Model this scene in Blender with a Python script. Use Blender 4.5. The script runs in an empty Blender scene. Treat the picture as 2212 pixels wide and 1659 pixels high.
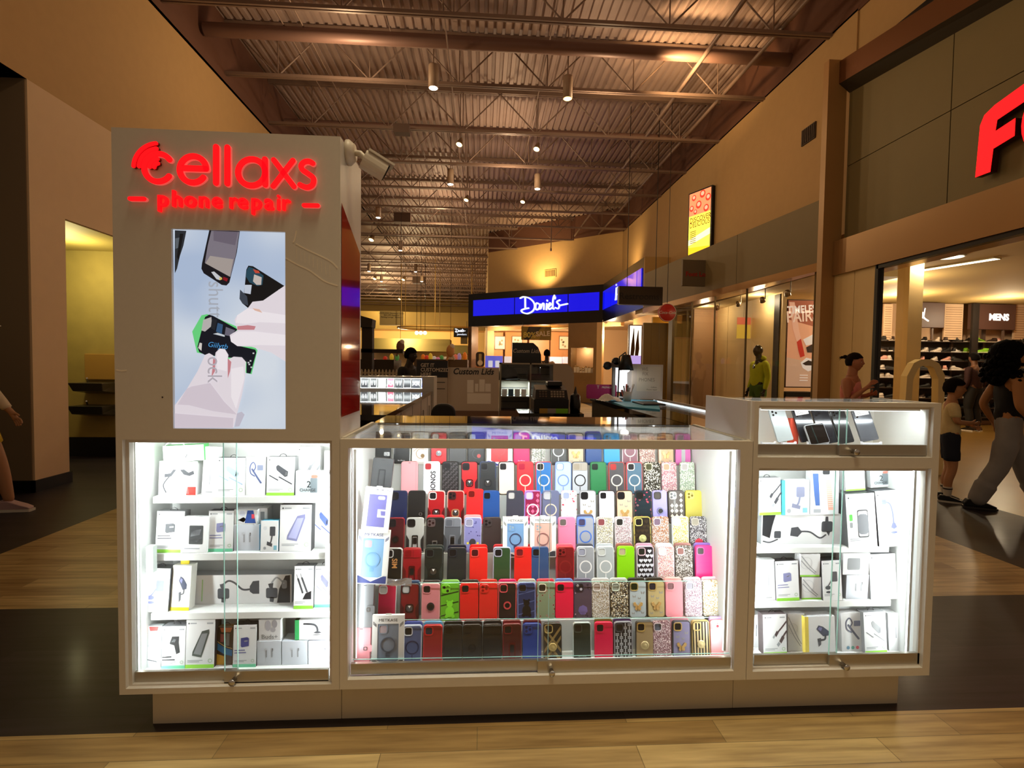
import bpy, math, random
import numpy as np
from mathutils import Vector, Matrix, Euler
rnd = random.Random(7)
SC = bpy.context.scene
COL = SC.collection
R = math.radians
# ---------------------------------------------------------------- camera
EYE = 1.35; FPX = 1090.0
_y, _p, _r = R(3.47), R(2.09), R(0.817)
_f = np.array([math.sin(_y)*math.cos(_p), math.cos(_y)*math.cos(_p), -math.sin(_p)])
_rt = np.array([math.cos(_y), -math.sin(_y), 0.0]); _dn = np.cross(_f, _rt)
_rt2 = math.cos(_r)*_rt - math.sin(_r)*_dn; _dn2 = math.cos(_r)*_dn + math.sin(_r)*_rt
cam_d = bpy.data.cameras.new('camera'); cam_d.sensor_width = 36.0; cam_d.lens = FPX/2212*36
cam_d.clip_start = 0.05; cam_d.clip_end = 200
cam = bpy.data.objects.new('camera', cam_d); COL.objects.link(cam)
_M = Matrix.Identity(4)
for i in range(3):
    _M[i][0] = _rt2[i]; _M[i][1] = -_dn2[i]; _M[i][2] = -_f[i]
_M[2][3] = EYE
cam.matrix_world = _M; SC.camera = cam
# the direction in which a point of the photograph lies, then the point on a real plane of the place
def _ray(x, y): return _f + (x-1106)/FPX*_rt2 + (y-829.5)/FPX*_dn2
def onY(x, y, Y): d = _ray(x, y)*1.0; d = d*Y/d[1]; return Vector((d[0], d[1], d[2]+EYE))
def onZ(x, y, Z): d = _ray(x, y); d = d*(Z-EYE)/d[2]; return Vector((d[0], d[1], d[2]+EYE))
def onX(x, y, X): d = _ray(x, y); d = d*X/d[0]; return Vector((d[0], d[1], d[2]+EYE))
# ---------------------------------------------------------------- world, view, lights
SC.view_settings.view_transform = 'Standard'; SC.view_settings.look = 'None'
SC.view_settings.gamma = 1.0; SC.view_settings.exposure = 0.45
try: SC.view_settings.use_curve_mapping = False
except Exception: pass
SC.cycles.use_denoising = True
SC.cycles.max_bounces = 8; SC.cycles.diffuse_bounces = 3; SC.cycles.glossy_bounces = 3
SC.cycles.transmission_bounces = 6; SC.cycles.transparent_max_bounces = 12
SC.cycles.sample_clamp_indirect = 4.0; SC.cycles.caustics_reflective = False; SC.cycles.caustics_refractive = False
w = bpy.data.worlds.new('world'); SC.world = w; w.use_nodes = True
bg = w.node_tree.nodes['Background']; bg.inputs[0].default_value = (1.0, 0.68, 0.42, 1); bg.inputs[1].default_value = 0.17
def lamp(name, kind, loc, power, col, size=0.1, aim=None, **k):
    d = bpy.data.lights.new(name, kind); d.energy = power; d.color = col
    if kind == 'AREA':
        d.shape = 'RECTANGLE'; d.size = size if not isinstance(size, tuple) else size[0]
        d.size_y = size if not isinstance(size, tuple) else size[1]
    else: d.shadow_soft_size = size
    for a, b in k.items(): setattr(d, a, b)
    o = bpy.data.objects.new(name, d); COL.objects.link(o); o.location = loc
    if aim is not None:
        o.rotation_euler = (Vector(aim)-Vector(loc)).to_track_quat('-Z', 'Y').to_euler()
    return o
WARM = (1.0, 0.70, 0.40); LED = (0.93, 1.0, 0.98); SHOP = (1.0, 0.80, 0.52)
LEDP = 0.48
# strips of white LEDs inside the cases (left tower, glass counter, right case, its upper case)
for nm, x, ax, zc, ln, pw in (('led_strip_light', -1.245, 1, .62, .88, 3.2), ('led_strip_light', -.545, -1, .62, .88, 3.9),
        ('led_strip_light', -.462, 1, .64, .80, 1.1), ('led_strip_light', .985, -1, .64, .80, 3.2),
        ('led_strip_light', 1.062, 1, .58, .70, 3.6), ('led_strip_light', 1.735, -1, .58, .70, 3.2)):
    lamp(nm, 'AREA', (x, 1.905, zc), pw*LEDP, LED, (.012, ln), aim=(x+ax*.35, 2.12, zc))
lamp('led_strip_light', 'AREA', (1.40, 1.90, 1.195), 2.2*LEDP, LED, (.66, .012), aim=(1.40, 2.02, 1.0))
lamp('led_strip_light', 'AREA', (.25, 1.885, 1.036), 12*LEDP, LED, (1.35, .012), aim=(.25, 2.25, .55))  # row added along the top to brighten the dark middle of the counter
lamp('led_strip_light', 'AREA', (-.89, 1.90, 1.05), 2.6*LEDP, LED, (.64, .012), aim=(-.89, 2.12, .7))
lamp('led_strip_light', 'AREA', (1.40, 1.90, .965), 2.2*LEDP, LED, (.64, .012), aim=(1.40, 2.12, .6))
# point lights for the hall's lamps, the shops and the alcove
for l, p, c in (((-2.2, 8.4, 5.8), 50, WARM), ((2.2, 9.2, 5.8), 38, WARM), ((0.6, 12.5, 5.8), 55, WARM), ((-1.5, 18, 5.8), 80, WARM),
                ((-3.5, 27, 5.0), 190, (1, .72, .36)), ((-7, 36, 5.6), 260, (1, .75, .38)), ((1.5, 4.2, 5.6), 26, WARM), ((-2.0, 2.0, 5.6), 22, WARM), ((-6, 41, 3.9), 1500, (1, .78, .42)), ((-5, 33, 3.0), 380, SHOP)):
    lamp('hall_light', 'POINT', l, p, c, .12)
for l, p, c in (((2.6, 20.9, 2.5), 190, SHOP), ((.6, 22.0, 2.5), 60, SHOP), ((4.8, 18.6, 2.5), 70, SHOP), ((4.9, 15.6, 2.4), 40, SHOP), ((7.6, 9.0, 2.8), 70, SHOP), ((9.4, 10.9, 2.7), 90, SHOP), ((12, 10.9, 2.7), 50, SHOP), ((5.9, 6.4, 2.8), 14, SHOP),
                ((5.5, 9.8, 2.7), 9, SHOP), ((5.3, 11.8, 2.7), 8, SHOP), ((-5.15, 6.6, 2.55), 24, (1, .90, .44)), ((5.6, 14.2, 2.4), 9, (1, .72, .25))):  # the alcove one is added in mid-air to brighten its soffit
    lamp('interior_point_light', 'POINT', l, p, c, .10)
lamp('downlight', 'SPOT', (0.4, 1.05, 5.9), 520, (1, .80, .48), .8, aim=(0.4, 1.0, 0), spot_size=R(58), spot_blend=1)
# wall washers above the jeweller's band and tan wall, then two spots on the deck
lamp('uplight', 'SPOT', (2.1, 20.0, 4.45), 260, (1, .68, .30), .1, aim=(2.45, 20.9, 6.2), spot_size=R(120), spot_blend=1)
lamp('uplight', 'SPOT', (4.4, 16.6, 4.5), 60, (1, .68, .30), .1, aim=(5.1, 17.3, 6.2), spot_size=R(130), spot_blend=1)
lamp('uplight', 'SPOT', (3.2, 8.3, 6.0), 190, (1, .62, .28), .1, aim=(3.8, 9.3, 7.3), spot_size=R(110), spot_blend=1)  # unseen spot aimed up to brighten the roof deck
lamp('uplight', 'SPOT', (3.6, 5.4, 6.0), 130, (1, .66, .28), .1, aim=(3.7, 6.0, 7.3), spot_size=R(100), spot_blend=1)  # second unseen spot brightening the deck, nearer the camera
# ---------------------------------------------------------------- materials
def srgb(c):
    if isinstance(c, str):
        c = [int(c[i:i+2], 16)/255 for i in (0, 2, 4)]
    return tuple(((v/12.92) if v <= .04045 else ((v+.055)/1.055)**2.4) for v in c) + (1.0,)
_MC = {}
def mat(col, rough=.5, metal=0.0, emit=0.0, alpha=1.0, noise=0.0, nscale=30, bump=0.0, spec=.5, coat=0.0):
    k = (col if isinstance(col, str) else tuple(col), rough, metal, emit, alpha, noise, nscale, bump, spec, coat)
    if k in _MC: return _MC[k]
    m = bpy.data.materials.new('surface_%s' % (col if isinstance(col, str) else 'tone')); m.use_nodes = True
    nt = m.node_tree; b = nt.nodes['Principled BSDF']; c = srgb(col)
    b.inputs['Base Color'].default_value = c; b.inputs['Roughness'].default_value = rough
    b.inputs['Metallic'].default_value = metal; b.inputs['Alpha'].default_value = alpha
    b.inputs['Specular IOR Level'].default_value = spec; b.inputs['Coat Weight'].default_value = coat
    if emit:
        b.inputs['Emission Color'].default_value = c; b.inputs['Emission Strength'].default_value = emit
        if emit >= .3: b.inputs['Base Color'].default_value = (c[0]*.3, c[1]*.3, c[2]*.3, 1)
    if noise or bump:
        tc = nt.nodes.new('ShaderNodeTexCoord'); n = nt.nodes.new('ShaderNodeTexNoise'); n.inputs['Scale'].default_value = nscale
        n.inputs['Detail'].default_value = 4; nt.links.new(tc.outputs['Object'], n.inputs['Vector'])
        if noise:
            mx = nt.nodes.new('ShaderNodeMix'); mx.data_type = 'RGBA'
            mx.inputs['A'].default_value = tuple(min(1, v*(1-noise)) for v in c[:3])+(1,)
            mx.inputs['B'].default_value = tuple(min(1, v*(1+noise)) for v in c[:3])+(1,)
            nt.links.new(n.outputs['Fac'], mx.inputs['Factor']); nt.links.new(mx.outputs['Result'], b.inputs['Base Color'])
        if bump:
            bp = nt.nodes.new('ShaderNodeBump'); bp.inputs['Strength'].default_value = bump; bp.inputs['Distance'].default_value = .01
            nt.links.new(n.outputs['Fac'], bp.inputs['Height']); nt.links.new(bp.outputs['Normal'], b.inputs['Normal'])
    _MC[k] = m
    return m
def glow(col, s=1.0): return mat(col, .6, 0, s)
def glass(tint='ffffff', refl=.07, name='clear_glass'):
    k = ('glass', tint, refl)
    if k in _MC: return _MC[k]
    m = bpy.data.materials.new(name); m.use_nodes = True; nt = m.node_tree; nt.nodes.clear()
    o = nt.nodes.new('ShaderNodeOutputMaterial'); t = nt.nodes.new('ShaderNodeBsdfTransparent'); g = nt.nodes.new('ShaderNodeBsdfGlossy')
    t.inputs[0].default_value = srgb(tint); g.inputs['Roughness'].default_value = .02
    fr = nt.nodes.new('ShaderNodeLayerWeight'); fr.inputs['Blend'].default_value = .12
    mp = nt.nodes.new('ShaderNodeMapRange'); mp.inputs['To Min'].default_value = refl*.4; mp.inputs['To Max'].default_value = min(1, refl*9)
    mx = nt.nodes.new('ShaderNodeMixShader'); nt.links.new(fr.outputs['Fresnel'], mp.inputs['Value']); nt.links.new(mp.outputs[0], mx.inputs[0])
    nt.links.new(t.outputs[0], mx.inputs[1]); nt.links.new(g.outputs[0], mx.inputs[2]); nt.links.new(mx.outputs[0], o.inputs[0])
    _MC[k] = m
    return m
def planks(c1, c2, rough, name, run=.9, wide=.115, coat=.0):
    m = bpy.data.materials.new(name); m.use_nodes = True; nt = m.node_tree; b = nt.nodes['Principled BSDF']; L = nt.links.new
    tc = nt.nodes.new('ShaderNodeTexCoord'); br = nt.nodes.new('ShaderNodeTexBrick'); br.offset = .37
    br.inputs['Scale'].default_value = 1; br.inputs['Brick Width'].default_value = run; br.inputs['Row Height'].default_value = wide
    br.inputs['Mortar Size'].default_value = .0015; br.inputs['Bias'].default_value = 0
    br.inputs['Color1'].default_value = srgb(c1); br.inputs['Color2'].default_value = srgb(c2)
    br.inputs['Mortar'].default_value = tuple(v*.35 for v in srgb(c2)[:3])+(1,)
    L(tc.outputs['Object'], br.inputs['Vector'])
    mp = nt.nodes.new('ShaderNodeMapping'); mp.inputs['Scale'].default_value = (1.6, 22, 1); L(tc.outputs['Object'], mp.inputs['Vector'])
    n = nt.nodes.new('ShaderNodeTexNoise'); n.inputs['Scale'].default_value = 1.5; n.inputs['Detail'].default_value = 6; L(mp.outputs[0], n.inputs['Vector'])
    mx = nt.nodes.new('ShaderNodeMix'); mx.data_type = 'RGBA'; mx.blend_type = 'MULTIPLY'; mx.inputs['Factor'].default_value = .75
    cr = nt.nodes.new('ShaderNodeValToRGB'); cr.color_ramp.elements[0].position = .3; cr.color_ramp.elements[0].color = (.35, .3, .27, 1)
    cr.color_ramp.elements[1].position = .65; cr.color_ramp.elements[1].color = (1, 1, 1, 1)
    L(n.outputs['Fac'], cr.inputs[0]); L(br.outputs['Color'], mx.inputs['A']); L(cr.outputs[0], mx.inputs['B']); L(mx.outputs['Result'], b.inputs['Base Color'])
    b.inputs['Roughness'].default_value = rough; b.inputs['Coat Weight'].default_value = coat; b.inputs['Coat Roughness'].default_value = .15
    return m
def pattern(kind, c1, c2, c3='ffffff', scale=220, rough=.25, metal=.0):
    """printed or set pattern of a case back: 'stones' rhinestones, 'blotch' flowers, 'check' facets, 'stripe' bands"""
    k = (kind, c1, c2, c3, scale)
    if k in _MC: return _MC[k]
    m = bpy.data.materials.new('pattern_' + kind); m.use_nodes = True; nt = m.node_tree; b = nt.nodes['Principled BSDF']; L = nt.links.new
    tc = nt.nodes.new('ShaderNodeTexCoord'); cr = nt.nodes.new('ShaderNodeValToRGB'); cr.color_ramp.interpolation = 'CONSTANT'
    v = nt.nodes.new('ShaderNodeTexVoronoi'); v.inputs['Scale'].default_value = scale; L(tc.outputs['Object'], v.inputs['Vector'])
    e = cr.color_ramp.elements
    if kind == 'stones':
        s = nt.nodes.new('ShaderNodeSeparateColor'); L(v.outputs['Color'], s.inputs[0]); L(s.outputs[0], cr.inputs[0])
        e[0].color = srgb(c1); e[0].position = 0; e[1].color = srgb(c2); e[1].position = .34
        e.new(.62).color = srgb(c3); e.new(.86).color = srgb(c1)
        bp = nt.nodes.new('ShaderNodeBump'); bp.inputs['Strength'].default_value = .9; bp.inputs['Distance'].default_value = .003; bp.invert = True
        L(v.outputs['Distance'], bp.inputs['Height']); L(bp.outputs['Normal'], b.inputs['Normal']); rough = .12
        b.inputs['Metallic'].default_value = .25
    elif kind == 'blotch':
        nz = nt.nodes.new('ShaderNodeTexNoise'); nz.inputs['Scale'].default_value = scale*1.5; L(tc.outputs['Object'], nz.inputs['Vector'])
        ad = nt.nodes.new('ShaderNodeMath'); ad.operation = 'MULTIPLY_ADD'; ad.inputs[1].default_value = .55
        L(nz.outputs['Fac'], ad.inputs[0]); L(v.outputs['Distance'], ad.inputs[2]); L(ad.outputs[0], cr.inputs[0])
        e[0].color = srgb(c3); e[0].position = 0; e[1].color = srgb(c2); e[1].position = .42; e.new(.56).color = srgb(c1)
    else:
        w_ = nt.nodes.new('ShaderNodeTexWave'); w_.inputs['Scale'].default_value = scale; w_.bands_direction = 'X' if kind == 'stripe' else 'DIAGONAL'
        L(tc.outputs['Object'], w_.inputs['Vector']); L(w_.outputs['Fac'], cr.inputs[0])
        e[0].color = srgb(c1); e[0].position = 0; e[1].color = srgb(c2); e[1].position = .5
    L(cr.outputs[0], b.inputs['Base Color']); b.inputs['Roughness'].default_value = rough
    _MC[k] = m
    return m
# ---------------------------------------------------------------- mesh building
class MB:
    def __init__(s): s.v = []; s.f = []; s.m = []; s.s = []; s.mats = []
    def add(s, vs, fs, mt, smooth=False):
        if mt not in s.mats: s.mats.append(mt)
        i = s.mats.index(mt); n = len(s.v); s.v += [tuple(v) for v in vs]
        for f in fs: s.f.append([n+q for q in f]); s.m.append(i); s.s.append(smooth)
        return s
    def box(s, x0, x1, y0, y1, z0, z1, mt):
        return s.add([(x0,y0,z0),(x1,y0,z0),(x1,y1,z0),(x0,y1,z0),(x0,y0,z1),(x1,y0,z1),(x1,y1,z1),(x0,y1,z1)],
                     [(0,3,2,1),(4,5,6,7),(0,1,5,4),(1,2,6,5),(2,3,7,6),(3,0,4,7)], mt)
    def hexa(s, pts, mt): # eight corners, lower four then upper four
        return s.add(pts, [(0,3,2,1),(4,5,6,7),(0,1,5,4),(1,2,6,5),(2,3,7,6),(3,0,4,7)], mt)
    def face(s, pts, mt): return s.add(pts, [tuple(range(len(pts)))], mt)
    def flat(s, p2, y, mt): return s.add([(x, y, z) for x, z in p2], [tuple(range(len(p2)))], mt)
    def prism(s, p2, y0, y1, mt, smooth=False):
        n = len(p2); s.add([(x, y0, z) for x, z in p2]+[(x, y1, z) for x, z in p2], [tuple(range(n)), tuple(range(2*n-1, n-1, -1))], mt)
        return s.add([(x, y0, z) for x, z in p2]+[(x, y1, z) for x, z in p2], [(i, n+i, n+(i+1) % n, (i+1) % n) for i in range(n)], mt, smooth)
    def soft(s, p2f, y0, y1, inset, mt): # extruded outline with an eased front edge
        n = len(p2f(0)); a, b = p2f(inset), p2f(0)
        vs = [(x, y0, z) for x, z in a]+[(x, y0+inset, z) for x, z in b]+[(x, y1, z) for x, z in b]
        fs = [tuple(range(n)), tuple(range(3*n-1, 2*n-1, -1))]
        for r_ in (0, 1): fs += [(r_*n+i, r_*n+n+i, r_*n+n+(i+1) % n, r_*n+(i+1) % n) for i in range(n)]
        return s.add(vs, fs, mt)
    def ring(s, po, pi, y0, y1, mt):
        n = len(po); vs = [(x, y, z) for y in (y0, y1) for P in (po, pi) for x, z in P]; fs = []
        for i in range(n):
            j = (i+1) % n
            fs += [(i, j, n+j, n+i), (2*n+j, 2*n+i, 3*n+i, 3*n+j), (i, 2*n+i, 2*n+j, j), (n+j, 3*n+j, 3*n+i, n+i)]
        return s.add(vs, fs, mt)
    def tube(s, pts, r, mt, n=8, smooth=True):
        pts = [Vector(p) for p in pts]; rs = r if isinstance(r, (list, tuple)) else [r]*len(pts); vs = []; fs = []; u = None
        for i, p in enumerate(pts):
            t = (pts[min(i+1, len(pts)-1)]-pts[max(i-1, 0)]).normalized()
            if u is None: u = t.orthogonal().normalized()
            u = (u-t*u.dot(t)).normalized(); w_ = t.cross(u)
            for k in range(n):
                a = 2*math.pi*k/n; vs.append(p+(u*math.cos(a)+w_*math.sin(a))*rs[i])
        for i in range(len(pts)-1):
            for k in range(n): fs.append((i*n+k, i*n+(k+1) % n, (i+1)*n+(k+1) % n, (i+1)*n+k))
        s.add(vs, fs, mt, smooth)
        s.add(vs[:n], [tuple(range(n-1, -1, -1))], mt); return s.add(vs[-n:], [tuple(range(n))], mt)
    def lathe(s, prof, mt, c=(0,0,0), n=16, smooth=True, axis='z', sx=1, sy=1):
        vs = []; fs = []
        for r_, z in prof:
            for k in range(n):
                a = 2*math.pi*k/n; q = (r_*math.cos(a)*sx, r_*math.sin(a)*sy, z)
                if axis == 'y': q = (q[0], q[2], q[1])
                if axis == 'x': q = (q[2], q[0], q[1])
                vs.append((c[0]+q[0], c[1]+q[1], c[2]+q[2]))
        for i in range(len(prof)-1):
            for k in range(n): fs.append((i*n+k, i*n+(k+1) % n, (i+1)*n+(k+1) % n, (i+1)*n+k))
        fs.append(tuple(range(n-1, -1, -1))); fs.append(tuple(range((len(prof)-1)*n, len(prof)*n)))
        return s.add(vs, fs, mt, smooth)
    def ball(s, c, r, mt, n=16, m=10):
        rx, ry, rz = r if isinstance(r, (tuple, list)) else (r, r, r)
        pr = [(math.sin(math.pi*i/m), -math.cos(math.pi*i/m)) for i in range(m+1)]
        pr[0] = (.001, -1); pr[-1] = (.001, 1)
        vs = []; fs = []
        for q, z in pr:
            for k in range(n):
                a = 2*math.pi*k/n; vs.append((c[0]+q*math.cos(a)*rx, c[1]+q*math.sin(a)*ry, c[2]+z*rz))
        for i in range(m):
            for k in range(n): fs.append((i*n+k, i*n+(k+1) % n, (i+1)*n+(k+1) % n, (i+1)*n+k))
        return s.add(vs, fs, mt, True)
    def text(s, t, x, z, size, y, mt, depth=.0, bold=0.0, sx=1.0, shear=0.0, align='C', rot=0.0):
        me = _text(t, bold, shear); vs = [tuple(v.co) for v in me.vertices]
        if not vs: return s
        x0 = min(v[0] for v in vs); x1 = max(v[0] for v in vs); off = (x0+x1)/2 if align == 'C' else (x0 if align == 'L' else x1)
        ca, sa = math.cos(rot), math.sin(rot)
        def T(v, yy):
            a = (v[0]-off)*size*sx; b = v[1]*size; return (x+a*ca-b*sa, yy, z+a*sa+b*ca)
        fs = [tuple(p.vertices) for p in me.polygons]
        s.add([T(v, y) for v in vs], fs, mt)
        if depth:
            n = len(vs); cnt = {}
            for f in fs:
                for i in range(len(f)): a, b = f[i], f[(i+1) % len(f)]; cnt[(a, b)] = cnt.get((a, b), 0)+1
            ed = [e for e in cnt if (e[1], e[0]) not in cnt]
            s.add([T(v, y) for v in vs]+[T(v, y+depth) for v in vs], [(a, n+a, n+b, b) for a, b in ed], mt)
        return s
    def strokes(s, lines, r, mt, y=0.0, depth=.01, n=6):
        for L_ in lines: s.ribbon(L_, r, mt, y, depth)
        return s
    def ribbon(s, pts, r, mt, y=0.0, depth=.01):
        """a flat stroke of even width with round ends in the xz plane"""
        pts = [Vector((p[0], p[1])) for p in pts]; A = []; B = []
        closed = (pts[0]-pts[-1]).length < 1e-6; N = len(pts)
        for i, p in enumerate(pts):
            if closed: a, b = pts[(i-1) % (N-1)], pts[(i+1) % (N-1)]
            else: a, b = pts[max(i-1, 0)], pts[min(i+1, N-1)]
            t = (b-a).normalized(); q = Vector((-t.y, t.x)); A.append(p+q*r); B.append(p-q*r)
        vs = []
        for a, b in zip(A, B): vs += [(a.x, y, a.y), (b.x, y, b.y), (b.x, y+depth, b.y), (a.x, y+depth, a.y)]
        fs = []
        for i in range(N-1):
            k = 4*i; fs += [(k, k+1, k+5, k+4), (k+1, k+2, k+6, k+5), (k+2, k+3, k+7, k+6), (k+3, k, k+4, k+7)]
        s.add(vs, fs, mt)
        if not closed:
            for p in (pts[0], pts[-1]):
                s.prism([(p.x+r*math.cos(a), p.y+r*math.sin(a)) for a in [2*math.pi*k/12 for k in range(12)]], y-.0004, y+depth, mt)
        return s
    def move(s, M, start=0):
        for i in range(start, len(s.v)): s.v[i] = tuple(M @ Vector(s.v[i]))
        return s
    def mesh(s, name):
        me = bpy.data.meshes.new(name); me.from_pydata(s.v, [], s.f)
        for mt in s.mats: me.materials.append(mt)
        me.polygons.foreach_set('material_index', s.m); me.polygons.foreach_set('use_smooth', s.s); me.update(); return me
    def build(s, name, parent=None, loc=(0,0,0), rot=(0,0,0), label=None, cat=None, group=None, kind=None, bevel=0):
        o = bpy.data.objects.new(name, s.mesh(name)); COL.objects.link(o); o.location = loc; o.rotation_euler = rot
        if parent is not None: o.parent = parent
        if bevel:
            b = o.modifiers.new('edge', 'BEVEL'); b.width = bevel; b.segments = 2; b.limit_method = 'ANGLE'
        return tag(o, label, cat, group, kind)
_TC = {}
def _text(t, bold, shear):
    k = (t, bold, shear)
    if k not in _TC:
        c = bpy.data.curves.new('lettering', 'FONT'); c.body = t; c.size = 1; c.offset = bold; c.shear = shear; c.resolution_u = 3
        o = bpy.data.objects.new('lettering', c); COL.objects.link(o)
        dg = bpy.context.evaluated_depsgraph_get(); _TC[k] = bpy.data.meshes.new_from_object(o.evaluated_get(dg))
        bpy.data.objects.remove(o); bpy.data.curves.remove(c)
    return _TC[k]
def tag(o, label=None, cat=None, group=None, kind=None):
    if label: o['label'] = label
    if cat: o['category'] = cat
    if group: o['group'] = group
    if kind: o['kind'] = kind
    return o
def empty(name, loc, label, cat, group=None, rot=(0,0,0)):
    o = bpy.data.objects.new(name, None); COL.objects.link(o); o.location = loc; o.rotation_euler = rot; o.empty_display_size = .05
    return tag(o, label, cat, group)
def dup(root, loc, rot=None, label=None, group=None):
    r_ = root.copy(); COL.objects.link(r_); r_.location = loc
    if rot is not None: r_.rotation_euler = rot
    tag(r_, label, None, group)
    for ch in list(root.children):
        c = ch.copy(); COL.objects.link(c); c.parent = r_
        for g in list(ch.children):
            d = g.copy(); COL.objects.link(d); d.parent = c
    return r_
def rrect(w_, h, r_, n=4, cx=0.0, cz=0.0):
    r_ = max(1e-5, min(r_, w_/2-1e-5, h/2-1e-5)); out = []
    for (sx, sz, a0) in ((1, -1, -90), (1, 1, 0), (-1, 1, 90), (-1, -1, 180)):
        for k in range(n+1):
            a = R(a0+90*k/n); out.append((cx+sx*(w_/2-r_)+r_*math.cos(a), cz+sz*(h/2-r_)+r_*math.sin(a)))
    return out
def circ(cx, cz, r_, n=20, rz=None): return [(cx+r_*math.cos(2*math.pi*k/n), cz+(rz or r_)*math.sin(2*math.pi*k/n)) for k in range(n)]
def arc(cx, cz, r_, a0, a1, n=14): return [(cx+r_*math.cos(R(a0+(a1-a0)*k/n)), cz+r_*math.sin(R(a0+(a1-a0)*k/n))) for k in range(n+1)]
def smooth_line(pts, n=6):
    """Catmull-Rom through 2-D or 3-D points"""
    P = [Vector(p) for p in pts]; out = []
    for i in range(len(P)-1):
        a, b, c, d = P[max(i-1, 0)], P[i], P[i+1], P[min(i+2, len(P)-1)]
        for k in range(n):
            t = k/n; out.append(.5*((2*b)+(-a+c)*t+(2*a-5*b+4*c-d)*t*t+(-a+3*b-3*c+d)*t**3))
    out.append(P[-1]); return [tuple(p) for p in out]
LAM = mat('d9d4cc', .38, noise=.03, nscale=60)      # white laminate of the kiosk
LAMIN = mat('eef0ee', .45)                          # white inside of the cases
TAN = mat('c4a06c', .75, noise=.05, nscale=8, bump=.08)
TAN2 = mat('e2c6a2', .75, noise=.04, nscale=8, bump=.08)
BROWN = mat('6a4636', .7, noise=.06, nscale=6)
STEEL = mat('8a7468', .5, .15, noise=.08, nscale=5)
BLACK = mat('0b0b0d', .35); BLKGLOSS = mat('08080a', .06, coat=.6); CHROME = mat('c9c9c9', .18, 1.0); ALU = mat('b8b2a6', .35, .8)
WHITE = mat('f2f2f0', .5); GREY = mat('8b8d90', .5); DGREY = mat('3c3e42', .5)
GLASS = glass(); GLASSG = glass('eef8f4', .05)
GEDGE = mat('a8d8cc', .2, 0, .15)
# ================================================================ the hall
XL, XR, ZT, ZD = -4.5, 5.16, 6.30, 7.25
# floor: light planks, with dark bands
LW = planks('a88a58', 'd6bc82', .38, 'light_wood_planks', coat=.12); DW = planks('201a20', '302830', .5, 'dark_wood_planks', coat=.05)
m = MB()
def fl(x0, x1, y0, y1, mt): m.face([(x0, y0, 0), (x1, y0, 0), (x1, y1, 0), (x0, y1, 0)], mt)
fl(-14, 14, -6, 1.86, LW); fl(-14, 14, 1.86, 2.83, DW); fl(-3.3, 3.75, 2.83, 9.5, LW); fl(-14, -3.3, 2.83, 50, DW); fl(3.75, 5.1, 2.83, 50, DW)
fl(-3.3, 3.75, 9.5, 10.6, DW); fl(-3.3, 3.75, 10.6, 50, LW)
fl(5.1, 14, 2.83, 50, mat('8a6a30', .3, noise=.2, nscale=2, coat=.3))
m.build('floor', kind='structure')
# ceiling: corrugated deck, joists as its parts
m = MB(); DECK = mat('b29c94', .55, .1, noise=.12, nscale=3); x = XL-.1; vs = []; fs = []
prof = []
while x < XR+.2:
    prof += [(x, ZD), (x+.075, ZD), (x+.09, ZD+.045), (x+.14, ZD+.045)]; x += .155
for X, Z in prof: vs += [(X, -2, Z), (X, 52, Z)]
for i in range(len(prof)-1): fs.append((2*i, 2*i+1, 2*i+3, 2*i+2))
m.add(vs, fs, DECK); m.box(-40, XL-.05, 17, 52, ZD, ZD+.05, DECK); m.box(XL-.2, XR+.3, -2, 52, ZD+.05, ZD+.2, BROWN)
ceil = m.build('ceiling', kind='structure')
jm = MB(); JT, JB = ZD-.10, ZT+.02
for (z, h) in ((JT, .08), (JB, .05)):
    for dy in (-.045, .012): jm.box(XL, XR, dy, dy+.032, z, z+h, STEEL)
k = XL+.1; up = True; st = (XR-XL-.2)/12
for i in range(12):
    a = (k+i*st, 0, JB+.03 if i % 2 else JT); b = (k+(i+1)*st, 0, JT if i % 2 else JB+.03)
    jm.tube([a, b], .014, STEEL, 5)
    if i % 2: jm.tube([(k+i*st, 0, JB+.03), (k+i*st, 0, JT)], .011, STEEL, 5)
jme = jm.mesh('joist')
jw = MB()
for (z, h) in ((JT, .08), (JB, .05)): jw.box(-22, XL, -.04, .03, z, z+h, STEEL)
for i in range(22): jw.tube([(-22+i*.8, 0, JB+.03 if i % 2 else JT), (-21.2+i*.8, 0, JT if i % 2 else JB+.03)], .014, STEEL, 5)
jwm = jw.mesh('joist')
for i in range(-2, 22):
    Y = 7.45+1.79*i
    if Y < 2.2 or Y > 44: continue
    o = bpy.data.objects.new('joist', jme); COL.objects.link(o); o.location = (0, Y, 0); o.parent = ceil
    if Y > 17:
        o = bpy.data.objects.new('joist', jwm); COL.objects.link(o); o.location = (0, Y, 0); o.parent = ceil
# long thin bridging rods
m = MB()
for X, Z in ((-3.2, 6.7), (-2.9, 6.7), (-1.6, 6.95), (-.6, 6.4), (1.1, 6.95), (3.6, 6.5), (4.4, 6.42)): m.tube([(X, 2, Z), (X, 44, Z)], .012 if X < 3 else .035, STEEL, 6)
m.build('bridging_rods', parent=ceil)
MB().tube([(XL+.05, 8.5, 6.62), (XR, 8.5, 6.62)], .105, mat('86685e', .5, .2), 16).build('sprinkler_main_pipe', label='thick brown pipe crossing under the roof deck, nearest of the two', cat='pipe', group='pipes under the roof deck')
MB().tube([(XL+.05, 11.75, 6.72), (XR, 11.75, 6.72)], .062, mat('86685e', .5, .2), 14).build('sprinkler_main_pipe', label='thinner brown pipe crossing under the roof deck, behind the thick one', cat='pipe', group='pipes under the roof deck')
# fascia strips above the tan walls
MB().box(XL-.15, XL, -2, 17, ZT-.15, ZD, BROWN).build('trim_1', kind='structure')
MB().box(XR, XR+.15, -2, 18.6, ZT+.05, ZD, BROWN).build('trim_2', kind='structure')
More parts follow.
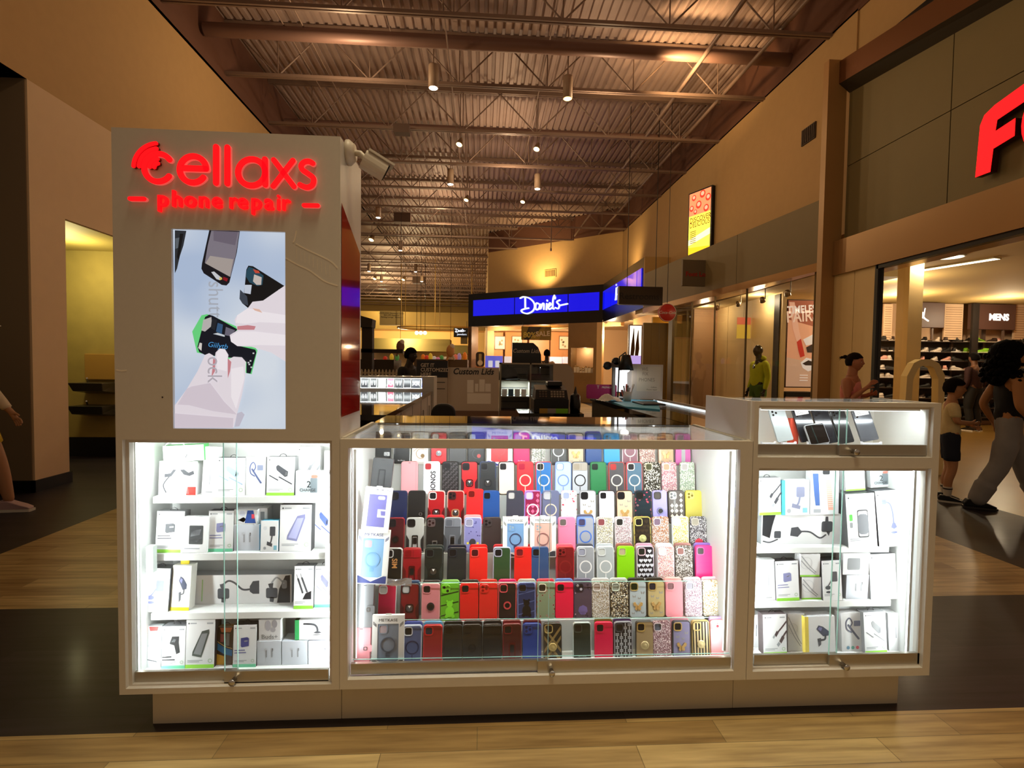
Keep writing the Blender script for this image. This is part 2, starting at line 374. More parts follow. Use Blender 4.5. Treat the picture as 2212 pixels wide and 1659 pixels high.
# ---- left wall
LP = mat('b58d62', .7, noise=.04, nscale=8, bump=.05)
m = MB()
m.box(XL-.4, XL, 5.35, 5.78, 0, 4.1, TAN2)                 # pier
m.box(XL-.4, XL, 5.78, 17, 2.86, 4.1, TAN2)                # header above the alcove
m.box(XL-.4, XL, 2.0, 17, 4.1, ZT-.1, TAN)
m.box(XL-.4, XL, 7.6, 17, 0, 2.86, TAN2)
m.face([(XL-3, -2, 4.1), (XL, -2, 4.1), (XL, 5.35, 4.1), (XL-3, 5.35, 4.1)], TAN)
m.box(XL-3, XL-.40, 5.36, 5.5, 0, 4.1, mat('8c7a62', .8))
m.box(XL-.39, XL-.02, 5.34, 5.36, 0, 4.1, mat('8c7a62', .8))
m.build('wall_left', kind='structure')
m = MB()
m.box(XL-3, XL-.4, 7.35, 7.5, 0, 2.95, mat('a69252', .8, noise=.15, nscale=5)); m.box(XL-3, XL-.004, 5.785, 7.4, 2.845, 2.855, mat('b09a55', .7))
m.build('wall_alcove', kind='structure')
m = MB().box(XL-.02, XL+.015, 5.32, 5.8, 0, .12, BLACK); m.box(XL-.4, XL+.015, 5.32, 5.34, 0, .12, BLACK); m.build('baseboard_left', kind='structure')
MB().box(XL-3, XL-.4, 7.32, 7.35, 0, .27, BLACK).build('baseboard_alcove', kind='structure')
# dark shopfront left of the pier
m = MB(); x0 = XL-.42
m.box(x0-.1, x0, 1.5, 5.34, 0, .15, BLACK); m.box(x0-.1, x0+.03, 1.5, 5.34, 2.72, 2.86, mat('7a4a24', .6)); m.box(x0-.1, x0, 1.5, 5.34, 2.86, 4.1, mat('0a0a14', .5))
m.build('wall_shopfront', kind='structure')
w1 = MB().box(x0-.06, x0-.03, 1.5, 5.34, .15, 2.72, mat('5c6652', .5)).build('window_1', kind='structure')
# recessed light and drinking fountains in the alcove
p = onZ(217, 545, 2.86)
o = MB().lathe([(.13, 0), (.13, .012), (.11, .014)], WHITE, n=20).build('recessed_downlight', loc=(p.x, p.y, 2.84), label='round white downlight in the left alcove ceiling', cat='ceiling light')
MB().lathe([(.10, 0), (.10, .004)], glow('fff0c8', 6), n=20).build('lens', o, (0, 0, -.003))
for (a, b, c, d, mt, lb, nm) in ((186, 765, 246, 820, mat('a8803e', .5), 'amber panel set in the yellow alcove wall at left', 'wall_panel'),
                             (187, 826, 246, 850, mat('5a564c', .3, .6), 'upper grey metal drinking fountain on the yellow alcove wall', 'drinking_fountain'),
                             (185, 874, 246, 898, mat('4a4a48', .3, .6), 'lower grey metal drinking fountain on the yellow alcove wall', 'drinking_fountain')):
    P0, P1 = onY(a, d, 7.33), onY(c+12, b, 7.33)
    if nm == 'wall_panel': MB().box(P0.x, P1.x, 7.3, 7.36, P0.z, P1.z, mt).build(nm, label=lb, cat='wall panel', bevel=.01)
    else:
        e = MB(); xm = (P0.x+P1.x)/2; w_ = P1.x-P0.x; h = P1.z-P0.z
        e.hexa([(P0.x+.03, 7.05, P0.z+h*.3), (P1.x-.03, 7.05, P0.z+h*.3), (P1.x, 7.35, P0.z), (P0.x, 7.35, P0.z), (P0.x, 7.0, P1.z), (P1.x, 7.0, P1.z), (P1.x, 7.35, P1.z), (P0.x, 7.35, P1.z)], mt)
        o = e.build(nm, label=lb, cat='drinking fountain', group='drinking fountains in the alcove', bevel=.008)
        MB().tube([(xm-.1, 7.2, P1.z), (xm-.1, 7.18, P1.z+.05), (xm-.07, 7.14, P1.z+.06)], .01, CHROME).build('spout', o)
# ---- right wall
m = MB()
m.box(XR, XR+.3, 6.9, 18.7, 3.3, ZT+.08, TAN); m.box(XR+.02, XR+.3, -2, 6.9, 4.9, ZT+.08, TAN)
m.build('wall_right', kind='structure')
vp = onX(1748, 290, XR)
m = MB(); m.box(-.02, 0, -.17, .17, -.125, .125, mat('3a2a1c', .6))
for k in range(7): m.box(-.03, -.02, -.15+k*.045, -.15+k*.045+.02, -.11, .11, mat('4a3826', .6))
m.build('wall_grille', loc=(vp.x, vp.y, vp.z), label='small dark grille high on the tan right wall', cat='vent')
# lit blade sign
a, b, c, d = onX(1490, 421, XR-.35), onX(1490, 553, XR-.35), onX(1537, 392, XR-.1), onX(1537, 536, XR-.1)
o_ = empty('advertising_lightbox', (a.x, a.y, (b.z+a.z)/2), 'lit yellow and red advertising lightbox high on the tan right wall', 'sign')
w_ = math.hypot(c.x-a.x, c.y-a.y); h = a.z-b.z; ang = math.atan2(c.y-a.y, c.x-a.x); o_.rotation_euler = (0, 0, ang)
m = MB().box(-.03, w_+.03, .0, .14, -h/2-.03, h/2+.03, BLACK); m.build('housing', o_)
m = MB(); m.flat([(0, -h/2), (w_, -h/2), (w_, h*.14), (0, h*.14)], -.004, glow('ffe24a', 1.3)); m.flat([(0, h*.14), (w_, h*.14), (w_, h/2), (0, h/2)], -.004, glow('ff8a5a', 1.1))
m.flat([(0, -h/2), (w_, -h/2), (w_, -h*.40), (0, -h*.36)], -.005, glow('ffc020', 1.2)); m.flat([(0, -h*.33), (w_, -h*.22), (w_, -h*.12), (0, -h*.24)], -.005, glow('fff7a8', 1.4))
for i, (u, v, r_) in enumerate(((.22, .42, .10), (.62, .44, .13), (.88, .36, .12), (.12, .26, .10), (.45, .29, .13), (.80, .20, .12), (.3, .19, .08))):
    m.flat(circ(u*w_, v*h, r_*w_, 16, r_*w_*1.1), -.006, glow('e8402a', .9)); m.flat(circ(u*w_, v*h+.01, r_*w_*.6, 12), -.007, glow('ffb890', .9))
RB = glow('8a2a10', .25)
m.text('DISCOVER', .06*w_, h*.03, h*.115, -.008, RB, sx=.80, align='L', bold=.005); m.text('DELICIOUS', .06*w_, -h*.05, h*.115, -.008, RB, sx=.72, align='L', bold=.005)
for k in range(7): m.flat([(.08*w_, -h*(.12+k*.03)), (.36*w_, -h*(.12+k*.03)), (.36*w_, -h*(.11+k*.03)), (.08*w_, -h*(.11+k*.03))], -.008, RB)
m.build('lit_face', o_)
MB().tube([(.5*w_, .14, h*.3), (.5*w_, .5, h*.3)], .02, BLACK).build('bracket', o_)
# ---- shoe shop front: green grey band, glass below it
A0, A1 = Vector((XR-.05, 7.3, 0)), Vector((4.45, 13.7, 0)); ud = (A1-A0).normalized(); fl_len = (A1-A0).length; fang = math.atan2(ud.y, ud.x)
GB = mat('80704e', .55, .2, noise=.05, nscale=5)
def along(m_, z0, z1, t0, t1, off, th, mt): # a slab along the slanted front, off = out into the hall
    n = Vector((-ud.y, ud.x, 0)); p, q = A0+ud*t0+n*off, A0+ud*t1+n*off; r_ = -n*th
    return m_.hexa([(p.x, p.y, z0), (q.x, q.y, z0), (q.x+r_.x, q.y+r_.y, z0), (p.x+r_.x, p.y+r_.y, z0), (p.x, p.y, z1), (q.x, q.y, z1), (q.x+r_.x, q.y+r_.y, z1), (p.x+r_.x, p.y+r_.y, z1)], mt)
m = MB(); L3 = fl_len
for k, (s, e) in enumerate(((0, 2.2), (2.21, L3))): along(m, 2.97, 3.92, s, e, .02, .35, GB)
along(m, 2.84, 2.97, 0, L3, .05, .4, mat('a87c46', .35, .5))
m.build('wall_shoe_shop_band', kind='structure')
m = MB()
def t_at(px_):
    d = _ray(px_, 760); n = Vector((-ud.y, ud.x, 0)); k = (A0.x*n.x+A0.y*n.y)/(d[0]*n.x+d[1]*n.y); return (Vector((d[0]*k, d[1]*k, 0))-A0).dot(ud)
for t in [t_at(q) for q in (1756, 1609, 1541, 1492)]: along(m, 0, 2.84, t, t+.02, .0, .03, mat('6a5530', .4, .5))
along(m, 0, 2.84, 4.75, 4.95, .02, .12, mat('5a4a2c', .4, .4)); along(m, 0, .1, 0, 4.8, .01, .05, BLACK)
o = m.build('window_2', kind='structure'); m = MB(); along(m, .1, 2.84, .03, 4.7, -.01, .006, GLASS); m.build('window_pane', o)
# inner panels and column
PNL = mat('ecd098', .6, noise=.04, nscale=4); m = MB()
q0, q1 = Vector((5.72, 9.35, 0)), Vector((6.0, 14.2, 0)); dq = (q1-q0)/4
for k in range(4):
    a, b = q0+dq*k, q0+dq*(k+.99); m.hexa([(a.x, a.y, 0), (b.x, b.y, 0), (b.x+.08, b.y, 0), (a.x+.08, a.y, 0), (a.x, a.y, 2.83), (b.x, b.y, 2.83), (b.x+.08, b.y, 2.83), (a.x+.08, a.y, 2.83)], PNL)
m.build('wall_display_panels', kind='structure')
m = MB(); c0 = onY(1767, 500, 7.06).x; c1 = onY(1815, 500, 6.95).x
m.box(c0, c1+.02, 6.95, 7.06, 0, 5.7, mat('b8905c', .38, .15, noise=.08, nscale=1.2)); m.build('pillar_shoe_shop', kind='structure')
# portal around the wide entrance
XP = XR-.2; BR = mat('b08c60', .3, .55, noise=.08, nscale=1.5)
m = MB()
m.add([(XP, 6.95, 2.69), (XP, 2.0, 2.69), (XP, 2.0, 3.13), (XP, 6.95, 3.17)], [(0, 1, 2, 3)], BR)
m.add([(XP, 6.95, 5.37), (XP, 2.6, 4.78), (XP, 2.6, 5.05), (XP, 6.95, 5.68)], [(0, 1, 2, 3)], mat('7a4e2c', .4, .4))
m.add([(XP, 6.95, 5.68), (XP, 2.6, 5.05), (XR+.3, 2.6, 5.05), (XR+.3, 6.95, 5.68)], [(0, 1, 2, 3)], BR)
m.add([(XP, 6.95, 5.37), (XP, 2.6, 4.78), (XP+.16, 2.6, 4.70), (XP+.16, 6.95, 5.25)], [(0, 1, 2, 3)], mat('3a3222', .6))
m.add([(XP, 6.95, 3.17), (XP, 2.0, 3.13), (XP+.16, 2.0, 3.13), (XP+.16, 6.95, 3.17)], [(0, 1, 2, 3)], BR)
m.add([(XP, 6.95, 2.69), (XP, 2.0, 2.69), (XP+.5, 2.0, 2.69), (XP+.5, 6.95, 2.69)], [(0, 1, 2, 3)], BR)
m.build('trim_3', kind='structure')
PG = mat('887a52', .6, .15, noise=.05, nscale=4); m = MB(); X = XP+.16
ys = [6.95, 5.36, 3.9, 2.4]
for i in range(3):
    for z0, z1 in ((3.13, 4.22), (4.23, 5.6)): m.box(X, X+.1, ys[i+1]+.006, ys[i]-.006, z0, z1, PG)
m.box(X+.03, X+.2, 2, 6.97, 3, 5.7, BLACK); m.build('wall_sign_panels', kind='structure')
# red channel letters
F0 = onX(2101, 300, XP)
o = empty('channel_letters', (X-.02, F0.y, 3.55), 'big glowing red letters on the shoe shop front at the right edge', 'sign')
o.rotation_euler = (0, 0, -math.pi/2); RED = glow('ff0a10', 2.2); REDS = mat('3a0608', .4)
zt, zb = onX(2105, 245, XP).z-3.55, onX(2105, 380, XP).z-3.55; Hh = zt-zb
Fp = [(0, 0), (.24*Hh, 0), (.27*Hh, .34*Hh), (.58*Hh, .40*Hh), (.58*Hh, .66*Hh), (.29*Hh, .60*Hh), (.31*Hh, .76*Hh), (.80*Hh, .86*Hh), (.80*Hh, 1.13*Hh), (.26*Hh, 1.01*Hh), (.10*Hh, .93*Hh), (.04*Hh, .80*Hh)]
m = MB().prism([(x_, z+zb) for x_, z in Fp], -.09, -.02, REDS); m.flat([(x_, z+zb) for x_, z in Fp], -.092, RED); m.build('letter', o)
def ringf(cx, cz, r0, r1, sh=0): return circ(cx, cz, r0, 28, r0*1.18), circ(cx, cz, r1, 28, r1*1.5)
for k in range(2):
    cx = (1.14+k*1.02)*Hh; po, pi = ringf(cx, zb+.5*Hh, .47*Hh, .17*Hh)
    MB().ring(po, pi, -.09, -.02, REDS).ring(po, pi, -.094, -.09, RED).build('letter', o)
# panels, black mullion and glass of the entrance
m = MB(); ya = onX(1893, 700, XP+.05).y
for a, b in ((6.95, 6.56), (6.55, ya+.03)): m.box(XP+.04, XP+.12, b, a, 0, 2.69, PNL)
m.build('wall_entrance_panels', kind='structure')
m = MB().box(XP+.02, XP+.1, ya-.03, ya+.02, 0, 2.69, BLACK); m.box(XP+.02, XP+.1, 2.0, ya, 2.64, 2.69, BLACK)
o = m.build('window_3', kind='structure'); yb = onX(1948, 700, XP+.05).y
MB().box(XP+.05, XP+.06, yb, ya-.03, 0, 2.64, GLASS).build('window_pane', o)
pc = onY(1964, 700, 6.59); m = MB().box(pc.x-.10, pc.x+.10, 6.5, 6.7, 0, 3.05, PNL); m.build('pillar_entrance', kind='structure')
# shop interior
m = MB(); m.box(5.3, 14, 12.4, 12.6, 0, 3.3, mat('c9a482', .8)); m.build('wall_shoe_shop_back', kind='structure')
m = MB(); m.box(XP+.3, 14, 2.0, 12.5, 3.08, 3.16, mat('b89a5c', .8)); m.build('ceiling_shoe_shop', kind='structure')
MB().box(13.9, 14, 2, 12.5, 0, 3.1, mat('c9a482', .8)).build('wall_shoe_shop_side', kind='structure')
# ---- jeweller's shop: angled wall above, black band with blue lit panels
P1 = onZ(1345, 500, ZT+.03); P1 = Vector((XR, 18.6, 0)); pe = onZ(1055, 548, ZT+.03); P2 = Vector((pe.x, pe.y, 0))
def slab(m_, a, b, th, z0, z1, mt): # vertical slab from a to b, thickened away from the viewer's side
    d_ = (b-a).normalized(); n = Vector((d_.y, -d_.x, 0))*-th
    if n.y < 0: n = -n
    return m_.hexa([(a.x, a.y, z0), (b.x, b.y, z0), (b.x+n.x, b.y+n.y, z0), (a.x+n.x, a.y+n.y, z0), (a.x, a.y, z1), (b.x, b.y, z1), (b.x+n.x, b.y+n.y, z1), (a.x+n.x, a.y+n.y, z1)], mt)
m = MB(); slab(m, P2, P1, .3, 2.9, ZT+.08, TAN); m.box(P2.x, P2.x+.3, P2.y, 44, 0, ZD, TAN); m.build('wall_jeweller', kind='structure')
m = MB(); slab(m, P2, P1, .2, ZT+.08, ZD, BROWN); m.build('trim_4', kind='structure')
vg = P2.lerp(P1, .44); dj = (P1-P2).normalized(); ja = math.atan2(dj.y, dj.x)
pv = onY(1189, 591, 21.0); tt = .44
m = MB().box(-.28, .28, -.03, 0, -.16, .16, mat('c4a060', .6)); m.box(-.24, .24, -.04, -.03, -.12, .12, mat('6a5430', .6))
for k in range(6): m.box(-.22+k*.08, -.19+k*.08, -.05, -.04, -.12, .12, mat('8a7040', .6))
dd = _ray(1189, 591); tpar = None
_n = Vector((dj.y, -dj.x, 0)); tpar = (P2.x*_n.x+P2.y*_n.y)/(dd[0]*_n.x+dd[1]*_n.y)
m.build('wall_vent', loc=(dd[0]*tpar, dd[1]*tpar, EYE+dd[2]*tpar), rot=(0, 0, ja), label='small tan vent on the angled wall above the blue sign band', cat='vent')
# ================================================================ the kiosk
FY = 1.84
def rect(x0, x1, z0, z1): return [(x0, z0), (x1, z0), (x1, z1), (x0, z1)]
def door_set(parent, x0, x1, z0, z1, xm, lock_px):
    """two sliding glass doors in metal rails, the second one in front carrying the lock"""
    d = MB().box(x0+.002, xm+.02, 1.872, 1.877, z0+.028, z1, GLASS); a = d.build('glass_door', parent)
    MB().box(x0+.002, xm+.02, 1.868, 1.881, z0-.012, z0+.028, ALU).build('bottom_rail', a)
    MB().box(xm+.0195, xm+.021, 1.8715, 1.8775, z0+.028, z1, GEDGE).build('glass_edge', a)
    d = MB().box(xm-.02, x1-.002, 1.860, 1.865, z0+.028, z1, GLASS); b = d.build('glass_door', parent)
    MB().box(xm-.02, x1-.002, 1.856, 1.868, z0-.014, z0+.030, ALU).build('bottom_rail', b)
    MB().box(xm-.021, xm-.0195, 1.8595, 1.8655, z0+.028, z1, GEDGE).build('glass_edge', b)
    L_ = onY(lock_px[0], lock_px[1], 1.85)
    MB().lathe([(.011, 0), (.012, .003), (.0085, .006), (.0085, .026), (.0075, .028)], CHROME, axis='y', n=16).build('lock', b, (L_.x, 1.828, L_.z))
    return a, b
def cabinet(parent, x0, x1, zb, zt, ox0, ox1, oz0, oz1, depth, name='cabinet_body'):
    """white carcass with a framed opening; o* is the opening"""
    m = MB(); Y1 = FY+depth
    m.ring(rect(x0, x1, zb, zt), rect(ox0, ox1, oz0, oz1), FY, FY+.018, LAM)
    i = .012
    m.ring(rect(ox0-.004, ox1+.004, oz0-.004, oz1+.004), rect(ox0+i, ox1-i, oz0+.006, oz1-i), FY+.016, FY+.040, LAM)
    m.box(x0, x0+.016, FY+.018, Y1, zb, zt, LAMIN); m.box(x1-.016, x1, FY+.018, Y1, zb, zt, LAMIN)
    m.box(x0+.016, x1-.016, FY+.018, Y1, zb, zb+.022, LAMIN); m.box(x0+.016, x1-.016, Y1-.016, Y1, zb+.022, zt, LAMIN)
    m.build(name, parent)
LEDM = glow('f4ffff', 4.0); LEDM2 = glow('f4ffff', 4.0)
def led(parent, x, z0, z1, side):
    o = MB().box(x-.005, x+.005, 1.892, 1.900, z0, z1, LAMIN).build('led_strip', parent)
    MB().box(x+side*.005, x+side*.0065, 1.893, 1.899, z0, z1, LEDM).build('diffuser', o)
def shelf_at(parent, x0, x1, pyt, pyb, px, yf, yb):
    a, b = onY(px, pyt, yf).z, onY(px, pyb, yf).z
    MB().box(x0, x1, yf, yb, b, a, LAMIN).build('shelf', parent, bevel=.001); return a
# ---- left tower
TX0, TX1, ZB = -1.277, -.506, .155
tower = empty('display_tower', (0, 0, 0), 'tall white kiosk tower with glowing red letters, a screen and a glass cabinet below', 'kiosk tower')
zt0 = 1.078; ztop = 2.147
tvx0, tvx1, tvz0, tvz1 = onY(374, 926, FY).x, onY(617, 926, FY).x, onY(500, 926.5, FY).z, onY(500, 497.5, FY).z
m = MB(); m.ring(rect(TX0, TX1, zt0, ztop), rect(tvx0, tvx1, tvz0, tvz1), FY, FY+.03, LAM)
m.box(TX0, TX1, FY+.12, FY+.306, zt0, ztop, LAM); m.box(TX0, tvx0-.01, FY+.03, FY+.12, zt0, ztop, LAM); m.box(tvx1+.01, TX1, FY+.03, FY+.12, zt0, ztop, LAM)
m.box(tvx0-.01, tvx1+.01, FY+.03, FY+.12, tvz1+.01, ztop, LAM); m.box(tvx0-.01, tvx1+.01, FY+.03, FY+.12, zt0, tvz0-.01, LAM)
p_ = onY(351, 858, FY); m.lathe([(.0028, 0), (.0028, .001)], BLACK, (p_.x, FY-.001, p_.z), 10, axis='y')
TAPE_GLINT = mat('f4ead8', .25)  # tape residue, its reflection streaks painted as pale strips
for ln in (((640, 500), (637, 516), (634, 523)), ((640, 527), (660, 538), (690, 552), (715, 565), (728, 578)), ((618, 558), (645, 573), (670, 585), (700, 607), (728, 617)), ((252, 799), (262, 801), (272, 800))):
    pts = [onY(a, b, FY) for a, b in ln]; m.ribbon([(q.x, q.z) for q in smooth_line(pts, 3) and [Vector(q) for q in smooth_line(pts, 3)]], .0022, TAPE_GLINT, FY-.0006, .0006)
for k in range(9):
    a = onY(640+k*9, 537+k*4.5, FY); b = onY(641+k*9, 558+k*5, FY); m.ribbon([(a.x, a.z), (b.x, b.z)], .0004, TAPE_GLINT, FY-.0005, .0005)
upper = m.build('upper_body', tower)
cabinet(tower, TX0, TX1, ZB, zt0, onY(264, 948, FY).x, onY(717, 948, FY).x, .176, onY(500, 951, FY).z, .31)
door_set(tower, -1.247, -.548, .192, 1.058, onY(498, 1300, 1.865).x, (506, 1468))
led(tower, -1.250, .19, 1.055, 1); led(tower, -.542, .19, 1.055, -1)
SX0, SX1 = TX0+.02, TX1-.02
LS = [shelf_at(tower, SX0+.012, SX1, 1073, 1087, 500, 1.985, 2.13), shelf_at(tower, SX0+.012, SX1, 1195, 1210, 500, 1.975, 2.13), shelf_at(tower, SX0+.012, SX1, 1323, 1337, 500, 1.965, 2.13), ZB+.022]
for x in (-1.232, -.575):
    MB().box(x-.012, x+.012, 1.94, 1.965, LS[1]-.06, LS[1]+.04, mat('e8f4f2', .2)).build('shelf_clip', tower)
# red graphic panel on the tower's right side
m = MB(); q = [(.012, 1.130), (.276, 1.130+.02), (.276, 1.62), (.02, 1.78)]
m.face([(TX1+.002, FY+.012, 1.155), (TX1+.002, FY+.285, 1.155), (TX1+.002, FY+.285, 1.80), (TX1+.002, FY+.012, 1.92)], mat('a00c0a', .08, 0, .0, coat=.6))
m.build('red_side_panel', tower)
# glowing letters
REDL = glow('ff0812', 1.1); REDE = mat('ff7a70', .4, 0, .25)
def fp(x, y): q = onY(x, y, FY); return (q.x, q.z)
def zo(pts): return [fp(230+x/3.95, 260+y/3.95) for x, y in pts]
sg = empty('sign_letters', (0, 0, 0), None, None); sg.parent = tower
def let(lines, wpx, name='letter'):
    m = MB(); r_ = wpx/3.95/2*1.84/FPX
    for L_ in lines: m.ribbon(L_, r_, REDL, FY-.014, .004); m.ribbon(L_, r_*(1.08 if name != 'signal_arc' else .98), REDE if name != 'signal_arc' else mat('7a0a08', .5), FY-.010, .010)
    return m.build(name, sg)
def earc(cx, cy, rx, ry, a0, a1, n=26): return [(cx+rx*math.cos(R(a0+(a1-a0)*k/n)), cy-ry*math.sin(R(a0+(a1-a0)*k/n))) for k in range(n+1)]
let([zo(earc(460, 415, 118, 118, 35, 322))], 44)                        # c
for r_a in (208, 163, 72, 34): let([zo(earc(460, 412, r_a, r_a*(1.0 if r_a < 100 else .98), 95, 177))], 30 if r_a > 100 else 32, 'signal_arc')
let([zo(earc(755, 430, 112, 112, 2, 322)), zo([(650, 418), (866, 425)])], 46)   # e
let([zo([(951, 240), (951, 545)])], 46); let([zo([(1047, 244), (1047, 550)])], 46)
let([zo(earc(1252, 455, 115, 112, 0, 360)), zo([(1365, 345), (1368, 560)])], 46)  # a
let([zo([(1440, 350), (1610, 575)]), zo([(1602, 355), (1435, 572)])], 42)
let([zo(smooth_line([(1770, 378), (1740, 362), (1700, 366), (1672, 395), (1682, 432), (1730, 466), (1775, 505), (1768, 560), (1725, 582), (1685, 572), (1662, 560)], 4))], 42)
let([zo([(222, 678), (342, 680)])], 34, 'dash'); let([zo([(1695, 734), (1812, 736)])], 34, 'dash')
x = 452; 
for ch, xc, yc in (('p', 498, 0), ('h', 618, 0), ('o', 730, 0), ('n', 845, 0), ('e', 957, 0), ('r', 1098, 0), ('e', 1175, 0), ('p', 1292, 0), ('a', 1398, 0), ('i', 1478, 0), ('r', 1545, 0)):
    c_ = zo([(xc, 738+(xc-498)*.033)])[0]
    me = MB(); me.text(ch, c_[0], c_[1], .079, FY-.014, REDL, .012, bold=.010, sx=.98); me.build('letter', sg)
# screen with its picture
sc = MB(); y0 = FY+.012
sc.box(tvx0-.008, tvx1+.008, y0+.001, y0+.045, tvz0-.008, tvz1+.008, BLACK)
screen = sc.build('screen', tower)
BG = mat('c6d4ea', .5, 0, .60)
nt = BG.node_tree; b_ = nt.nodes['Principled BSDF']; tc = nt.nodes.new('ShaderNodeTexCoord'); nz = nt.nodes.new('ShaderNodeTexNoise'); nz.inputs['Scale'].default_value = 3.2; nz.inputs['Detail'].default_value = 1
cr = nt.nodes.new('ShaderNodeValToRGB'); cr.color_ramp.elements[0].color = srgb('b4c6e2'); cr.color_ramp.elements[1].color = srgb('e2eaf4'); cr.color_ramp.elements[0].position = .35; cr.color_ramp.elements[1].position = .68
nt.links.new(tc.outputs['Object'], nz.inputs['Vector']); nt.links.new(nz.outputs['Fac'], cr.inputs[0]); nt.links.new(cr.outputs[0], b_.inputs['Emission Color'])
_bz = BG.node_tree.nodes['Principled BSDF']; _bz.inputs['Base Color'].default_value = (.02, .02, .02, 1)
def E_(c, s=.62): return glow(c, s)
pic = MB(); lay = [0]
def za(pts): return [fp(230+x/3.95, 260+y/3.95) for x, y in pts]        # first zoom
def zb_(pts): return [fp(230+x/3.95, 640+y/3.95) for x, y in pts]       # second zoom
def put(p2, mt):
    lay[0] += 1; pic.flat([(min(max(x_, tvx0), tvx1), min(max(z, tvz0), tvz1)) for x_, z in p2], y0-.0002*lay[0], mt)
put(rect(tvx0, tvx1, tvz0, tvz1), BG)
SHT = E_('a9b0bd'); 
qa = fp(456, 640); 
pic.text('shutt', fp(442, 0)[0], fp(445, 607)[1], .072, y0-.0005, SHT, sx=.88, rot=-math.pi/2, align='L')
put(za([(566, 930), (665, 935), (640, 1060), (610, 1150), (585, 1260), (566, 1300)]), E_('2a2e34')); put(za([(570, 1000), (620, 990), (600, 1080), (572, 1090)]), E_('5a626a'))
put(za([(610, 960), (640, 960), (600, 1190), (585, 1160)]), E_('101216'))
put(za([(862, 930), (1125, 940), (1100, 1120), (1035, 1380), (1010, 1405), (970, 1400), (815, 1300), (795, 1260), (800, 1215)]), E_('14141c'))
put(za([(880, 935), (1120, 945), (1095, 1120), (1045, 1330), (930, 1265), (825, 1210), (850, 1060)]), E_('7e7884')); put(za([(870, 1150), (1070, 1180), (1040, 1330), (830, 1215)]), E_('a59c98')); put(za([(900, 935), (1110, 945), (1085, 1060), (900, 1020)]), E_('6c6472'))
put(za([(880, 1290), (905, 1285), (965, 1335), (955, 1360), (925, 1350)]), E_('c8ccd4')); put(za([(985, 1330), (1025, 1345), (1015, 1372), (980, 1355)]), E_('8a1420')); put(za([(950, 1338), (972, 1335), (975, 1352), (955, 1360)]), E_('d8c060'))
put(za([(1182, 1270), (1200, 1235), (1240, 1240), (1528, 1420), (1528, 1560), (1300, 1560), (1200, 1600), (1150, 1560), (1170, 1400)]), E_('0e1014'))
put(za([(1185, 1275), (1205, 1245), (1250, 1260), (1330, 1320), (1320, 1400), (1280, 1410), (1210, 1380), (1180, 1330)]), E_('24485a')); put(za([(1250, 1310), (1315, 1335), (1310, 1400), (1270, 1400), (1240, 1370)]), E_('c4bcb8'))
put(za([(1240, 1265), (1290, 1280), (1300, 1300), (1260, 1300)]), E_('c04a38')); put(za([(1170, 1400), (1230, 1400), (1220, 1480), (1165, 1470)]), E_('c4cede')); put(za([(1130, 1440), (1190, 1500), (1200, 1580), (1150, 1560), (1125, 1520)]), E_('3c4450'))
put(za([(1460, 1440), (1528, 1470), (1528, 1520), (1450, 1510)]), E_('dce6ee'))
GL = E_('e4dde6'); GL2 = E_('d4cad6'); GL3 = E_('f0ebf2'); PK = E_('c8848c')
put(zb_([(720, 300), (800, 160), (850, 150), (1110, 260), (1280, 460), (1230, 665), (1180, 655), (1130, 560), (960, 520), (760, 480)]), E_('6ad884', .6))
put(zb_([(765, 430), (830, 175), (865, 155), (900, 165), (1108, 280), (1060, 345), (1110, 420), (1262, 455), (1270, 480), (1220, 660), (1185, 655), (1185, 560), (1110, 530), (830, 500), (780, 475)]), E_('0e1420'))
put(zb_([(815, 200), (885, 175), (890, 250), (830, 300), (800, 290)]), E_('b8b4b4')); put(zb_([(785, 395), (805, 400), (800, 465), (772, 440)]), E_('d4d0cc')); put(zb_([(890, 190), (935, 200), (915, 290), (880, 270)]), E_('20242c'))
put(zb_([(940, 225), (985, 240), (975, 320), (925, 300)]), E_('34587e')); put(zb_([(1010, 260), (1090, 290), (1050, 340), (1000, 330)]), E_('6a6878')); put(zb_([(940, 310), (1000, 330), (1000, 345), (900, 320)]), E_('c8d0d8'))
pic.text('Giilytb', zb_([(940, 0)])[0][0], zb_([(0, 425)])[0][1], .026, y0-.0062, E_('4a9ad8'), shear=.2, rot=-.12)
for (a, b) in ((1215, 545), (1205, 575), (1240, 480), (1222, 600), (1198, 560)): put(zb_([(a, b), (a+14, b), (a+14, b+12), (a, b+12)]), E_('c8ccd0'))
put(zb_([(1200, 100), (1240, 45), (1330, 35), (1528, -100), (1528, 560), (1400, 480), (1230, 430), (1110, 425), (1055, 385), (1045, 330), (1110, 290), (1085, 200), (1110, 160)]), GL)
put(zb_([(1110, 160), (1200, 100), (1330, 130), (1528, 160), (1528, 230), (1300, 220), (1180, 235), (1095, 225)]), GL3); put(zb_([(1110, 255), (1200, 245), (1268, 255), (1255, 285), (1110, 285)]), PK)
put(zb_([(1240, 100), (1300, 110), (1325, 140), (1260, 120)]), E_('e0b8a8')); put(zb_([(1050, 345), (1120, 300), (1260, 300), (1528, 330), (1528, 420), (1300, 415), (1110, 420), (1060, 390)]), GL3)
put(zb_([(577, 930), (680, 790), (770, 640), (835, 500), (870, 485), (905, 505), (915, 560), (925, 480), (960, 445), (1005, 450), (1035, 500), (1030, 540), (1080, 515), (1150, 520), (1185, 560), (1180, 680), (1150, 850), (1110, 1000), (1080, 1120), (577, 1120)]), GL)
put(zb_([(905, 520), (925, 540), (920, 640), (890, 690), (900, 600)]), PK); put(zb_([(1030, 530), (1060, 560), (1050, 640), (1030, 700)]), PK)
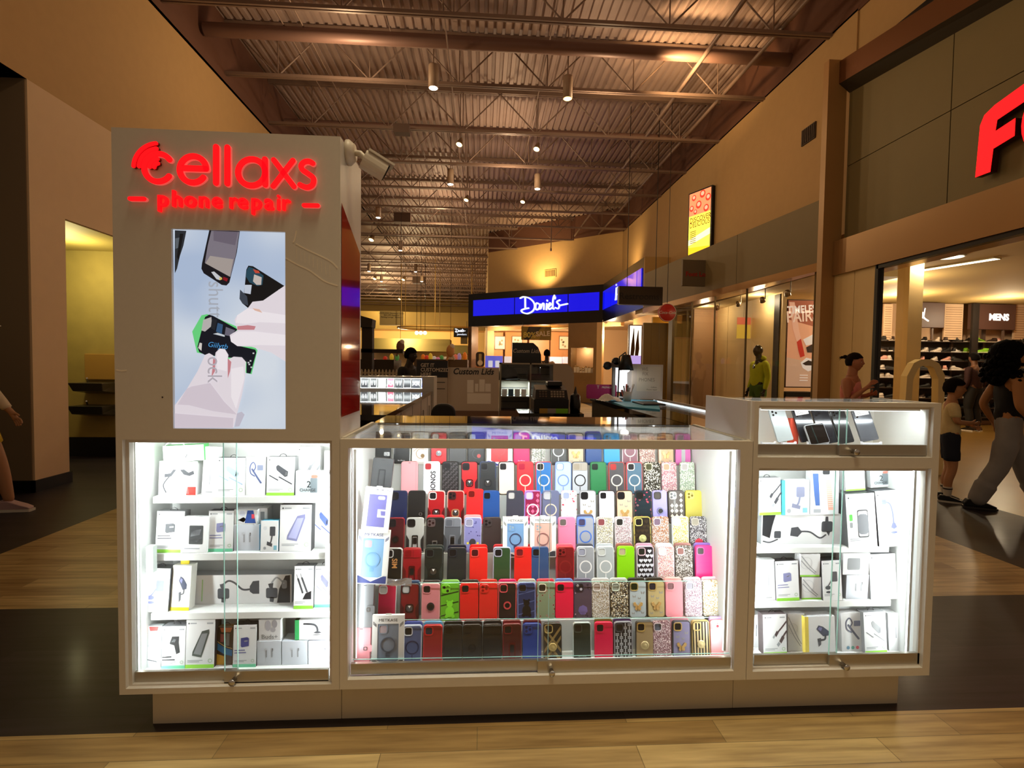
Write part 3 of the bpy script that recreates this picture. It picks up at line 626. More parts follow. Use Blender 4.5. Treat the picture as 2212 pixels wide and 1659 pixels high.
put(zb_([(935, 490), (960, 450), (1005, 455), (1028, 500), (1020, 640), (940, 620)]), GL3); put(zb_([(680, 790), (720, 770), (880, 740), (1000, 900), (1110, 1010), (900, 980), (700, 930), (600, 925)]), GL2)
put(zb_([(1060, 620), (1160, 600), (1170, 700), (1100, 960), (1060, 860)]), GL3); put(zb_([(577, 1000), (1080, 1040), (1075, 1125), (577, 1125)]), GL2); put(zb_([(1110, 1000), (1150, 985), (1175, 1010), (1130, 1110), (1090, 1115)]), E_('c2c0d0'))
pic.text('ock', fp(442, 0)[0], fp(445, 771)[1], .072, y0-.0104, E_('b4aeb8'), sx=.88, rot=-math.pi/2, align='L')
pic.build('picture', screen)
# security camera on the tower
cc = onY(775, 340, 1.95)
o = empty('security_camera', (0, 0, 0), 'white bullet security camera on the top corner of the kiosk tower', 'security camera')
CW = mat('d8cfc2', .4); m = MB().lathe([(.045, 0), (.045, .012), (.03, .03)], CW, (TX1, 1.93, onY(752, 330, 1.93).z), 16, axis='x'); m.build('mount', o)
a = Vector((TX1+.03, 1.93, onY(752, 330, 1.93).z)); b = onY(800, 352, 1.93); e = onY(822, 364, 1.93)
MB().tube([a, a+Vector((.02, -.01, -.005)), (a+b)/2+Vector((.01, 0, -.004)), b], .011, CW, 10).build('arm', o)
h_ = MB().prism(rrect(.072, .062, .024), -.045, .045, CW); h_.prism(rrect(.062, .052, .02), .0451, .050, BLACK); h_.box(-.038, .038, -.04, .062, .026, .034, CW)
h_.build('housing', o, (onY(808, 358, 1.95).x, 1.95, onY(808, 358, 1.95).z), (R(-24), 0, R(-68)))
# ---- glass counter in the middle
CX0, CX1, CT = -.505, 1.028, 1.077
counter = empty('glass_display_counter', (0, 0, 0), 'wide low glass display counter full of phone cases, front middle of the kiosk', 'display counter')
m = MB(); cox0, cox1 = onY(752, 970, FY).x, onY(1600, 970, FY).x; coz1 = 1.045
m.ring(rect(CX0, CX1, ZB, CT), rect(cox0, cox1, .190, coz1), FY, FY+.02, LAM)
m.box(CX0, CX0+.028, FY+.02, 2.36, ZB, CT, LAMIN); m.box(CX1-.03, CX1, FY+.02, 2.36, ZB, CT, LAMIN); m.box(CX0+.028, CX1-.03, FY+.02, 2.36, ZB, ZB+.03, LAMIN)
m.box(CX0+.028, CX1-.03, 2.345, 2.36, ZB+.03, CT-.01, LAMIN); m.box(CX0, CX1, 2.36, 2.66, ZB, CT-.03, LAM)
m.build('cabinet_body', counter)
door_set(counter, cox0+.002, cox1-.002, .205, 1.042, onY(1172, 1450, 1.865).x, (1191, 1449))
MB().box(CX0+.01, CX1-.012, FY+.022, 2.352, CT-.006, CT, GLASS).build('glass_top', counter)
MB().box(CX0, CX0+.012, FY+.02, 2.36, CT, CT+.004, LAM).build('top_edging', counter); MB().box(CX1-.012, CX1, FY+.02, 2.36, CT, CT+.004, LAM).build('top_edging', counter)
led(counter, cox0+.012, .24, 1.03, 1); led(counter, cox1-.012, .24, 1.03, -1)
for px_, py0, py1, Yb in ((1576, 1163, 1200, 1.95),):
    a, b = onY(px_, py0, Yb), onY(px_, py1, Yb); MB().box(a.x-.005, a.x+.005, Yb, Yb+.02, b.z, a.z, mat('e8f4f2', .2)).build('shelf_clip', counter)
# stepped stand for the cases: seven tiers
tiers = []
TOPY = [1345, 1262, 1185, 1120, 1062, 999, 936]
for i in range(7):
    Yr = 1.955+.058*i; zt_ = onY(1150, TOPY[i], Yr).z; tiers.append((Yr, zt_-.147))
tiers[0] = (1.955, onY(1150, 1430, 1.955).z)
m = MB()
for i, (Yr, z) in enumerate(tiers): m.box(CX0+.04, CX1-.09, Yr-.006, Yr+.052, (tiers[i-1][1] if i else ZB+.031), z, mat('dfe6e6', .2))
stand = m.build('stepped_stand', counter)
# clear lips along the lower tiers
m = MB()
for (x0_, y0_, x1_, y1_, Yq) in ((752, 1425, 1580, 1411, 1.915), (752, 1340, 1530, 1334, 1.965), (905, 1259, 1530, 1255, 2.02)):
    a, b = onY(x0_, y0_, Yq), onY(x1_, y1_, Yq)
    m.hexa([(a.x, Yq, a.z-.0012), (b.x, Yq, b.z-.0012), (b.x, Yq+.002, b.z-.0012), (a.x, Yq+.002, a.z-.0012), (a.x, Yq, a.z+.0012), (b.x, Yq, b.z+.0012), (b.x, Yq+.002, b.z+.0012), (a.x, Yq+.002, a.z+.0012)], GEDGE)
m.build('clear_lip', stand)
# ---- tall case at right with an upper phone case
RX0, RX1 = 1.030, 1.773
tall = empty('tall_display_case', (0, 0, 0), 'white display case at the right end of the kiosk, phones above and boxed accessories below', 'display case')
rz = onY(1830, 869, FY).z
oz0, oz1 = .186, onY(1830, 1012, FY).z; ux0, ux1 = onY(1640, 884, FY).x, onY(2018, 884, FY).x; uz0, uz1 = onY(1830, 988, FY).z, onY(1830, 876, FY).z
m = MB(); m.ring(rect(RX0, RX1, ZB, uz0-.02), rect(onY(1640, 1012, FY).x, onY(2012, 1012, FY).x, oz0, oz1), FY, FY+.018, LAM)
m.ring(rect(onY(1636, 1012, FY).x, onY(2016, 1012, FY).x, oz0-.004, oz1+.004), rect(onY(1641, 1012, FY).x+.004, onY(2008, 1012, FY).x, oz0+.006, oz1-.012), FY+.016, FY+.04, LAM)
m.ring(rect(RX0, RX1, uz0-.02, rz), rect(ux0, ux1, uz0, uz1-.004), FY, FY+.018, LAM)
m.ring(rect(ux0-.004, ux1+.004, uz0-.004, uz1), rect(ux0+.006, ux1-.006, uz0+.004, uz1-.014), FY+.016, FY+.03, LAM)
TY = 2.17
m.box(RX0, RX0+.014, FY+.018, TY, ZB, rz, LAMIN); m.box(RX1-.014, RX1, FY+.018, TY, ZB, rz, LAMIN); m.box(RX0+.014, RX1-.014, FY+.018, TY, ZB, ZB+.022, LAMIN)
m.box(RX0+.014, RX1-.014, TY-.014, TY, ZB+.022, rz-.006, LAMIN); m.box(RX0+.014, RX1-.014, FY+.018, TY-.014, uz0-.035, uz0-.012, LAMIN)
m.build('cabinet_body', tall)
MB().box(RX0-.012, RX0, FY+.03, TY+.06, CT+.005, rz, mat('cfcbcd', .3)).build('side_panel', tall)
MB().box(RX0+.004, RX1-.004, FY+.02, TY-.002, rz-.006, rz, GLASS).build('glass_top', tall)
door_set(tall, onY(1641, 1200, FY).x+.005, onY(2010, 1200, FY).x-.006, .206, oz1-.014, onY(1806, 1250, 1.865).x, (1822, 1436))
door_set(tall, ux0+.008, ux1-.008, uz0+.016, uz1-.016, onY(1822, 930, 1.865).x, (1843, 975))
led(tall, RX0+.032, .21, oz1-.02, 1); led(tall, RX1-.045, .21, oz1-.02, -1)
o = MB().box(RX0+.05, RX1-.05, 1.878, 1.886, uz1-.022, uz1-.016, LAMIN).build('led_strip', tall); MB().box(RX0+.05, RX1-.05, 1.879, 1.885, uz1-.0235, uz1-.022, LEDM2).build('diffuser', o)
RS = [shelf_at(tall, RX0+.02, RX1-.05, 1182, 1194, 1800, 2.00, 2.155), shelf_at(tall, RX0+.02, RX1-.045, 1298, 1311, 1800, 1.985, 2.155), ZB+.022]
MB().box(onY(1690, 900, 2.05).x, onY(1696, 900, 2.05).x, 2.04, 2.06, uz0, uz0+.07, mat('e8e4ea', .4)).build('inner_post', tall)
# ---- plinth under everything
m = MB(); xs = [-1.205, onY(738, 1530, 1.905).x, onY(1583, 1500, 1.905).x, 1.705]; PL = mat('c9c0ae', .45, noise=.05, nscale=6)
for i in range(3): m.box(xs[i]+.001, xs[i+1]-.001, 1.905, 2.62, 0, ZB, PL)
m.build('kiosk_plinth', label='low recessed white plinth under the front of the kiosk', cat='kiosk base')
# ================================================================ phone cases
SLV = mat('b8bac0', .25, .9); GOLD = mat('d8b878', .22, .9); HOLE = mat('101014', .4)
def case_mesh(w_, h, col, pat, frame, alpha, cam, camr, extra):
    t = .0105; m = MB(); body = pat if pat else mat(col, .38, alpha=alpha, coat=.15)
    fm = mat(frame, .3) if frame else body
    m.soft(lambda i: rrect(w_-2*i, h-2*i, .012-i, 4, 0, h/2), 0, t, .0018, fm)
    if frame or pat: m.flat(rrect(w_-.007, h-.007, .010, 4, 0, h/2), -.0003, body)
    if extra: extra(m, w_, h)
    return m
def heart(cx, cz, s): return [(cx+s*.062*16*math.sin(a)**3*.5, cz+s*.062*.5*(13*math.cos(a)-5*math.cos(2*a)-2*math.cos(3*a)-math.cos(4*a))) for a in [-2*math.pi*k/16 for k in range(16)]]
def fx(kind, c='ffffff', c2='000000'):
    """surface pattern printed on the back"""
    M1 = mat(c, .3); M2 = mat(c2, .4) if kind not in ('text', 'side') else None
    def hearts(m, w_, h):
        for r_ in range(7):
            for q in range(4 if r_ % 2 else 3):
                x_ = (q-(1.5 if r_ % 2 else 1))*.0185; z = .010+r_*.0195
                if z > .105 and x_ < .004: continue
                m.flat(heart(x_, z, .0185), -.0006, M1)
    def diamonds(m, w_, h):
        for r_ in range(6):
            for q in range(3):
                x_, z = (q-1)*.021, .012+r_*.023
                if z > .1 and q < 2: continue
                m.flat([(x_-.008, z), (x_, z-.010), (x_+.008, z), (x_, z+.010)], -.0006, M1)
    def facets(m, w_, h):
        s = .0115
        for r_ in range(12):
            for q in range(6):
                x_, z = -.0345+q*s, .006+r_*s
                if z > .11 and q < 3: continue
                m.flat([(x_, z), (x_+s, z), (x_+s/2, z+s/2)] if (r_+q) % 2 else [(x_, z), (x_+s/2, z+s/2), (x_, z+s)], -.0006, M1)
                m.flat([(x_+s, z+s), (x_, z+s), (x_+s/2, z+s/2)] if (r_+q) % 2 else [(x_+s, z), (x_+s, z+s), (x_+s/2, z+s/2)], -.0006, M2)
    def weave(m, w_, h):
        for r_ in range(11):
            for q in range(4):
                x_, z = -.032+q*.0165, .007+r_*.0125
                if z > .105 and q < 2: continue
                p_ = rect(x_, x_+.0145, z, z+.0035) if (r_+q) % 2 else rect(x_+.005, x_+.009, z-.003, z+.0115); m.flat(p_, -.0006, M1)
                if (r_+q) % 2: m.flat(rect(x_, x_+.0145, z+.0055, z+.009), -.0006, M1)
    def stripes(m, w_, h):
        for q in range(5): m.flat(rect(-.028+q*.0125, -.0225+q*.0125, .004, h-.006), -.0006, M1)
    def cross(m, w_, h):
        for d in (-1, 1):
            for q in (-.024, -.019, -.014, .014, .019, .024): m.ribbon([(-.033, .066+q-d*.045), (.033, .066+q+d*.045)], .0007, M1, -.0006, .0005)
        for q in (.0, .006, .012): m.ribbon([(-.03, .004+q), (0, .03+q), (.03, .004+q)], .0007, M1, -.0006, .0005)
    def armor(m, w_, h):
        m.prism([(-.037, .004), (-.030, .010), (-.024, .03), (-.024, .055), (-.037, .078)], -.0012, .001, M1); m.prism([(.037, .004), (.037, .078), (.024, .055), (.024, .03), (.030, .010)], -.0012, .001, M1)
        m.ribbon([(-.02, .003), (-.013, .012), (.013, .012), (.02, .003)], .0006, M2, -.0008, .0006)
    def bear(m, w_, h):
        m.flat(circ(0, .066, .0125, 16), -.001, M1); m.flat(circ(-.0105, .078, .0042, 10), -.001, M1); m.flat(circ(.0105, .078, .0042, 10), -.001, M1)
        m.flat(circ(0, .036, .018, 18, .021), -.0011, M1); m.flat(circ(-.013, .018, .007, 12), -.0012, M1); m.flat(circ(.013, .018, .007, 12), -.0012, M1)
        for k in range(3): m.ribbon([(-.034, .02+k*.04), (.034, .035+k*.04)], .0018, M2, -.0007, .0003)
    def dots(m, w_, h):
        rr = random.Random(3)
        for k in range(16):
            x_, z = rr.uniform(-.03, .03), rr.uniform(.01, .14)
            m.flat(circ(x_, z, .0028, 6), -.0006, M1)
        m.flat(circ(0, .045, .014, 16), -.0008, M2); m.flat(circ(0, .028, .011, 14), -.0009, mat('2a2a30', .5)); m.flat(circ(-.02, .04, .005, 10), -.0008, mat('e8d84a', .5)); m.flat(circ(.022, .04, .005, 10), -.0008, mat('e8d84a', .5))
    def seam(m, w_, h):
        m.flat(rect(w_/2-.009, w_/2-.0075, .003, h-.003), -.0006, M1); m.flat(rrect(.010, .0025, .001, 2, .0, h-.007), -.0006, M2)
    def text_(m, w_, h):
        m.text(c2, 0, .016, .0085, -.0006, M1, bold=.01, sx=.85)
    def side(m, w_, h):
        m.text(c2, -.004, .105, .030, -.0006, M1, bold=.02, sx=.9, rot=-math.pi/2, align='L')
    def curve(m, w_, h):
        m.ribbon(arc(.005, .05, .022, 60, 300), .0012, M1, -.0006, .0004); m.flat(circ(.012, .04, .009, 14), -.0008, M2); m.ribbon([(-.03, .06), (-.005, .08), (.03, .068)], .0008, M1, -.0006, .0004)
    return locals()[{'text': 'text_'}.get(kind, kind)]
def features(o, w_, h, cam, camc, ring, feat, fc, holec):
    m = MB(); cx, cz = -w_/2+.0215, h-.0225; cm = mat(camc, .3) if camc else None
    if cam == 'sq':
        m.ring(rrect(.0335, .0335, .010, 4, cx, cz), rrect(.0265, .0265, .007, 4, cx, cz), -.0022, .001, cm); m.flat(rrect(.0265, .0265, .007, 4, cx, cz), -.0005, mat(holec, .3))
        m.build('camera_frame', o)
    elif cam == 'hole':
        m.flat(rrect(.028, .028, .007, 4, cx, cz), -.0005, mat(holec, .3)); m.build('camera_opening', o)
    elif cam in ('lens', 'lens2'):
        m.soft(lambda i: rrect(.034-2*i, .034-2*i, .010-i, 4, cx, cz), -.0025, .0, .0008, cm)
        for (a, b) in ((-.007, .007), (-.007, -.007), (.0075, 0)) if cam == 'lens' else ((-.007, .007), (.007, -.007)): m.flat(circ(cx+a, cz+b, .0055, 14), -.0028, mat(holec, .2))
        m.flat(circ(cx+.0075, cz+.0105, .002, 8), -.0028, HOLE); m.build('camera_cover', o)
    elif cam == 'slide':
        m.soft(lambda i: rrect(w_-.008-2*i, .034-2*i, .006-i, 4, 0, cz), -.0022, .0, .0008, cm); m.flat(rrect(.026, .026, .006, 4, cx, cz), -.0026, mat(holec, .3)); m.flat(rect(.004, .0046, cz-.015, cz+.015), -.0026, HOLE); m.build('sliding_camera_cover', o)
    if ring:
        q = mat(ring, .3); MB().ring(circ(0, .064, .0265, 28), circ(0, .064, .0215, 28), -.0009, .0, q).build('magnet_ring', o)
        MB().box(-.0018, .0018, -.0008, 0, .018, .036, q).build('magnet_bar', o)
    fm = mat(fc, .25, .3) if fc else None
    if feat == 'grip':
        m = MB(); m.ring(rrect(.033, .033, .009, 4, 0, .052), rrect(.026, .026, .006, 4, 0, .052), -.0035, .0, fm); m.flat(circ(0, .052, .0125, 20), -.0022, mat('7a7c80', .25, .9)); m.flat([(0, .052), (-.006, .062), (.006, .062)], -.0024, WHITE); m.build('ring_grip', o)
    elif feat == 'round':
        m = MB(); m.ring(circ(0, .058, .0155, 24), circ(0, .058, .0105, 24), -.004, .0, fm); m.flat(circ(0, .058, .0105, 20), -.0006, HOLE); m.build('ring_grip', o)
    elif feat == 'hub':
        m = MB(); m.lathe([(.0165, 0), (.0165, .002), (.013, .0038), (.009, .002), (.006, .004), (.002, .0045)], fm, (0, 0, .055), 24, axis='y'); m.move(Matrix.Scale(-1, 4, (0, 1, 0))); m.build('ring_grip', o)
    elif feat == 'stand':
        m = MB(); m.ring(rrect(.026, .060, .005, 3, 0, .045), rrect(.018, .050, .003, 3, 0, .045), -.003, .0, fm); m.prism(rrect(.016, .026, .003, 3, 0, .052), -.0025, 0, mat('141416', .3)); m.build('kickstand', o)
    elif feat == 'buckle':
        m = MB(); m.ring(rrect(.022, .030, .003, 3, 0, .038), rrect(.014, .018, .002, 3, 0, .038), -.004, .0, SLV); m.box(-.011, .011, -.0035, 0, .034, .038, SLV); m.build('kickstand', o)
    elif feat == 'clasp':
        m = MB(); m.prism(rrect(.026, .018, .004, 3, w_/2-.016, .048), -.003, .0, fm); m.ring(rrect(.014, .013, .003, 3, w_/2-.019, .048), rrect(.009, .008, .002, 3, w_/2-.019, .048), -.0042, -.003, SLV); m.build('clasp', o)
    elif feat == 'butterfly':
        m = MB()
        for s in (-1, 1):
            m.prism([(s*x_, z) for x_, z in [(.001, .047), (.012, .064), (.020, .060), (.018, .050), (.010, .045), (.013, .036), (.007, .030), (.001, .038)]], -.003, -.0005, fm)
        m.tube([(0, -.003, .030), (0, -.004, .052)], .0015, fm, 6); m.build('butterfly_charm', o)
        m = MB()
        for (a, b, s_) in ((-.016, .085, .007), (.02, .10, .008), (.006, .078, .006), (-.02, .018, .006), (.02, .02, .006)):
            for s in (-1, 1): m.flat([(a, b), (a+s*s_, b+s_), (a+s*s_*.9, b-s_*.2), (a+s*s_*.5, b-s_*.7)], -.0007, mat('9a9690', .4))
        m.build('butterfly_print', o)
    elif feat == 'bar':
        m = MB().prism(rrect(.018, h*.62, .004, 3, 0, h*.38), -.001, .0, fm); m.build('glitter_band', o)
    elif feat == 'flower':
        m = MB()
        for r_, n_, zz in ((.017, 7, -.0012), (.011, 6, -.0022), (.006, 5, -.003)):
            for k in range(n_):
                a = 2*math.pi*k/n_+r_*90; m.flat(circ(r_*.6*math.cos(a), .035+r_*.6*math.sin(a), r_*.55, 10), zz-.00005*k, fm)
        m.build('flower_print', o)
def C(px_, lab, col, cam='sq', cc=None, ring=None, feat=None, fc=None, frame=None, pat=None, ex=None, behind=None, alpha=1.0, hole='15151a', w=.0745, h=.148, top=None):
    return dict(px=px_, lab=lab, col=col, cam=cam, cc=cc or col, ring=ring, feat=feat, fc=fc or col, frame=frame, pat=pat, ex=ex, behind=behind, alpha=alpha, hole=hole, w=w, h=h, top=top)
ST = lambda a, b, c='ffffff', s=330: pattern('stones', a, b, c, s)
FL = lambda a, b, c, s=70: pattern('blotch', a, b, c, s)
BT = dict(feat='butterfly', fc='d8b070')
rows = [
 # bottom row
 [C(890, 'clear blue ring', '5a6a9a', cc='e8ecf4', ring='2a3358', frame='c8d0e4', behind='3a4ea0', alpha=.85), C(934, 'glossy red', '9c1a22', cc='d8202a', frame='e02a30', behind='58a8d8', hole='24304a'), C(977.7, 'plain black', '17191a', behind='101214', hole='060806'),
  C(1020.5, 'black ring', '1a1818', feat='round', fc='2a2624', behind='241c1e'), C(1064, 'black sliding camera', '161414', cam='slide', behind='1c1618'), C(1107, 'dark red kickstand', '4a1012', cc='7a1a20', feat='stand', fc='6a1a18', frame='7c2026', behind='7a1c24'),
  C(1149.8, 'royal blue', '1a3e94', cam='lens', hole='0c1c4a', behind='6a1420'), C(1195, 'black and gold lattice', '1c1a16', cc='c8b070', feat='hub', fc='d8bc78', frame='2a2620', ex=fx('cross', 'c8a868')),
  C(1258.8, 'dark green lettered', '1e2c20', cc='3a463c', frame='c8d4d0', ex=fx('text', 'e0e6e0', 'For iPhone')), C(1305.6, 'hot pink', 'f01850', behind='7a6a30'), C(1348, 'silver basket weave', '16161a', cc='4a4a52', frame='9a98a0', ex=fx('weave', 'c8ccd0'), behind='4a2a5a'),
  C(1394, 'tan ring grip', 'a89068', cc='c8a860', feat='hub', fc='e0cc98', frame='3a3024'), C(1432, 'pink rhinestone', 'b89098', pat=ST('a07880', 'e8d0d0', '7a5058'), cc='d8c8cc', hole='606878'), C(1474, 'lilac butterfly', '8c86a8', cc='c8a860', frame='28262e', behind='e09aa8', **BT),
  C(1516.6, 'black and gold striped', '2a241c', cc='c8b070', feat='hub', fc='e0cc98', frame='b89c60', ex=fx('stripes', 'd8c090')), C(1556, 'pale pink lens', 'e8a0a4', cam='lens', hole='8a2a38', w=.070, behind='b8a0d0')],
 # second row up
 [C(834.5, 'bagged red', 'c8204a', cc='d8d8d8', hole='c8c8c4', frame='d0d0d0', behind='8a9aa8'), C(884, 'dark red armor', '7a1418', cam='sq', cc='26262a', feat='grip', fc='3a2420', frame='30181a', ex=fx('armor', '4a1014'), behind='3a5a80', hole='b8b8b8'), C(930, 'rose pink round', 'e08a90', feat='round', fc='3a3436', frame='f0a8a8', behind='201e20'),
  C(971.7, 'lime green bear', '6ab82a', cam='lens2', cc='7ad02a', ex=fx('bear', '8ae83a', '1e2a10'), behind='88c858'), C(1013.5, 'bright red', 'ea2420', behind='1a1416'), C(1055, 'red camera cover', 'ea2a24', cam='lens', hole='9a1212', behind='e02a20'), C(1096, 'black and coral ring', '20161a', cc='f05a64', feat='round', fc='e85a60', frame='e8505a', behind='e8186a'),
  C(1138, 'blue figure', '2a3660', cc='3a4a7a', frame='8a96d8', ex=fx('bear', '101014', '5a6aa0'), behind='c8bca8'), C(1179.7, 'sage floral', '8a9a78', cc='f0ead0', pat=FL('8a9c7c', 'b88a7a', '3a3a24'), behind='f0304a'), C(1220, 'neon pink', 'fa1448', behind='5a8ad0'),
  C(1259.8, 'purple flower', '2a2230', cam='lens2', cc='2a2430', hole='c8c4d0', feat='flower', fc='8a7ac0', frame='4a4058', pat=FL('5a4a58', '3a2e3e', 'b89aa8', 50), behind='6a6078'), C(1299, 'pearl stone', 'd8d0c4', pat=ST('c8c0b4', 'f4f0e8', 'a89068'), cc='e8e4e0', hole='c0b0a8', behind='e0dcd8'), C(1340, 'dark jewelled', '2a2622', pat=ST('2a241c', 'e8e0c8', '8a7448', 260), cc='d8e0d0', hole='a0a89a', behind='d8dcd4'),
  C(1379, 'pale silver butterfly', 'b8c4c8', cc='b8a060', frame='4a4238', hole='1c2a12', behind='2a2820', **BT), C(1419, 'gold butterfly', 'c0ac78', cc='b89a58', frame='5a4c30', hole='2a2830', behind='2c261c', **BT), C(1458, 'salmon pink', 'f09aa4', cc='f4a8b0', hole='8a6468', behind='f4b8b0'),
  C(1500, 'pink glitter', 'd8c0cc', pat=ST('d0b8c4', 'fff8fc', 'a88898'), cc='e0dce4', hole='a8a4b0', behind='e0dce0'), C(1539.5, 'white glitter', 'e0e0d0', pat=ST('d8d8c0', 'ffffff', 'b89a5c'), cc='f0e8ec', hole='c8b8b8', behind='e8c8d8')],
 # third row up
 [C(848, 'black SIM lettered', '141614', cc='e4e4e4', frame='d8dadc', ex=fx('side', 'e0a060', 'SIM')), C(889, 'crimson sliding camera', 'a01420', cam='slide', cc='a81824', hole='8a1018', feat='stand', fc='5a1018', ex=fx('armor', '6a1018')), C(936, 'green black armor', '1c2422', cc='343c3a', feat='grip', fc='2c3432', ex=fx('armor', '2c3634'), behind='303836'),
  C(985.7, 'black navy', '20262a', cc='262c34', frame='1c2030', behind='1c1e30', w=.078), C(1033.4, 'scarlet', 'ee2620', cc='f0504a', hole='4a1018', behind='d81818'), C(1084, 'forest green', '2e4e2e', cc='b8b8d0', frame='b4b8d0', behind='c02028'), C(1130, 'vivid red', 'f02420', cc='e8382e', hole='7a1a24', behind='a81018'), C(1167, 'denim blue', '2a5084', cc='3a6090', behind='2c4a80'),
  C(1222, 'dark red clear', '7a1018', cam='lens', cc='8a1a20', hole='3a0a10', ring='8c1c22', frame='c02a30', behind='f06a80'), C(1266, 'grey clear ring', 'a8acb4', ring='f4f4f6', cc='c8ccd4', hole='9a9cb0', frame='d0d4da', behind='4a4e5a', alpha=.9), C(1309.7, 'frosted clear ring', 'bcc4c8', ring='f8f8f8', cc='d8dce0', hole='c8ccc8', frame='dce0e2', behind='c4ccd0', alpha=.9),
  C(1353, 'lime green', '8ad40a', cc='a8e048', hole='b8a888', behind='a06058'), C(1396, 'black heart studded', '14141c', cc='d8b8c4', frame='c8b8c8', ex=fx('hearts', 'd8dae4'), hole='1c221c', behind='d8a8c0'), C(1439.7, 'blush glitter', 'e0b8b8', pat=ST('d89a9c', 'fff0f0', 'e8c8b8'), cc='f0e8ec', hole='d8d4d4', frame='dcd4d8', behind='e0e0e0'),
  C(1480, 'dark rhinestone', '7a7470', pat=ST('5a544e', 'f0ece4', '9a948c'), cc='d8d4d0', hole='8a5a54', behind='a06a64'), C(1523, 'magenta pink', 'f42a80', cc='f860a0', hole='2a2424', behind='8a6ac0', w=.076)],
 # fourth row up
 [C(853, 'dark red lens', '4a1018', cc='1c1c1e', feat='round', fc='30181a', frame='8a1c26'), C(896, 'silver and black', 'b8b8b4', cc='1c1c1e', feat='stand', fc='1c1c1e', frame='c8c8c6', ex=fx('armor', '26282a')), C(939, 'black buckle', '1c1c1e', cam='lens', cc='5a4a4a', hole='2a1418', feat='buckle', behind='d8303a'),
  C(976.7, 'grey sliding camera', '5a5e66', cam='slide', cc='7a7e88', hole='5a5e68', feat='stand', fc='8a8e98', frame='b4bac4', ex=fx('armor', '3a3e44')), C(1020.5, 'violet blue figure', '8a8ac4', cc='c8c8e0', hole='9a98b0', ex=fx('dots', '4a4a8a', '3a3a40'), behind='d8a0a0', frame='b4b4dc'), C(1063, 'dark brown', '3a3032', cam='lens', cc='40383a', w=.078),
  C(1225.5, 'bubblegum pink', 'f48ab0', cc='f8a0c0', hole='6a6460', w=.076), C(1266, 'periwinkle frame', 'a8acba', cc='5a82d8', frame='5a86e0', ring='4a78d0', hole='4a4668', behind='5a5a70'), C(1307.6, 'silver rhinestone', 'c8c4bc', pat=ST('b0aca0', 'fffdf4', 'd8d0a8'), cc='d0c8c4', hole='8a4a50', frame='d8d8d4'), C(1348, 'blush rhinestone', 'ccc0c0', pat=ST('b8a8ac', 'fff8f8', 'd8b8c4'), cc='d8d0d0', hole='2a2a28', frame='d4ccd0'),
  C(1389.8, 'black gold heart', '1c1612', cc='d8cc80', feat='hub', fc='d8dc98', frame='c8b860', ex=fx('hearts', '3a3020')), C(1429, 'rose gold glitter', 'cbb0a0', pat=ST('b89888', 'fff8f0', 'c07848'), cc='d8ccd0', hole='7a6478'), C(1472, 'yellow gold glitter', 'e0d888', pat=ST('d8cc70', 'fffff0', 'f8f4c0'), cc='d8e4e8', hole='e0e8ea', frame='dce4e4'), C(1511, 'steel glitter', '6a686c', pat=ST('4a484e', 'e8e8e8', '8a8890'), cc='b8b0a4', hole='9a9484', feat='flower', fc='e0485a')],
 # fifth row up
 [C(859, 'navy armor', '1a2448', cc='14181e', ex=fx('armor', '202c58')), C(899, 'black wallet', '1c1c1c', cam=None, feat='clasp', fc='262626', ex=fx('seam', '333333')), C(942, 'red clear framed', 'a8141e', cc='e8dcd8', frame='e0c4c0', feat='grip', fc='3a2022', ex=fx('armor', '5a181c')), C(983.7, 'glossy red lens', '9a0e14', cam='lens', cc='3a1c1e', feat='grip', fc='c89870', frame='e0a098', ex=fx('armor', '4a1014')),
  C(1025.5, 'pure red', 'f42428', cc='f0342c', hole='6a1010', h=.155), C(1061, 'cobalt blue', '1e4a8e', cc='24508e', hole='101418', w=.076), C(1112, 'charcoal', '3a3a48', cc='4a4a50', hole='b8b4b4'), C(1151, 'purple edged diamond', '8a1a44', cc='a890e0', frame='a88ae8', ring='f0eaf8', ex=fx('diamonds', 'e86a90'), hole='c8b8bc'), C(1190, 'slate blue', '6a7090', cc='b0b0b8', ring='d8ccb8', hole='b8b8c0', alpha=.9),
  C(1229.7, 'white rose print', 'f0e8ea', cc='e8e8ec', pat=FL('f4f0f2', 'd85a6a', 'b83048', 60), hole='9aa4c8', w=.070), C(1271, 'white butterfly', 'e8e8f0', cc='2a2a2c', frame='8a8a90', **BT), C(1311.8, 'plain white', 'e8eaf2', cc='f0f0f4', frame='3a3236'), C(1351, 'peach butterfly', 'e8c4a4', cc='2c2624', frame='5a4238', **BT), C(1391, 'dark floral', '1e2a2e', cc='1c2022', pat=FL('1e2c34', 'c8485e', '2e7a6e', 62), hole='0e1010'),
  C(1428, 'lavender ring', 'a8a0f0', cc='3a3432', feat='round', fc='8a88b0', hole='4a4440', w=.066), C(1463.6, 'argyle', '4a403a', cam='lens', cc='b8b4ae', ex=fx('diamonds', 'f0e8d0'), frame='3a3230'), C(1501, 'translucent gold', 'd8cc60', cam='lens', cc='e4d878', frame='d8c850', alpha=.9, hole='7a6c20')],
 # sixth row up
 [C(884, 'pink wallet', 'f0a8b0', cam=None, ex=fx('seam', 'd88a92', '8a5a60')), C(932, 'white SONOR lettered', 'e8eaf4', cc='d8d8d0', hole='b02a34', ex=fx('side', '222228', 'SONOR')), C(973, 'faceted black', '2a2628', cc='1e1c20', ex=fx('facets', '5a5458', '141214'), frame='1c1a1c'), C(1014.5, 'red cut-out armor', 'e0222a', cc='26262a', feat='grip', fc='2a2022', frame='3a1a20', ex=fx('armor', '3a1c24')), C(1054, 'black ring armor', '2a2c2e', cc='3a3c40', feat='grip', fc='3a3c40', ex=fx('armor', '34363a'), frame='3c4a70'),
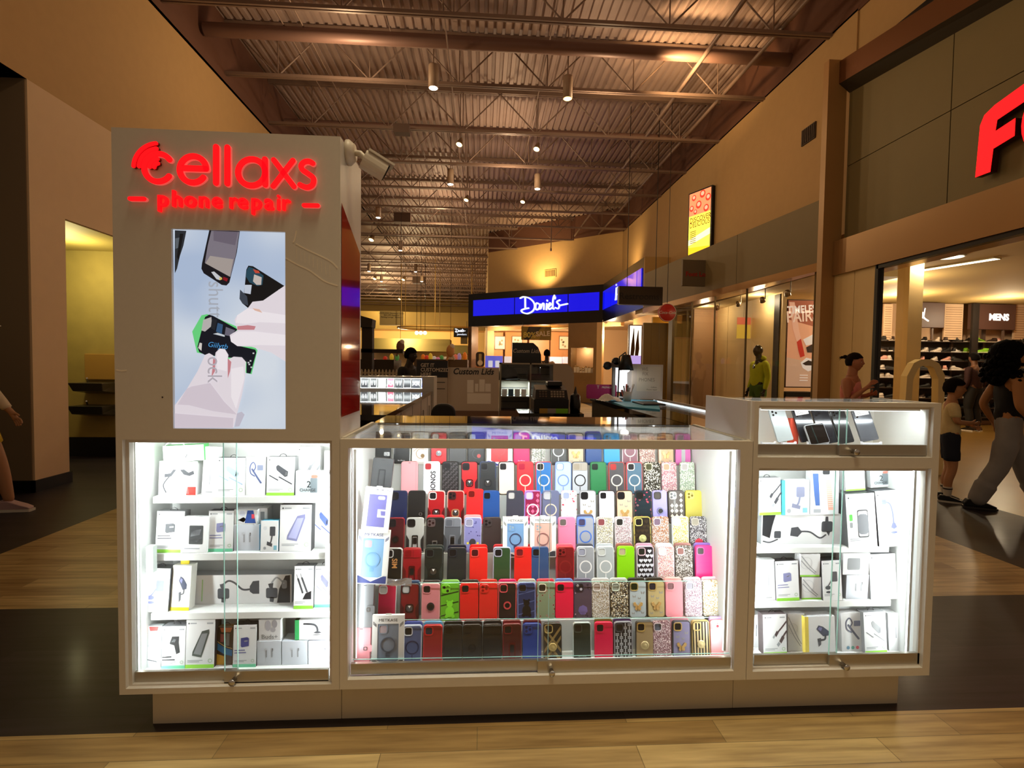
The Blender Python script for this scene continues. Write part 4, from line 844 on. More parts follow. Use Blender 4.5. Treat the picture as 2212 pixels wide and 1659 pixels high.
  C(1095, 'cream', 'e0d2c4', cc='3a3430', cam='hole', frame='3a302a'), C(1135, 'red gold ring', 'ee2a34', cam='hole', ring='f0d8b8', hole='a80e34'), C(1175.6, 'blue ring', '2a70b4', cc='e8d0c8', ring='f0e4d0', frame='d04050'), C(1217, 'clear blue framed', 'b8c8ea', cc='7a9af0', frame='88a4f4', ring='6a88d8', hole='e0e4ee', alpha=.9), C(1253.6, 'smoky clear ring', 'b4b8c0', cam='slide', cc='a8a096', ring='2a2a2c', frame='5a5c60', hole='9a9080'), C(1294, 'emerald green', '2a7848', cam='hole', frame='246a40', hole='0c1e18'),
  C(1333.6, 'grey gold ring', '4a484c', cam='hole', ring='f0e8d0', frame='c04a48', hole='a83030'), C(1372, 'teal grey ring', '4a6a80', cc='f0e8d8', ring='f4ecd8', frame='c8505a'), C(1410.6, 'black pearl', '2a2822', pat=ST('26241c', 'f8f4e4', '5a564c', 240), cc='c8c0a0', hole='3a3a10'), C(1448, 'rose rhinestone', 'd8b0b4', pat=ST('c88a98', 'fff4f4', 'e8c0c0', 280), cc='e8d8c8', hole='a88a6a', w=.070), C(1486.5, 'pale green glitter', 'b8c8b8', pat=ST('a8bca8', 'f8fff4', 'd8e4d0', 260), cc='f0f4f0', hole='b8b4b4', w=.070)],
 # top row
 [C(823.5, 'black wallet', '1c1e20', cam=None, feat='clasp', fc='d8dcde', w=.080), C(867, 'clear black', '1a1c1e', cc='e0e4e0', hole='c8ccc8', frame='dce0dc', ex=fx('text', 'd0d0d0', 'For iPhone'), w=.080), C(907, 'white marble', 'e4e6e4', cc='dce0dc', hole='a8aa98', ex=fx('curve', 'b08a50', '8a6a3a')), C(948, 'bright red ring', 'e01e2a', feat='grip', fc='c01c26', frame='4a1a1e', cc='303030', hole='d8d8d0'), C(988.7, 'smoke grey clear', '4a4a4c', cam='slide', cc='3c3a30', w=.078, hole='4a4638'),
  C(1029, 'black red striped', '2a2c2e', cc='141416', hole='d8e4de', ex=fx('curve', '4a4c50', 'c04a4a'), frame='161618', w=.078), C(1127, 'hot pink', 'fa1466', cc='f070c0', hole='f0b8e0', ex=fx('text', 'e8c0d0', 'For iPhone')), C(1163, 'clear stones', 'b8c0b8', pat=ST('a0aaa0', 'ffffff', 'd8dcd4', 260), cc='d8e0f0', hole='c8c8e0', w=.064), C(1207, 'smoke ring', '4a4a4a', ring='e0e4e8', cc='5a5ad0', frame='3a3c40', hole='28289a'), C(1245, 'beige butterfly', 'dcc0a0', cc='6a5aa0', frame='4a3c34', **BT),
  C(1283, 'navy blue', '144488', cc='3048c0', hole='8a94e0', behind='1c1cb8'), C(1323, 'sky blue', '30a0e8', cc='2a90c8', cam='lens', hole='0e1a24'), C(1362, 'mauve ring', '8a5a68', ring='f0dcd8', cc='e8d8dc', frame='d8c8c8', hole='a88a94'), C(1400, 'pink flower stone', 'd8b8b4', pat=ST('c09490', 'fff4f0', 'e8d0c0', 270), cc='e8dcd8', hole='b8b0a8'), C(1440, 'champagne butterfly', 'dcb890', cc='6a4a3a', frame='8a6850', hole='5a3a30', **BT), C(1477, 'orchid pink', 'e07ac0', cc='c8b8c0', feat='bar', fc='d0d4d8', hole='8a7a80', w=.072)]]
ROWN = ['bottom row', 'second row up', 'third row up', 'fourth row up', 'fifth row up', 'sixth row up', 'top row']
ROWG = ['phone cases in the %s of the glass counter' % r_ for r_ in ROWN]
for ri, row in enumerate(rows):
    Yr, zr = tiers[ri]
    for k, c in enumerate(row):
        P = onY(c['px'], TOPY[ri]+40, Yr); zz = zr+.0005
        if ri == 0 or True: pass
        m = case_mesh(c['w'], c['h'], c['col'], c['pat'], c['frame'], c['alpha'], c['cam'], None, c['ex'])
        lab = c['lab']+' phone case in the '+ROWN[ri]
        if k: lab += ', right of the '+row[k-1]['lab']+' one'
        else: lab += ', at its left end'
        ws = lab.split()
        if len(ws) > 16: lab = c['lab']+' phone case, '+ROWN[ri]+', right of '+row[k-1]['lab']
        h_ = c['h']*(1 if ri else .148/.148)
        o = m.build('phone_case', loc=(P.x, Yr, zz), rot=(R(-7), R(rnd.uniform(-.8, .8)), 0), label=lab, cat='phone case', group=ROWG[ri])
        features(o, c['w'], c['h'], c['cam'], c['cc'], c['ring'], c['feat'], c['fc'], c['hole'])
        if c['behind']:
            b = MB().soft(lambda i: rrect(c['w']-2*i, c['h']-2*i, .012-i, 4, 0, c['h']/2), 0, .009, .0015, mat(c['behind'], .35))
            b.build('phone_case', loc=(P.x+rnd.uniform(-.001, .003), Yr+.0165, zz+.006), rot=(R(-7), 0, 0), label='phone case stacked behind the %s one in the %s' % (c['lab'], ROWN[ri]), cat='phone case', group='phone cases stacked behind others')
# ---- boxed cases in window packs
def window_pack(px0, px1, pyt, pyb, Y, inner, camc, ringc, lab, tilt=-7, lean=0, name='METKASE', navy=None, d=.016, lens=False, z=None):
    a, b = onY(px0, pyb, Y), onY(px1, pyt, Y); w_, h = b.x-a.x, b.z-a.z; m = MB(); fx_ = w_*.17; zb = h*.12; ztp = h*.84
    m.ring(rect(-w_/2, w_/2, 0, h), rect(-w_/2+fx_, w_/2-fx_, zb, ztp), 0, .002, WHITE); m.box(-w_/2, w_/2, .002, d, 0, h, WHITE)
    if name == 'METKASE':
        B_ = mat(navy or '3a3e48', .5)
        m.text('METKASE', 0, h*.885, w_*.125, -.0005, B_, sx=1.15)
        for s in (-1, 1):
            for k in range(3): m.flat([(s*(w_/2-.003), ztp+.010-k*.004), (s*(w_/2-.003), ztp+.008-k*.004), (s*(w_/2-fx_*.8), ztp-.004-k*.004), (s*(w_/2-fx_*.8), ztp-.002-k*.004)], -.0005, B_)
        if navy or True:
            m.flat([(-w_/2+.003, .003), (w_/2-.003, .003), (w_/2-.003, h*.15), (w_/2-.014, h*.15), (0, h*.045), (-w_/2+.014, h*.15), (-w_/2+.003, h*.15)], -.0005, B_); m.ribbon([(-w_/2+.012, h*.165), (0, h*.055), (w_/2-.012, h*.165)], .0012, WHITE, -.0007, .0003)
    else: m.text(name, w_*.1, h*.93, w_*.11, -.0005, mat('8a8a94', .5), bold=.02)
    o = m.build('case_pack', loc=((a.x+b.x)/2, Y, a.z if z is None else z), rot=(R(tilt), R(lean), 0), label=lab, cat='boxed phone case', group='window boxes of phone cases')
    iw = w_-2*fx_; ih = ztp-zb
    m = MB(); m.flat(rect(-iw/2, iw/2, zb, ztp), .0012, mat(inner, .35)); ins = m.build('packed_case', o)
    m = MB(); cs = iw*.42
    if camc:
        cx, cz = -iw/2+cs*.62, ztp-cs*.62; m.ring(rrect(cs, cs, cs*.25, 4, cx, cz), rrect(cs*.82, cs*.82, cs*.2, 4, cx, cz), -.0002, .0012, mat(camc, .3)); m.flat(rrect(cs*.82, cs*.82, cs*.2, 4, cx, cz), .0008, mat(camc if lens else 'b8a8b0', .3))
        if lens:
            for (u, v) in ((-.2, .2), (-.2, -.2), (.2, .05)): m.flat(circ(cx+u*cs, cz+v*cs, cs*.15, 12), .0004, mat('9ab0c0', .2))
        m.build('camera_frame', ins)
        rc = mat(ringc, .35); cz = zb+ih*.45; MB().ring(circ(0, cz, iw*.36, 28), circ(0, cz, iw*.30, 28), -.0004, .0012, rc).build('magnet_ring', ins)
        MB().box(-iw*.1, iw*.1, .0002, .0012, cz-iw*.56, cz-iw*.38, rc).build('ring_foot', ins)
    else:
        m.prism([(iw*.05, zb+ih*.3), (iw*.5, zb+ih*.3), (iw*.5, zb+ih*.36), (iw*.26, zb+ih*.36), (iw*.22, zb+ih*.5), (iw*.5, zb+ih*.5), (iw*.5, zb+ih*.55), (iw*.05, zb+ih*.55)], .0004, .0011, mat('e8e6f4', .4)); m.flat(rrect(iw*.4, .013, .006, 4, iw*.2, ztp-.012), .0006, WHITE); m.build('flap', ins)
    MB().prism(rrect(.024, .007, .003, 3, 0, h+.002), .004, .006, WHITE).build('hang_tab', o)
    return o
window_pack(1086, 1142, 1104, 1189, 2.095, '7aa4d4', '7aa4d4', '3a4264', 'window box with pale blue phone case, fourth row up, left of the pale pink box', z=tiers[3][1]-.008, lens=True)
window_pack(1145, 1203, 1104, 1189, 2.095, 'e8b8ac', 'e8b8ac', '9a6a6a', 'window box with pale pink phone case, fourth row up, beside the pale blue box', z=tiers[3][1]-.008, lens=True)
window_pack(1051, 1108, 922, 1000, 2.272, 'd02a34', 'd83a40', 'b03038', 'window box with red phone case in the top row', navy='3a3a9a', z=tiers[6][1], lens=True)
window_pack(802, 872, 1326, 1437, 1.915, '8490a2', '8a96a6', '5a6272', 'window box with grey blue phone case, front left of the bottom row', z=ZB+.0305, tilt=-5)
def stack_at(px0, px1, pyt, pyb, Y, **k): return window_pack(px0, px1, pyt, pyb, Y, **k)
sx_, sz_ = onY(800, 1262, 1.93), None
rise = MB().box(CX0+.031, CX0+.128, 1.95, 2.0, ZB+.031, onY(800, 1436, 1.93).z+.002, LAMIN)
# ---- packs and wallets stacked up the left side
zq = onY(800, 1262, 1.945).z
window_pack(765, 835, 1148, 1262, 1.945, '8ab4dc', '8ab8e0', '7aa8d4', 'window box with light blue phone case, stacked at the left of the glass counter', navy='3a4684', lean=3)
window_pack(779, 838, 1055, 1150, 1.965, '7a78b8', None, 'ffffff', 'tall PREMIUM CASE window box with violet wallet case at upper left of the counter', name='PREMIUM CASE', lean=5)
def wallet(px0, px1, pyt, pyb, Y, col, lab, lean=0, d=.018, metal=0, clip=None):
    a, b = onY(px0, pyb, Y), onY(px1, pyt, Y); w_, h = b.x-a.x, b.z-a.z; m = MB()
    m.soft(lambda i: rrect(w_-2*i, h-2*i, .009-i, 4, 0, h/2), 0, d, .002, mat(col, .35, metal)); m.flat(rrect(w_*.16, .0022, .001, 2, 0, h-.009), -.0004, DGREY)
    o = m.build('wallet_case', loc=((a.x+b.x)/2, Y, a.z), rot=(R(-6), R(lean), 0), label=lab, cat='phone case', group='wallet cases at the left of the counter')
    if clip == 'stand': MB().ring(rrect(w_*.34, h*.62, .004, 3, 0, h*.32), rrect(w_*.24, h*.54, .003, 3, 0, h*.32), -.003, 0, DGREY).build('belt_clip', o)
    else:
        MB().prism(rrect(w_*.42, h*.17, .004, 3, w_*.38, h*.42), -.004, .001, mat(col, .35, metal)).build('clasp', o); MB().ring(rrect(w_*.2, h*.1, .003, 3, w_*.25, h*.42), rrect(w_*.12, h*.06, .002, 3, w_*.25, h*.42), -.006, -.004, SLV).build('clasp_stud', o)
    return o
wallet(763, 804, 1263, 1357, 1.945, '8a8c90', 'shiny grey wallet phone case standing between the pink one and the boxed blue one', lean=2, metal=.5)
wallet(756, 799, 1357, 1434, 1.935, 'e898a0', 'pink wallet phone case with brass clasp, bottom left corner of the glass counter', lean=1)
wallet(799, 844, 990, 1055, 2.15, '505256', 'dark grey belt clip phone case leaning at the upper left of the counter', lean=5, clip='stand')
b = MB(); rr_ = random.Random(5); FOIL = mat('d4d4d8', .12, .7, alpha=.75)
a0 = onY(850, 1262, 2.0)
for k in range(3):
    g = [[(u*.025-.062, -.004-rr_.uniform(0, .012), v*.012+rr_.uniform(-.004, .004)) for u in range(6)] for v in range(3)]
    for v in range(2):
        for u in range(5): b.face([g[v][u], g[v][u+1], g[v+1][u+1], g[v+1][u]], FOIL)
b.build('crinkled_bag', loc=(a0.x+.01, 2.0, a0.z), label='crinkled clear plastic bag lying over the cases at the left of the third row', cat='plastic bag')
# small writing left on the white inner wall
# ================================================================ boxed accessories
GB1, GB2 = '9ae04a', '7adcb0'
INK = mat('4a4c52', .5); INKL = mat('8a8cb8', .5); PAL = mat('a9acb2', .5); INKD = mat('26282c', .45)
def draw(m, w_, h, kind, ink, y=-.0005):
    """the picture printed on a carton, u from -1 to 1 over the width, v from 0 to 1 over the height"""
    U = lambda u, v: (u*w_/2, v*h); P_ = lambda pts: [U(a, b) for a, b in pts]; s = w_/2
    def f(pts, mt=None): m.flat(P_(pts), y, mt or ink)
    def l(pts, r_=.05, mt=None): m.ribbon([Vector(U(a, b)) for a, b in pts] if len(pts) < 3 else [Vector(q) for q in smooth_line([Vector(U(a, b)) for a, b in pts], 4)], r_*s, mt or ink, y-.0001, .0002)
    if kind == 'charger':
        f([(-.35, .50), (-.25, .47), (.35, .50), (.35, .68), (.2, .71), (-.35, .69)]); f([(-.05, .60), (.25, .61), (.25, .64), (-.05, .63)], WHITE); l([(-.85, .40), (.0, .405)], .035); l([(-.85, .34), (.1, .345)], .035)
    elif kind == 'cable':
        l([(1, .82), (.55, .66), (.1, .52)], .06); f([(-.05, .50), (.15, .60), (.32, .55), (.10, .44)]); f([(-.22, .44), (-.08, .50), (.02, .46), (-.12, .40)], PAL)
        l([(1, .58), (.8, .5), (.65, .42)], .07); f([(.35, .34), (.62, .48), (.82, .42), (.52, .28)]); f([(.12, .26), (.32, .33), (.46, .27), (.26, .20)], PAL)
    elif kind == 'bank': f([(-.55, .26), (.1, .22), (.62, .72), (.60, .80), (.1, .76), (-.52, .34)]); m.flat(P_([(-.45, .30), (.06, .27), (.5, .72), (.1, .71)]), y-.0001, GREY if ink is not INKL else mat('b4b6e0', .5))
    elif kind == 'whitebank': f([(-.5, .42), (.2, .58), (.5, .56), (.48, .52), (-.45, .36)], PAL); f([(-.5, .42), (-.45, .36), (.3, .22), (.48, .52), (-.2, .4)], mat('eceef0', .5))
    elif kind == 'mount':
        m.flat(rrect(s*.62, h*.25, s*.1, 3, s*.25, h*.60), y, ink); l([(.0, .55), (-.3, .42), (-.5, .36)], .05); m.flat(circ(-.45*s, .33*h, s*.30, 14, h*.05), y, ink); m.flat(circ(-.4*s, .22*h, s*.28, 14, h*.03), y, ink)
    elif kind == 'goose':
        m.flat(rrect(s*.35, h*.09, s*.1, 3, -.35*s, h*.80), y, ink); l([(-.3, .80), (.1, .76), (.28, .6), (.3, .38)], .06); f([(.05, .34), (.2, .42), (.42, .42), (.55, .34), (.3, .31)]); m.flat(circ(.28*s, .25*h, s*.28, 14, h*.02), y, ink)
    elif kind == 'holder':
        m.ring(rrect(s*.75, h*.52, s*.12, 3, .1*s, h*.44), rrect(s*.65, h*.47, s*.1, 3, .1*s, h*.44), y-.0001, y, ink); m.flat(rrect(s*.72, h*.38, s*.25, 4, .1*s, h*.43), y-.0002, mat('6a6c72', .5)); m.flat(rrect(s*.22, h*.12, s*.05, 3, -.72*s, h*.56), y, mat('58c048', .5)); m.flat(rrect(s*.2, h*.10, s*.05, 3, -.72*s, h*.42), y, GREY)
    elif kind == 'carcharger':
        f([(-.35, .75), (-.2, .80), (.55, .62), (.50, .50), (.30, .48), (-.3, .66)]); f([(.28, .52), (.5, .52), (.52, .60), (.35, .62)], GREY); l([(-.8, .52), (-.2, .40)], .04); l([(-.1, .48), (.4, .38), (.8, .30)], .045)
    elif kind == 'plugcar':
        f([(-.35, .60), (-.15, .76), (.45, .76), (.42, .62), (.55, .38), (.25, .34), (.05, .55), (-.3, .58)]); f([(-.2, .63), (.0, .70), (.2, .69), (.1, .62)], PAL); l([(-.9, .27), (-.2, .28)], .06); l([(-.9, .21), (.1, .21)], .05)
    elif kind == 'headset': l([(-.1, .50), (-.5, .58), (-.55, .76), (-.25, .86), (.0, .74), (-.25, .62)], .06); l([(-.35, .68), (.2, .46), (.55, .33)], .09); m.flat(rrect(s*.6, h*.14, s*.06, 3, .45*s, h*.72), y, mat('8088a0', .4))
    elif kind == 'buds': l([(-.2, .62), (-.2, .35)], .05, PAL); l([(.25, .62), (.25, .35)], .05, PAL); m.flat(circ(-.25*s, .65*h, s*.14, 12), y, mat('d4d8e0', .4)); m.flat(circ(.3*s, .65*h, s*.13, 12), y-.0001, mat('d4d8e0', .4)); m.flat(rect(.26*s, .32*s, .58*h, .70*h), y-.0003, INKD)
    elif kind == 'neck': 
        f([(-.7, .62), (-.4, .64), (-.25, .76), (-.1, .74), (-.35, .55), (-.7, .52)]); f([(.1, .74), (.3, .6), (.6, .56), (.85, .62), (.8, .72), (.55, .66), (.3, .76)]); l([(-.45, .55), (-.75, .3), (-.6, .08)], .03); f([(-.25, .03), (.1, .45), (.45, .5), (.6, .03)], WHITE); f([(.45, .0), (.95, .0), (.95, .24), (.5, .24)], mat('e83a30', .5)); f([(-.9, .80), (.9, .80), (.9, .96), (-.9, .96)], mat('e4e8ee', .4)); l([(-.6, .88), (.4, .885)], .03, PAL)
    elif kind == 'window': m.flat(rrect(s*1.05, h*.52, s*.06, 3, .12*s, h*.50), y, mat('55585a', .2)); f([(-.2, .62), (.5, .66), (.4, .5), (-.3, .45)], PAL); f([(-.2, .36), (.5, .40), (.2, .30)], PAL); l([(-.7, .12), (.4, .12)], .04, PAL)
    elif kind == 'watch':
        f([(-.85, .92), (-.45, .92), (-.35, .40), (-.32, .20), (-.62, .20), (-.72, .45)], mat('4a6cae', .5)); f([(.05, .82), (.45, .82), (.62, .10), (.28, .10)], mat('f4b8a4', .5))
        for k in range(14): m.flat(P_([(.10+k*.015, .78-k*.046), (.44+k*.012, .78-k*.046), (.44+k*.012, .77-k*.046), (.10+k*.015, .77-k*.046)]), y-.0002, WHITE)
        m.flat(rrect(s*.5, h*.10, s*.08, 3, .1*s, h*.95), y, INKD); m.flat(rrect(s*.5, h*.08, s*.03, 3, -.5*s, h*.08), y-.0002, PAL)
    elif kind == 'gadget': m.flat(rrect(s*.62, h*.30, s*.1, 3, .35*s, h*.66), y, ink); f([(-.3, .22), (.3, .16), (.35, .26), (-.25, .34)]); l([(.3, .5), (.2, .34), (.05, .26)], .07); m.flat(circ(-.5*s, .76*h, s*.2, 14), y, mat('dfe3e8', .4)); m.flat(circ(-.5*s, .12*h, s*.16, 12), y, PAL); f([(.5, .06), (.85, .06), (.85, .20), (.5, .20)], mat('8ac8dc', .5))
    elif kind == 'fm': m.flat([U(-.25, .66), U(-.1, .76), U(.2, .72), U(.62, .58), U(.6, .48), U(.2, .46)], y, mat('50566a', .3)); m.flat([U(-.15, .66), U(-.05, .72), U(.15, .69), U(.05, .60)], y-.0002, INKL); f([(-.2, .40), (.05, .42), (.05, .24), (-.12, .18)]); l([(.35, .48), (.3, .38), (.0, .36)], .06)
    elif kind == 'square': m.flat(rrect(s*.95, h*.55, s*.1, 4, -.2*s, h*.5), y, GREY)
    elif kind == 'aux': l([(-.6, .70), (-.1, .38)], .09); l([(-.2, .72), (.35, .40)], .09); l([(-.75, .80), (-.6, .70)], .035, PAL); l([(-.35, .82), (-.2, .72)], .035, PAL); f([(-.1, .22), (.2, .36), (.8, .42), (.8, .22)], INKD)
    elif kind == 'cables': l([(-.9, .9), (-.3, .6), (.1, .4), (.6, .2)], .04, PAL); l([(-.9, .7), (-.3, .42), (.2, .24), (.5, .14)], .04, PAL); m.ring(circ(-.4*s, .6*h, s*.6, 18), circ(-.4*s, .6*h, s*.57, 18), y-.0001, y, mat('d0d2d4', .5))
    elif kind == 'slim': l([(0, .62), (.02, .3), (.0, .22)], .04, PAL); m.flat(circ(0, .18*h, s*.3, 14), y, mat('e4e4e4', .4)); l([(-.4, .06), (.4, .06)], .05, PAL)
    elif kind == 'long':
        for (cx, mt) in ((-.30, ink), (.62, ink)):
            m.flat(rrect(w_*.11, h*.36, h*.06, 3, cx*s, h*.36), y, mt); f([(cx-.05, .55), (cx+.02, .52), (cx+.03, .72), (cx-.07, .68)]); f([(cx-.04, .22), (cx+.05, .22), (cx+.03, .04), (cx-.04, .06)])
        l([(-.30, .68), (-.20, .80), (-.08, .72), (.06, .50), (.20, .50)], .018); f([(.20, .42), (.26, .34), (.38, .34), (.38, .80), (.26, .78), (.20, .60)]); f([(.72, .02), (.97, .02), (.97, .98), (.88, .96), (.76, .5)], INKD); l([(.62, .72), (.72, .9), (.85, .7)], .015, PAL); m.flat(rrect(w_*.05, h*.3, h*.06, 3, .86*s, h*.66), y-.0002, GREY)
        f([(-.92, .55), (-.90, .95), (-.86, .95), (-.88, .55)], PAL); f([(-.72, .1), (-.70, .85), (-.68, .85), (-.70, .1)], mat('b8e0a0', .5))
    elif kind == 'longflip':
        for cx in (.55,): m.flat(rrect(w_*.13, h*.36, h*.06, 3, cx*s, h*.58), y, ink); f([(cx-.05, .74), (cx+.03, .74), (cx+.02, .92), (cx-.04, .92)]); f([(cx-.02, .42), (cx+.08, .42), (cx+.05, .26)])
        l([(.52, .30), (.38, .2), (.15, .40), (-.08, .42)], .018); f([(-.32, .28), (-.14, .24), (-.04, .40), (-.14, .58), (-.30, .55)]); f([(-.98, .98), (-.68, .98), (-.75, .6), (-.8, .2), (-.98, .3)], INKD); m.flat(rrect(w_*.08, h*.24, h*.04, 3, -.62*s, h*.32), y, ink); l([(-.95, .1), (-.8, .06), (-.62, .16)], .015); f([(.93, .3), (.95, .3), (.95, .9), (.93, .9)], PAL)
    elif kind == 'blister': f([(-.2, .98), (.7, .98), (.6, .88), (-.1, .88)], mat('e84a48', .5)); l([(-.5, .5), (.3, .55), (.7, .42)], .1, PAL); l([(-.3, .42), (.5, .36)], .06, WHITE); l([(-.4, .2), (.6, .14)], .04, INK); m.flat(circ(-.6*s, .72*h, s*.14, 10), y, mat('d87a80', .5))
    elif kind == 'rugged':
        f([(-1, 0), (1, 0), (1, 1), (-1, 1)], mat('3a2420', .4)); m.flat(P_([(-.6, .98), (.9, .98), (.7, .86), (-.4, .86)]), y-.0001, mat('e88a5a', .5)); m.flat(P_([(-1, .60), (.1, .45), (1, .38), (1, .22), (0, .28), (-1, .42)]), y-.0002, mat('2a86c8', .4)); m.flat(P_([(-1, .0), (.1, .0), (.1, .22), (-1, .3)]), y-.0003, mat('f4b83a', .5)); m.flat(P_([(-.5, .6), (-.1, .6), (0, .8), (-.5, .82)]), y-.0002, mat('b05a5a', .4)); m.flat(P_([(.2, .5), (.6, .5), (.6, .82), (.2, .84)]), y-.0002, GREY)
        m.ribbon([Vector(U(-1, .64)), Vector(U(.1, .48)), Vector(U(1, .42))], .0012, mat('f4d890', .5), y-.0004, .0002)
    elif kind == 'combo': f([(-.9, .95), (.1, .95), (.3, .1), (-.6, .1)], mat('eef0f4', .4)); m.flat(P_([(.15, .95), (.65, .95), (.85, .1), (-.1, .1)]), y-.0002, mat('3a5aa8', .4)); f([(-.7, .3), (-.2, .5), (.05, .35), (-.2, .15)], mat('5a6488', .4)); m.flat(P_([(.5, .4), (.75, .4), (.75, .7), (.5, .7)]), y-.0004, mat('e84a58', .5)); m.flat(circ(-.3*s, .75*h, s*.25, 12), y-.0001, mat('d8dcec', .4))
    elif kind == 'budsplus': m.text('Buds+', 0, h*.08, w_*.30, y, GREY, bold=.01); m.flat(circ(-.15*s, .72*h, s*.28, 14, h*.26), y, mat('b4b2ba', .3)); m.flat(circ(.45*s, .8*h, s*.25, 14, h*.2), y, mat('a8a6ae', .3)); m.flat(circ(.3*s, .52*h, s*.25, 12), y, mat('b8b6bc', .3))
    elif kind == 'sleeve':
        m.ring(rrect(w_*.86, h*.88, s*.3, 5, 0, h*.5), rrect(w_*.72, h*.76, s*.22, 5, 0, h*.5), y-.0004, y, mat('d8dcde', .3)); m.flat(rrect(w_*.72, h*.76, s*.2, 5, 0, h*.5), y+.0001, mat('b4bec2', .3)); m.flat(rrect(w_*.26, h*.62, s*.1, 4, .34*s, h*.42), y, mat('707a80', .35)); m.flat(rrect(w_*.3, h*.2, s*.1, 4, -.28*s, h*.74), y, WHITE); m.flat(rrect(w_*.24, h*.12, s*.1, 4, .38*s, h*.78), y-.0002, mat('f07a6a', .4))
        m.text('2', -.02*s, h*.34, w_*.34, y-.0006, INKD, bold=.01); m.text('CHARGE', -.1*s, h*.18, w_*.15, y-.0006, INKD, bold=.01)
def header(m, w_, h, y=-.0005):
    m.flat(circ(-w_*.41, h*.925, w_*.028, 8), y, INK); m.flat(rect(-w_*.36, -w_*.14, h*.915, h*.937), y, PAL); m.flat(rect(w_*.22, w_*.44, h*.91, h*.94), y, PAL)
    m.flat(rect(-w_*.43, w_*.1, h*.155, h*.168), y, PAL); m.flat(rect(-w_*.43, -w_*.02, h*.125, h*.138), y, PAL); m.ring(circ(w_*.36, h*.15, w_*.07, 12), circ(w_*.36, h*.15, w_*.055, 12), y-.0001, y, mat('9ac090', .5))
def carton(px0, px1, pyt, zb, Y, kind, lab, d=.04, face='f2f3f4', side=None, band=None, ink=None, tab=None, lean=0, yaw=0, tilt=-4, head=True, ledge=None, grp='accessory boxes', pyb=None):
    xm = (px0+px1)/2; a = onY(px0, pyt, Y); b = onY(px1, pyt, Y)
    if pyb is not None: zb = onY(xm, pyb, Y).z
    w_ = b.x-a.x; h = (a.z+b.z)/2-zb; m = MB(); fm = mat(face, .42); sm = mat(side, .45) if side else fm
    m.box(-w_/2, w_/2, 0, .0015, 0, h, fm); m.box(-w_/2, w_/2, .0015, d, 0, h, sm)
    if ledge: m.box(-w_/2-.0002, -w_/2+w_*.12, -.0003, d, 0, h, mat(ledge, .4))
    if head: header(m, w_, h)
    if band: m.flat(rect(-w_/2, w_/2, 0, h*.075), -.0006, mat(band, .5))
    draw(m, w_, h, kind, ink or INK)
    o = m.build('accessory_box', loc=((a.x+b.x)/2, Y, zb), rot=(R(tilt), R(lean), R(yaw)), label=lab, cat='boxed accessory', group=grp)
    if tab:
        q = MB(); tm = mat(tab, .4); q.ribbon([(-.013, h), (-.010, h+.007), (0, h+.011), (.010, h+.007), (.013, h)], .0011, tm, d*.5, .0015)
        if tab == 'f0d820': q.prism(rrect(.032, .014, .003, 3, 0, h+.007), d*.4, d*.4+.004, tm)
        q.build('hang_tab', o)
    return o
TB = '3c3c40'; YS = 2.0
g = 'boxes on the top shelf of the left cabinet'; s1, s2, s3, s0 = LS[0]+.0006, LS[1]+.0006, LS[2]+.0006, LS[3]+.0006
bb = carton(341, 424, 997, s1, 2.01, 'neck', 'white box of black neckband earphones with red sticker, left end of top shelf', d=.045, grp=g, head=False)
ztop_ = onY(380, 997, 2.01).z
carton(353, 441, 962, ztop_+.001, 2.012, 'cables', 'flat cable box with green end lying on the neckband earphone box', d=.04, grp=g, head=False, side='58c068', lean=-3, tilt=0)
carton(434, 466, 966, s1, 2.012, 'slim', 'slim tall white box between the neckband and car charger boxes, top shelf', d=.03, grp=g, head=False, lean=2)
carton(466, 528, 990, s1, 2.0, 'carcharger', 'dark edged box with pale blue car charger and red sticker, top shelf', d=.04, grp=g, side='5a5c60', ink=mat('a8c0d8', .5), tab=TB)
hs = carton(529, 572, 988, s1, 2.005, 'headset', 'white box with blue hook headset, top shelf, left of grey car charger', d=.035, grp=g, ink=mat('5a6690', .5), head=False)
carton(575, 635, 988, s1, 2.0, 'carcharger', 'box with grey car charger and green band, top shelf of the left cabinet', d=.04, side='8a8c8e', band=GB1, grp=g, tab=TB)
carton(638, 697, 1018, s1, 1.995, 'sleeve', 'clear rounded pack marked 2 CHARGE at the right of the top shelf', d=.025, grp=g, head=False, face='dfe4e6', tilt=-3)
carton(640, 690, 965, s1, 2.06, 'cable', 'tall white box standing behind the clear rounded charger pack', d=.03, grp=g, ink=PAL)
carton(699, 722, 975, s1, 2.02, 'cable', 'half hidden white box at the right end of the top shelf', d=.03, grp=g)
g = 'boxes on the second shelf of the left cabinet'
carton(334, 394, 1106, s2, 1.985, 'charger', 'box with grey square wall charger and green band, second shelf left end', d=.04, band=GB1, side='8e9092', grp=g, tab=TB, lean=1)
carton(389, 446, 1118, s2, 1.98, 'window', 'white pack with dark window showing a charger, second shelf', d=.03, grp=g, head=False, lean=1)
carton(448, 502, 1105, s2, 1.99, 'charger', 'box with lilac wall charger and mint band, second shelf of left cabinet', d=.04, band=GB2, side='4a4c50', ink=INKL, grp=g, tab=TB)
ab = carton(505, 560, 1134, s2, 2.0, 'buds', 'square white earbuds box under the blue and white box, second shelf', d=.06, grp=g, head=False, tilt=0, face='dfe5ef')
zq = onY(530, 1134, 2.0).z+.0008
carton(506, 556, 1101, zq, 2.003, 'combo', 'small blue and white box lying on the earbuds box', d=.05, grp=g, head=False, tilt=0)
carton(560, 578, 1098, zq, 2.02, 'square', 'narrow plain white box beside the blue and white box', d=.05, grp=g, head=False, tilt=0, ink=WHITE)
carton(562, 600, 1126, s2, 1.985, 'gadget', 'small box with cyan edges and see-through gadget, second shelf', d=.035, side='58b8d8', grp=g, head=False, ink=INK)
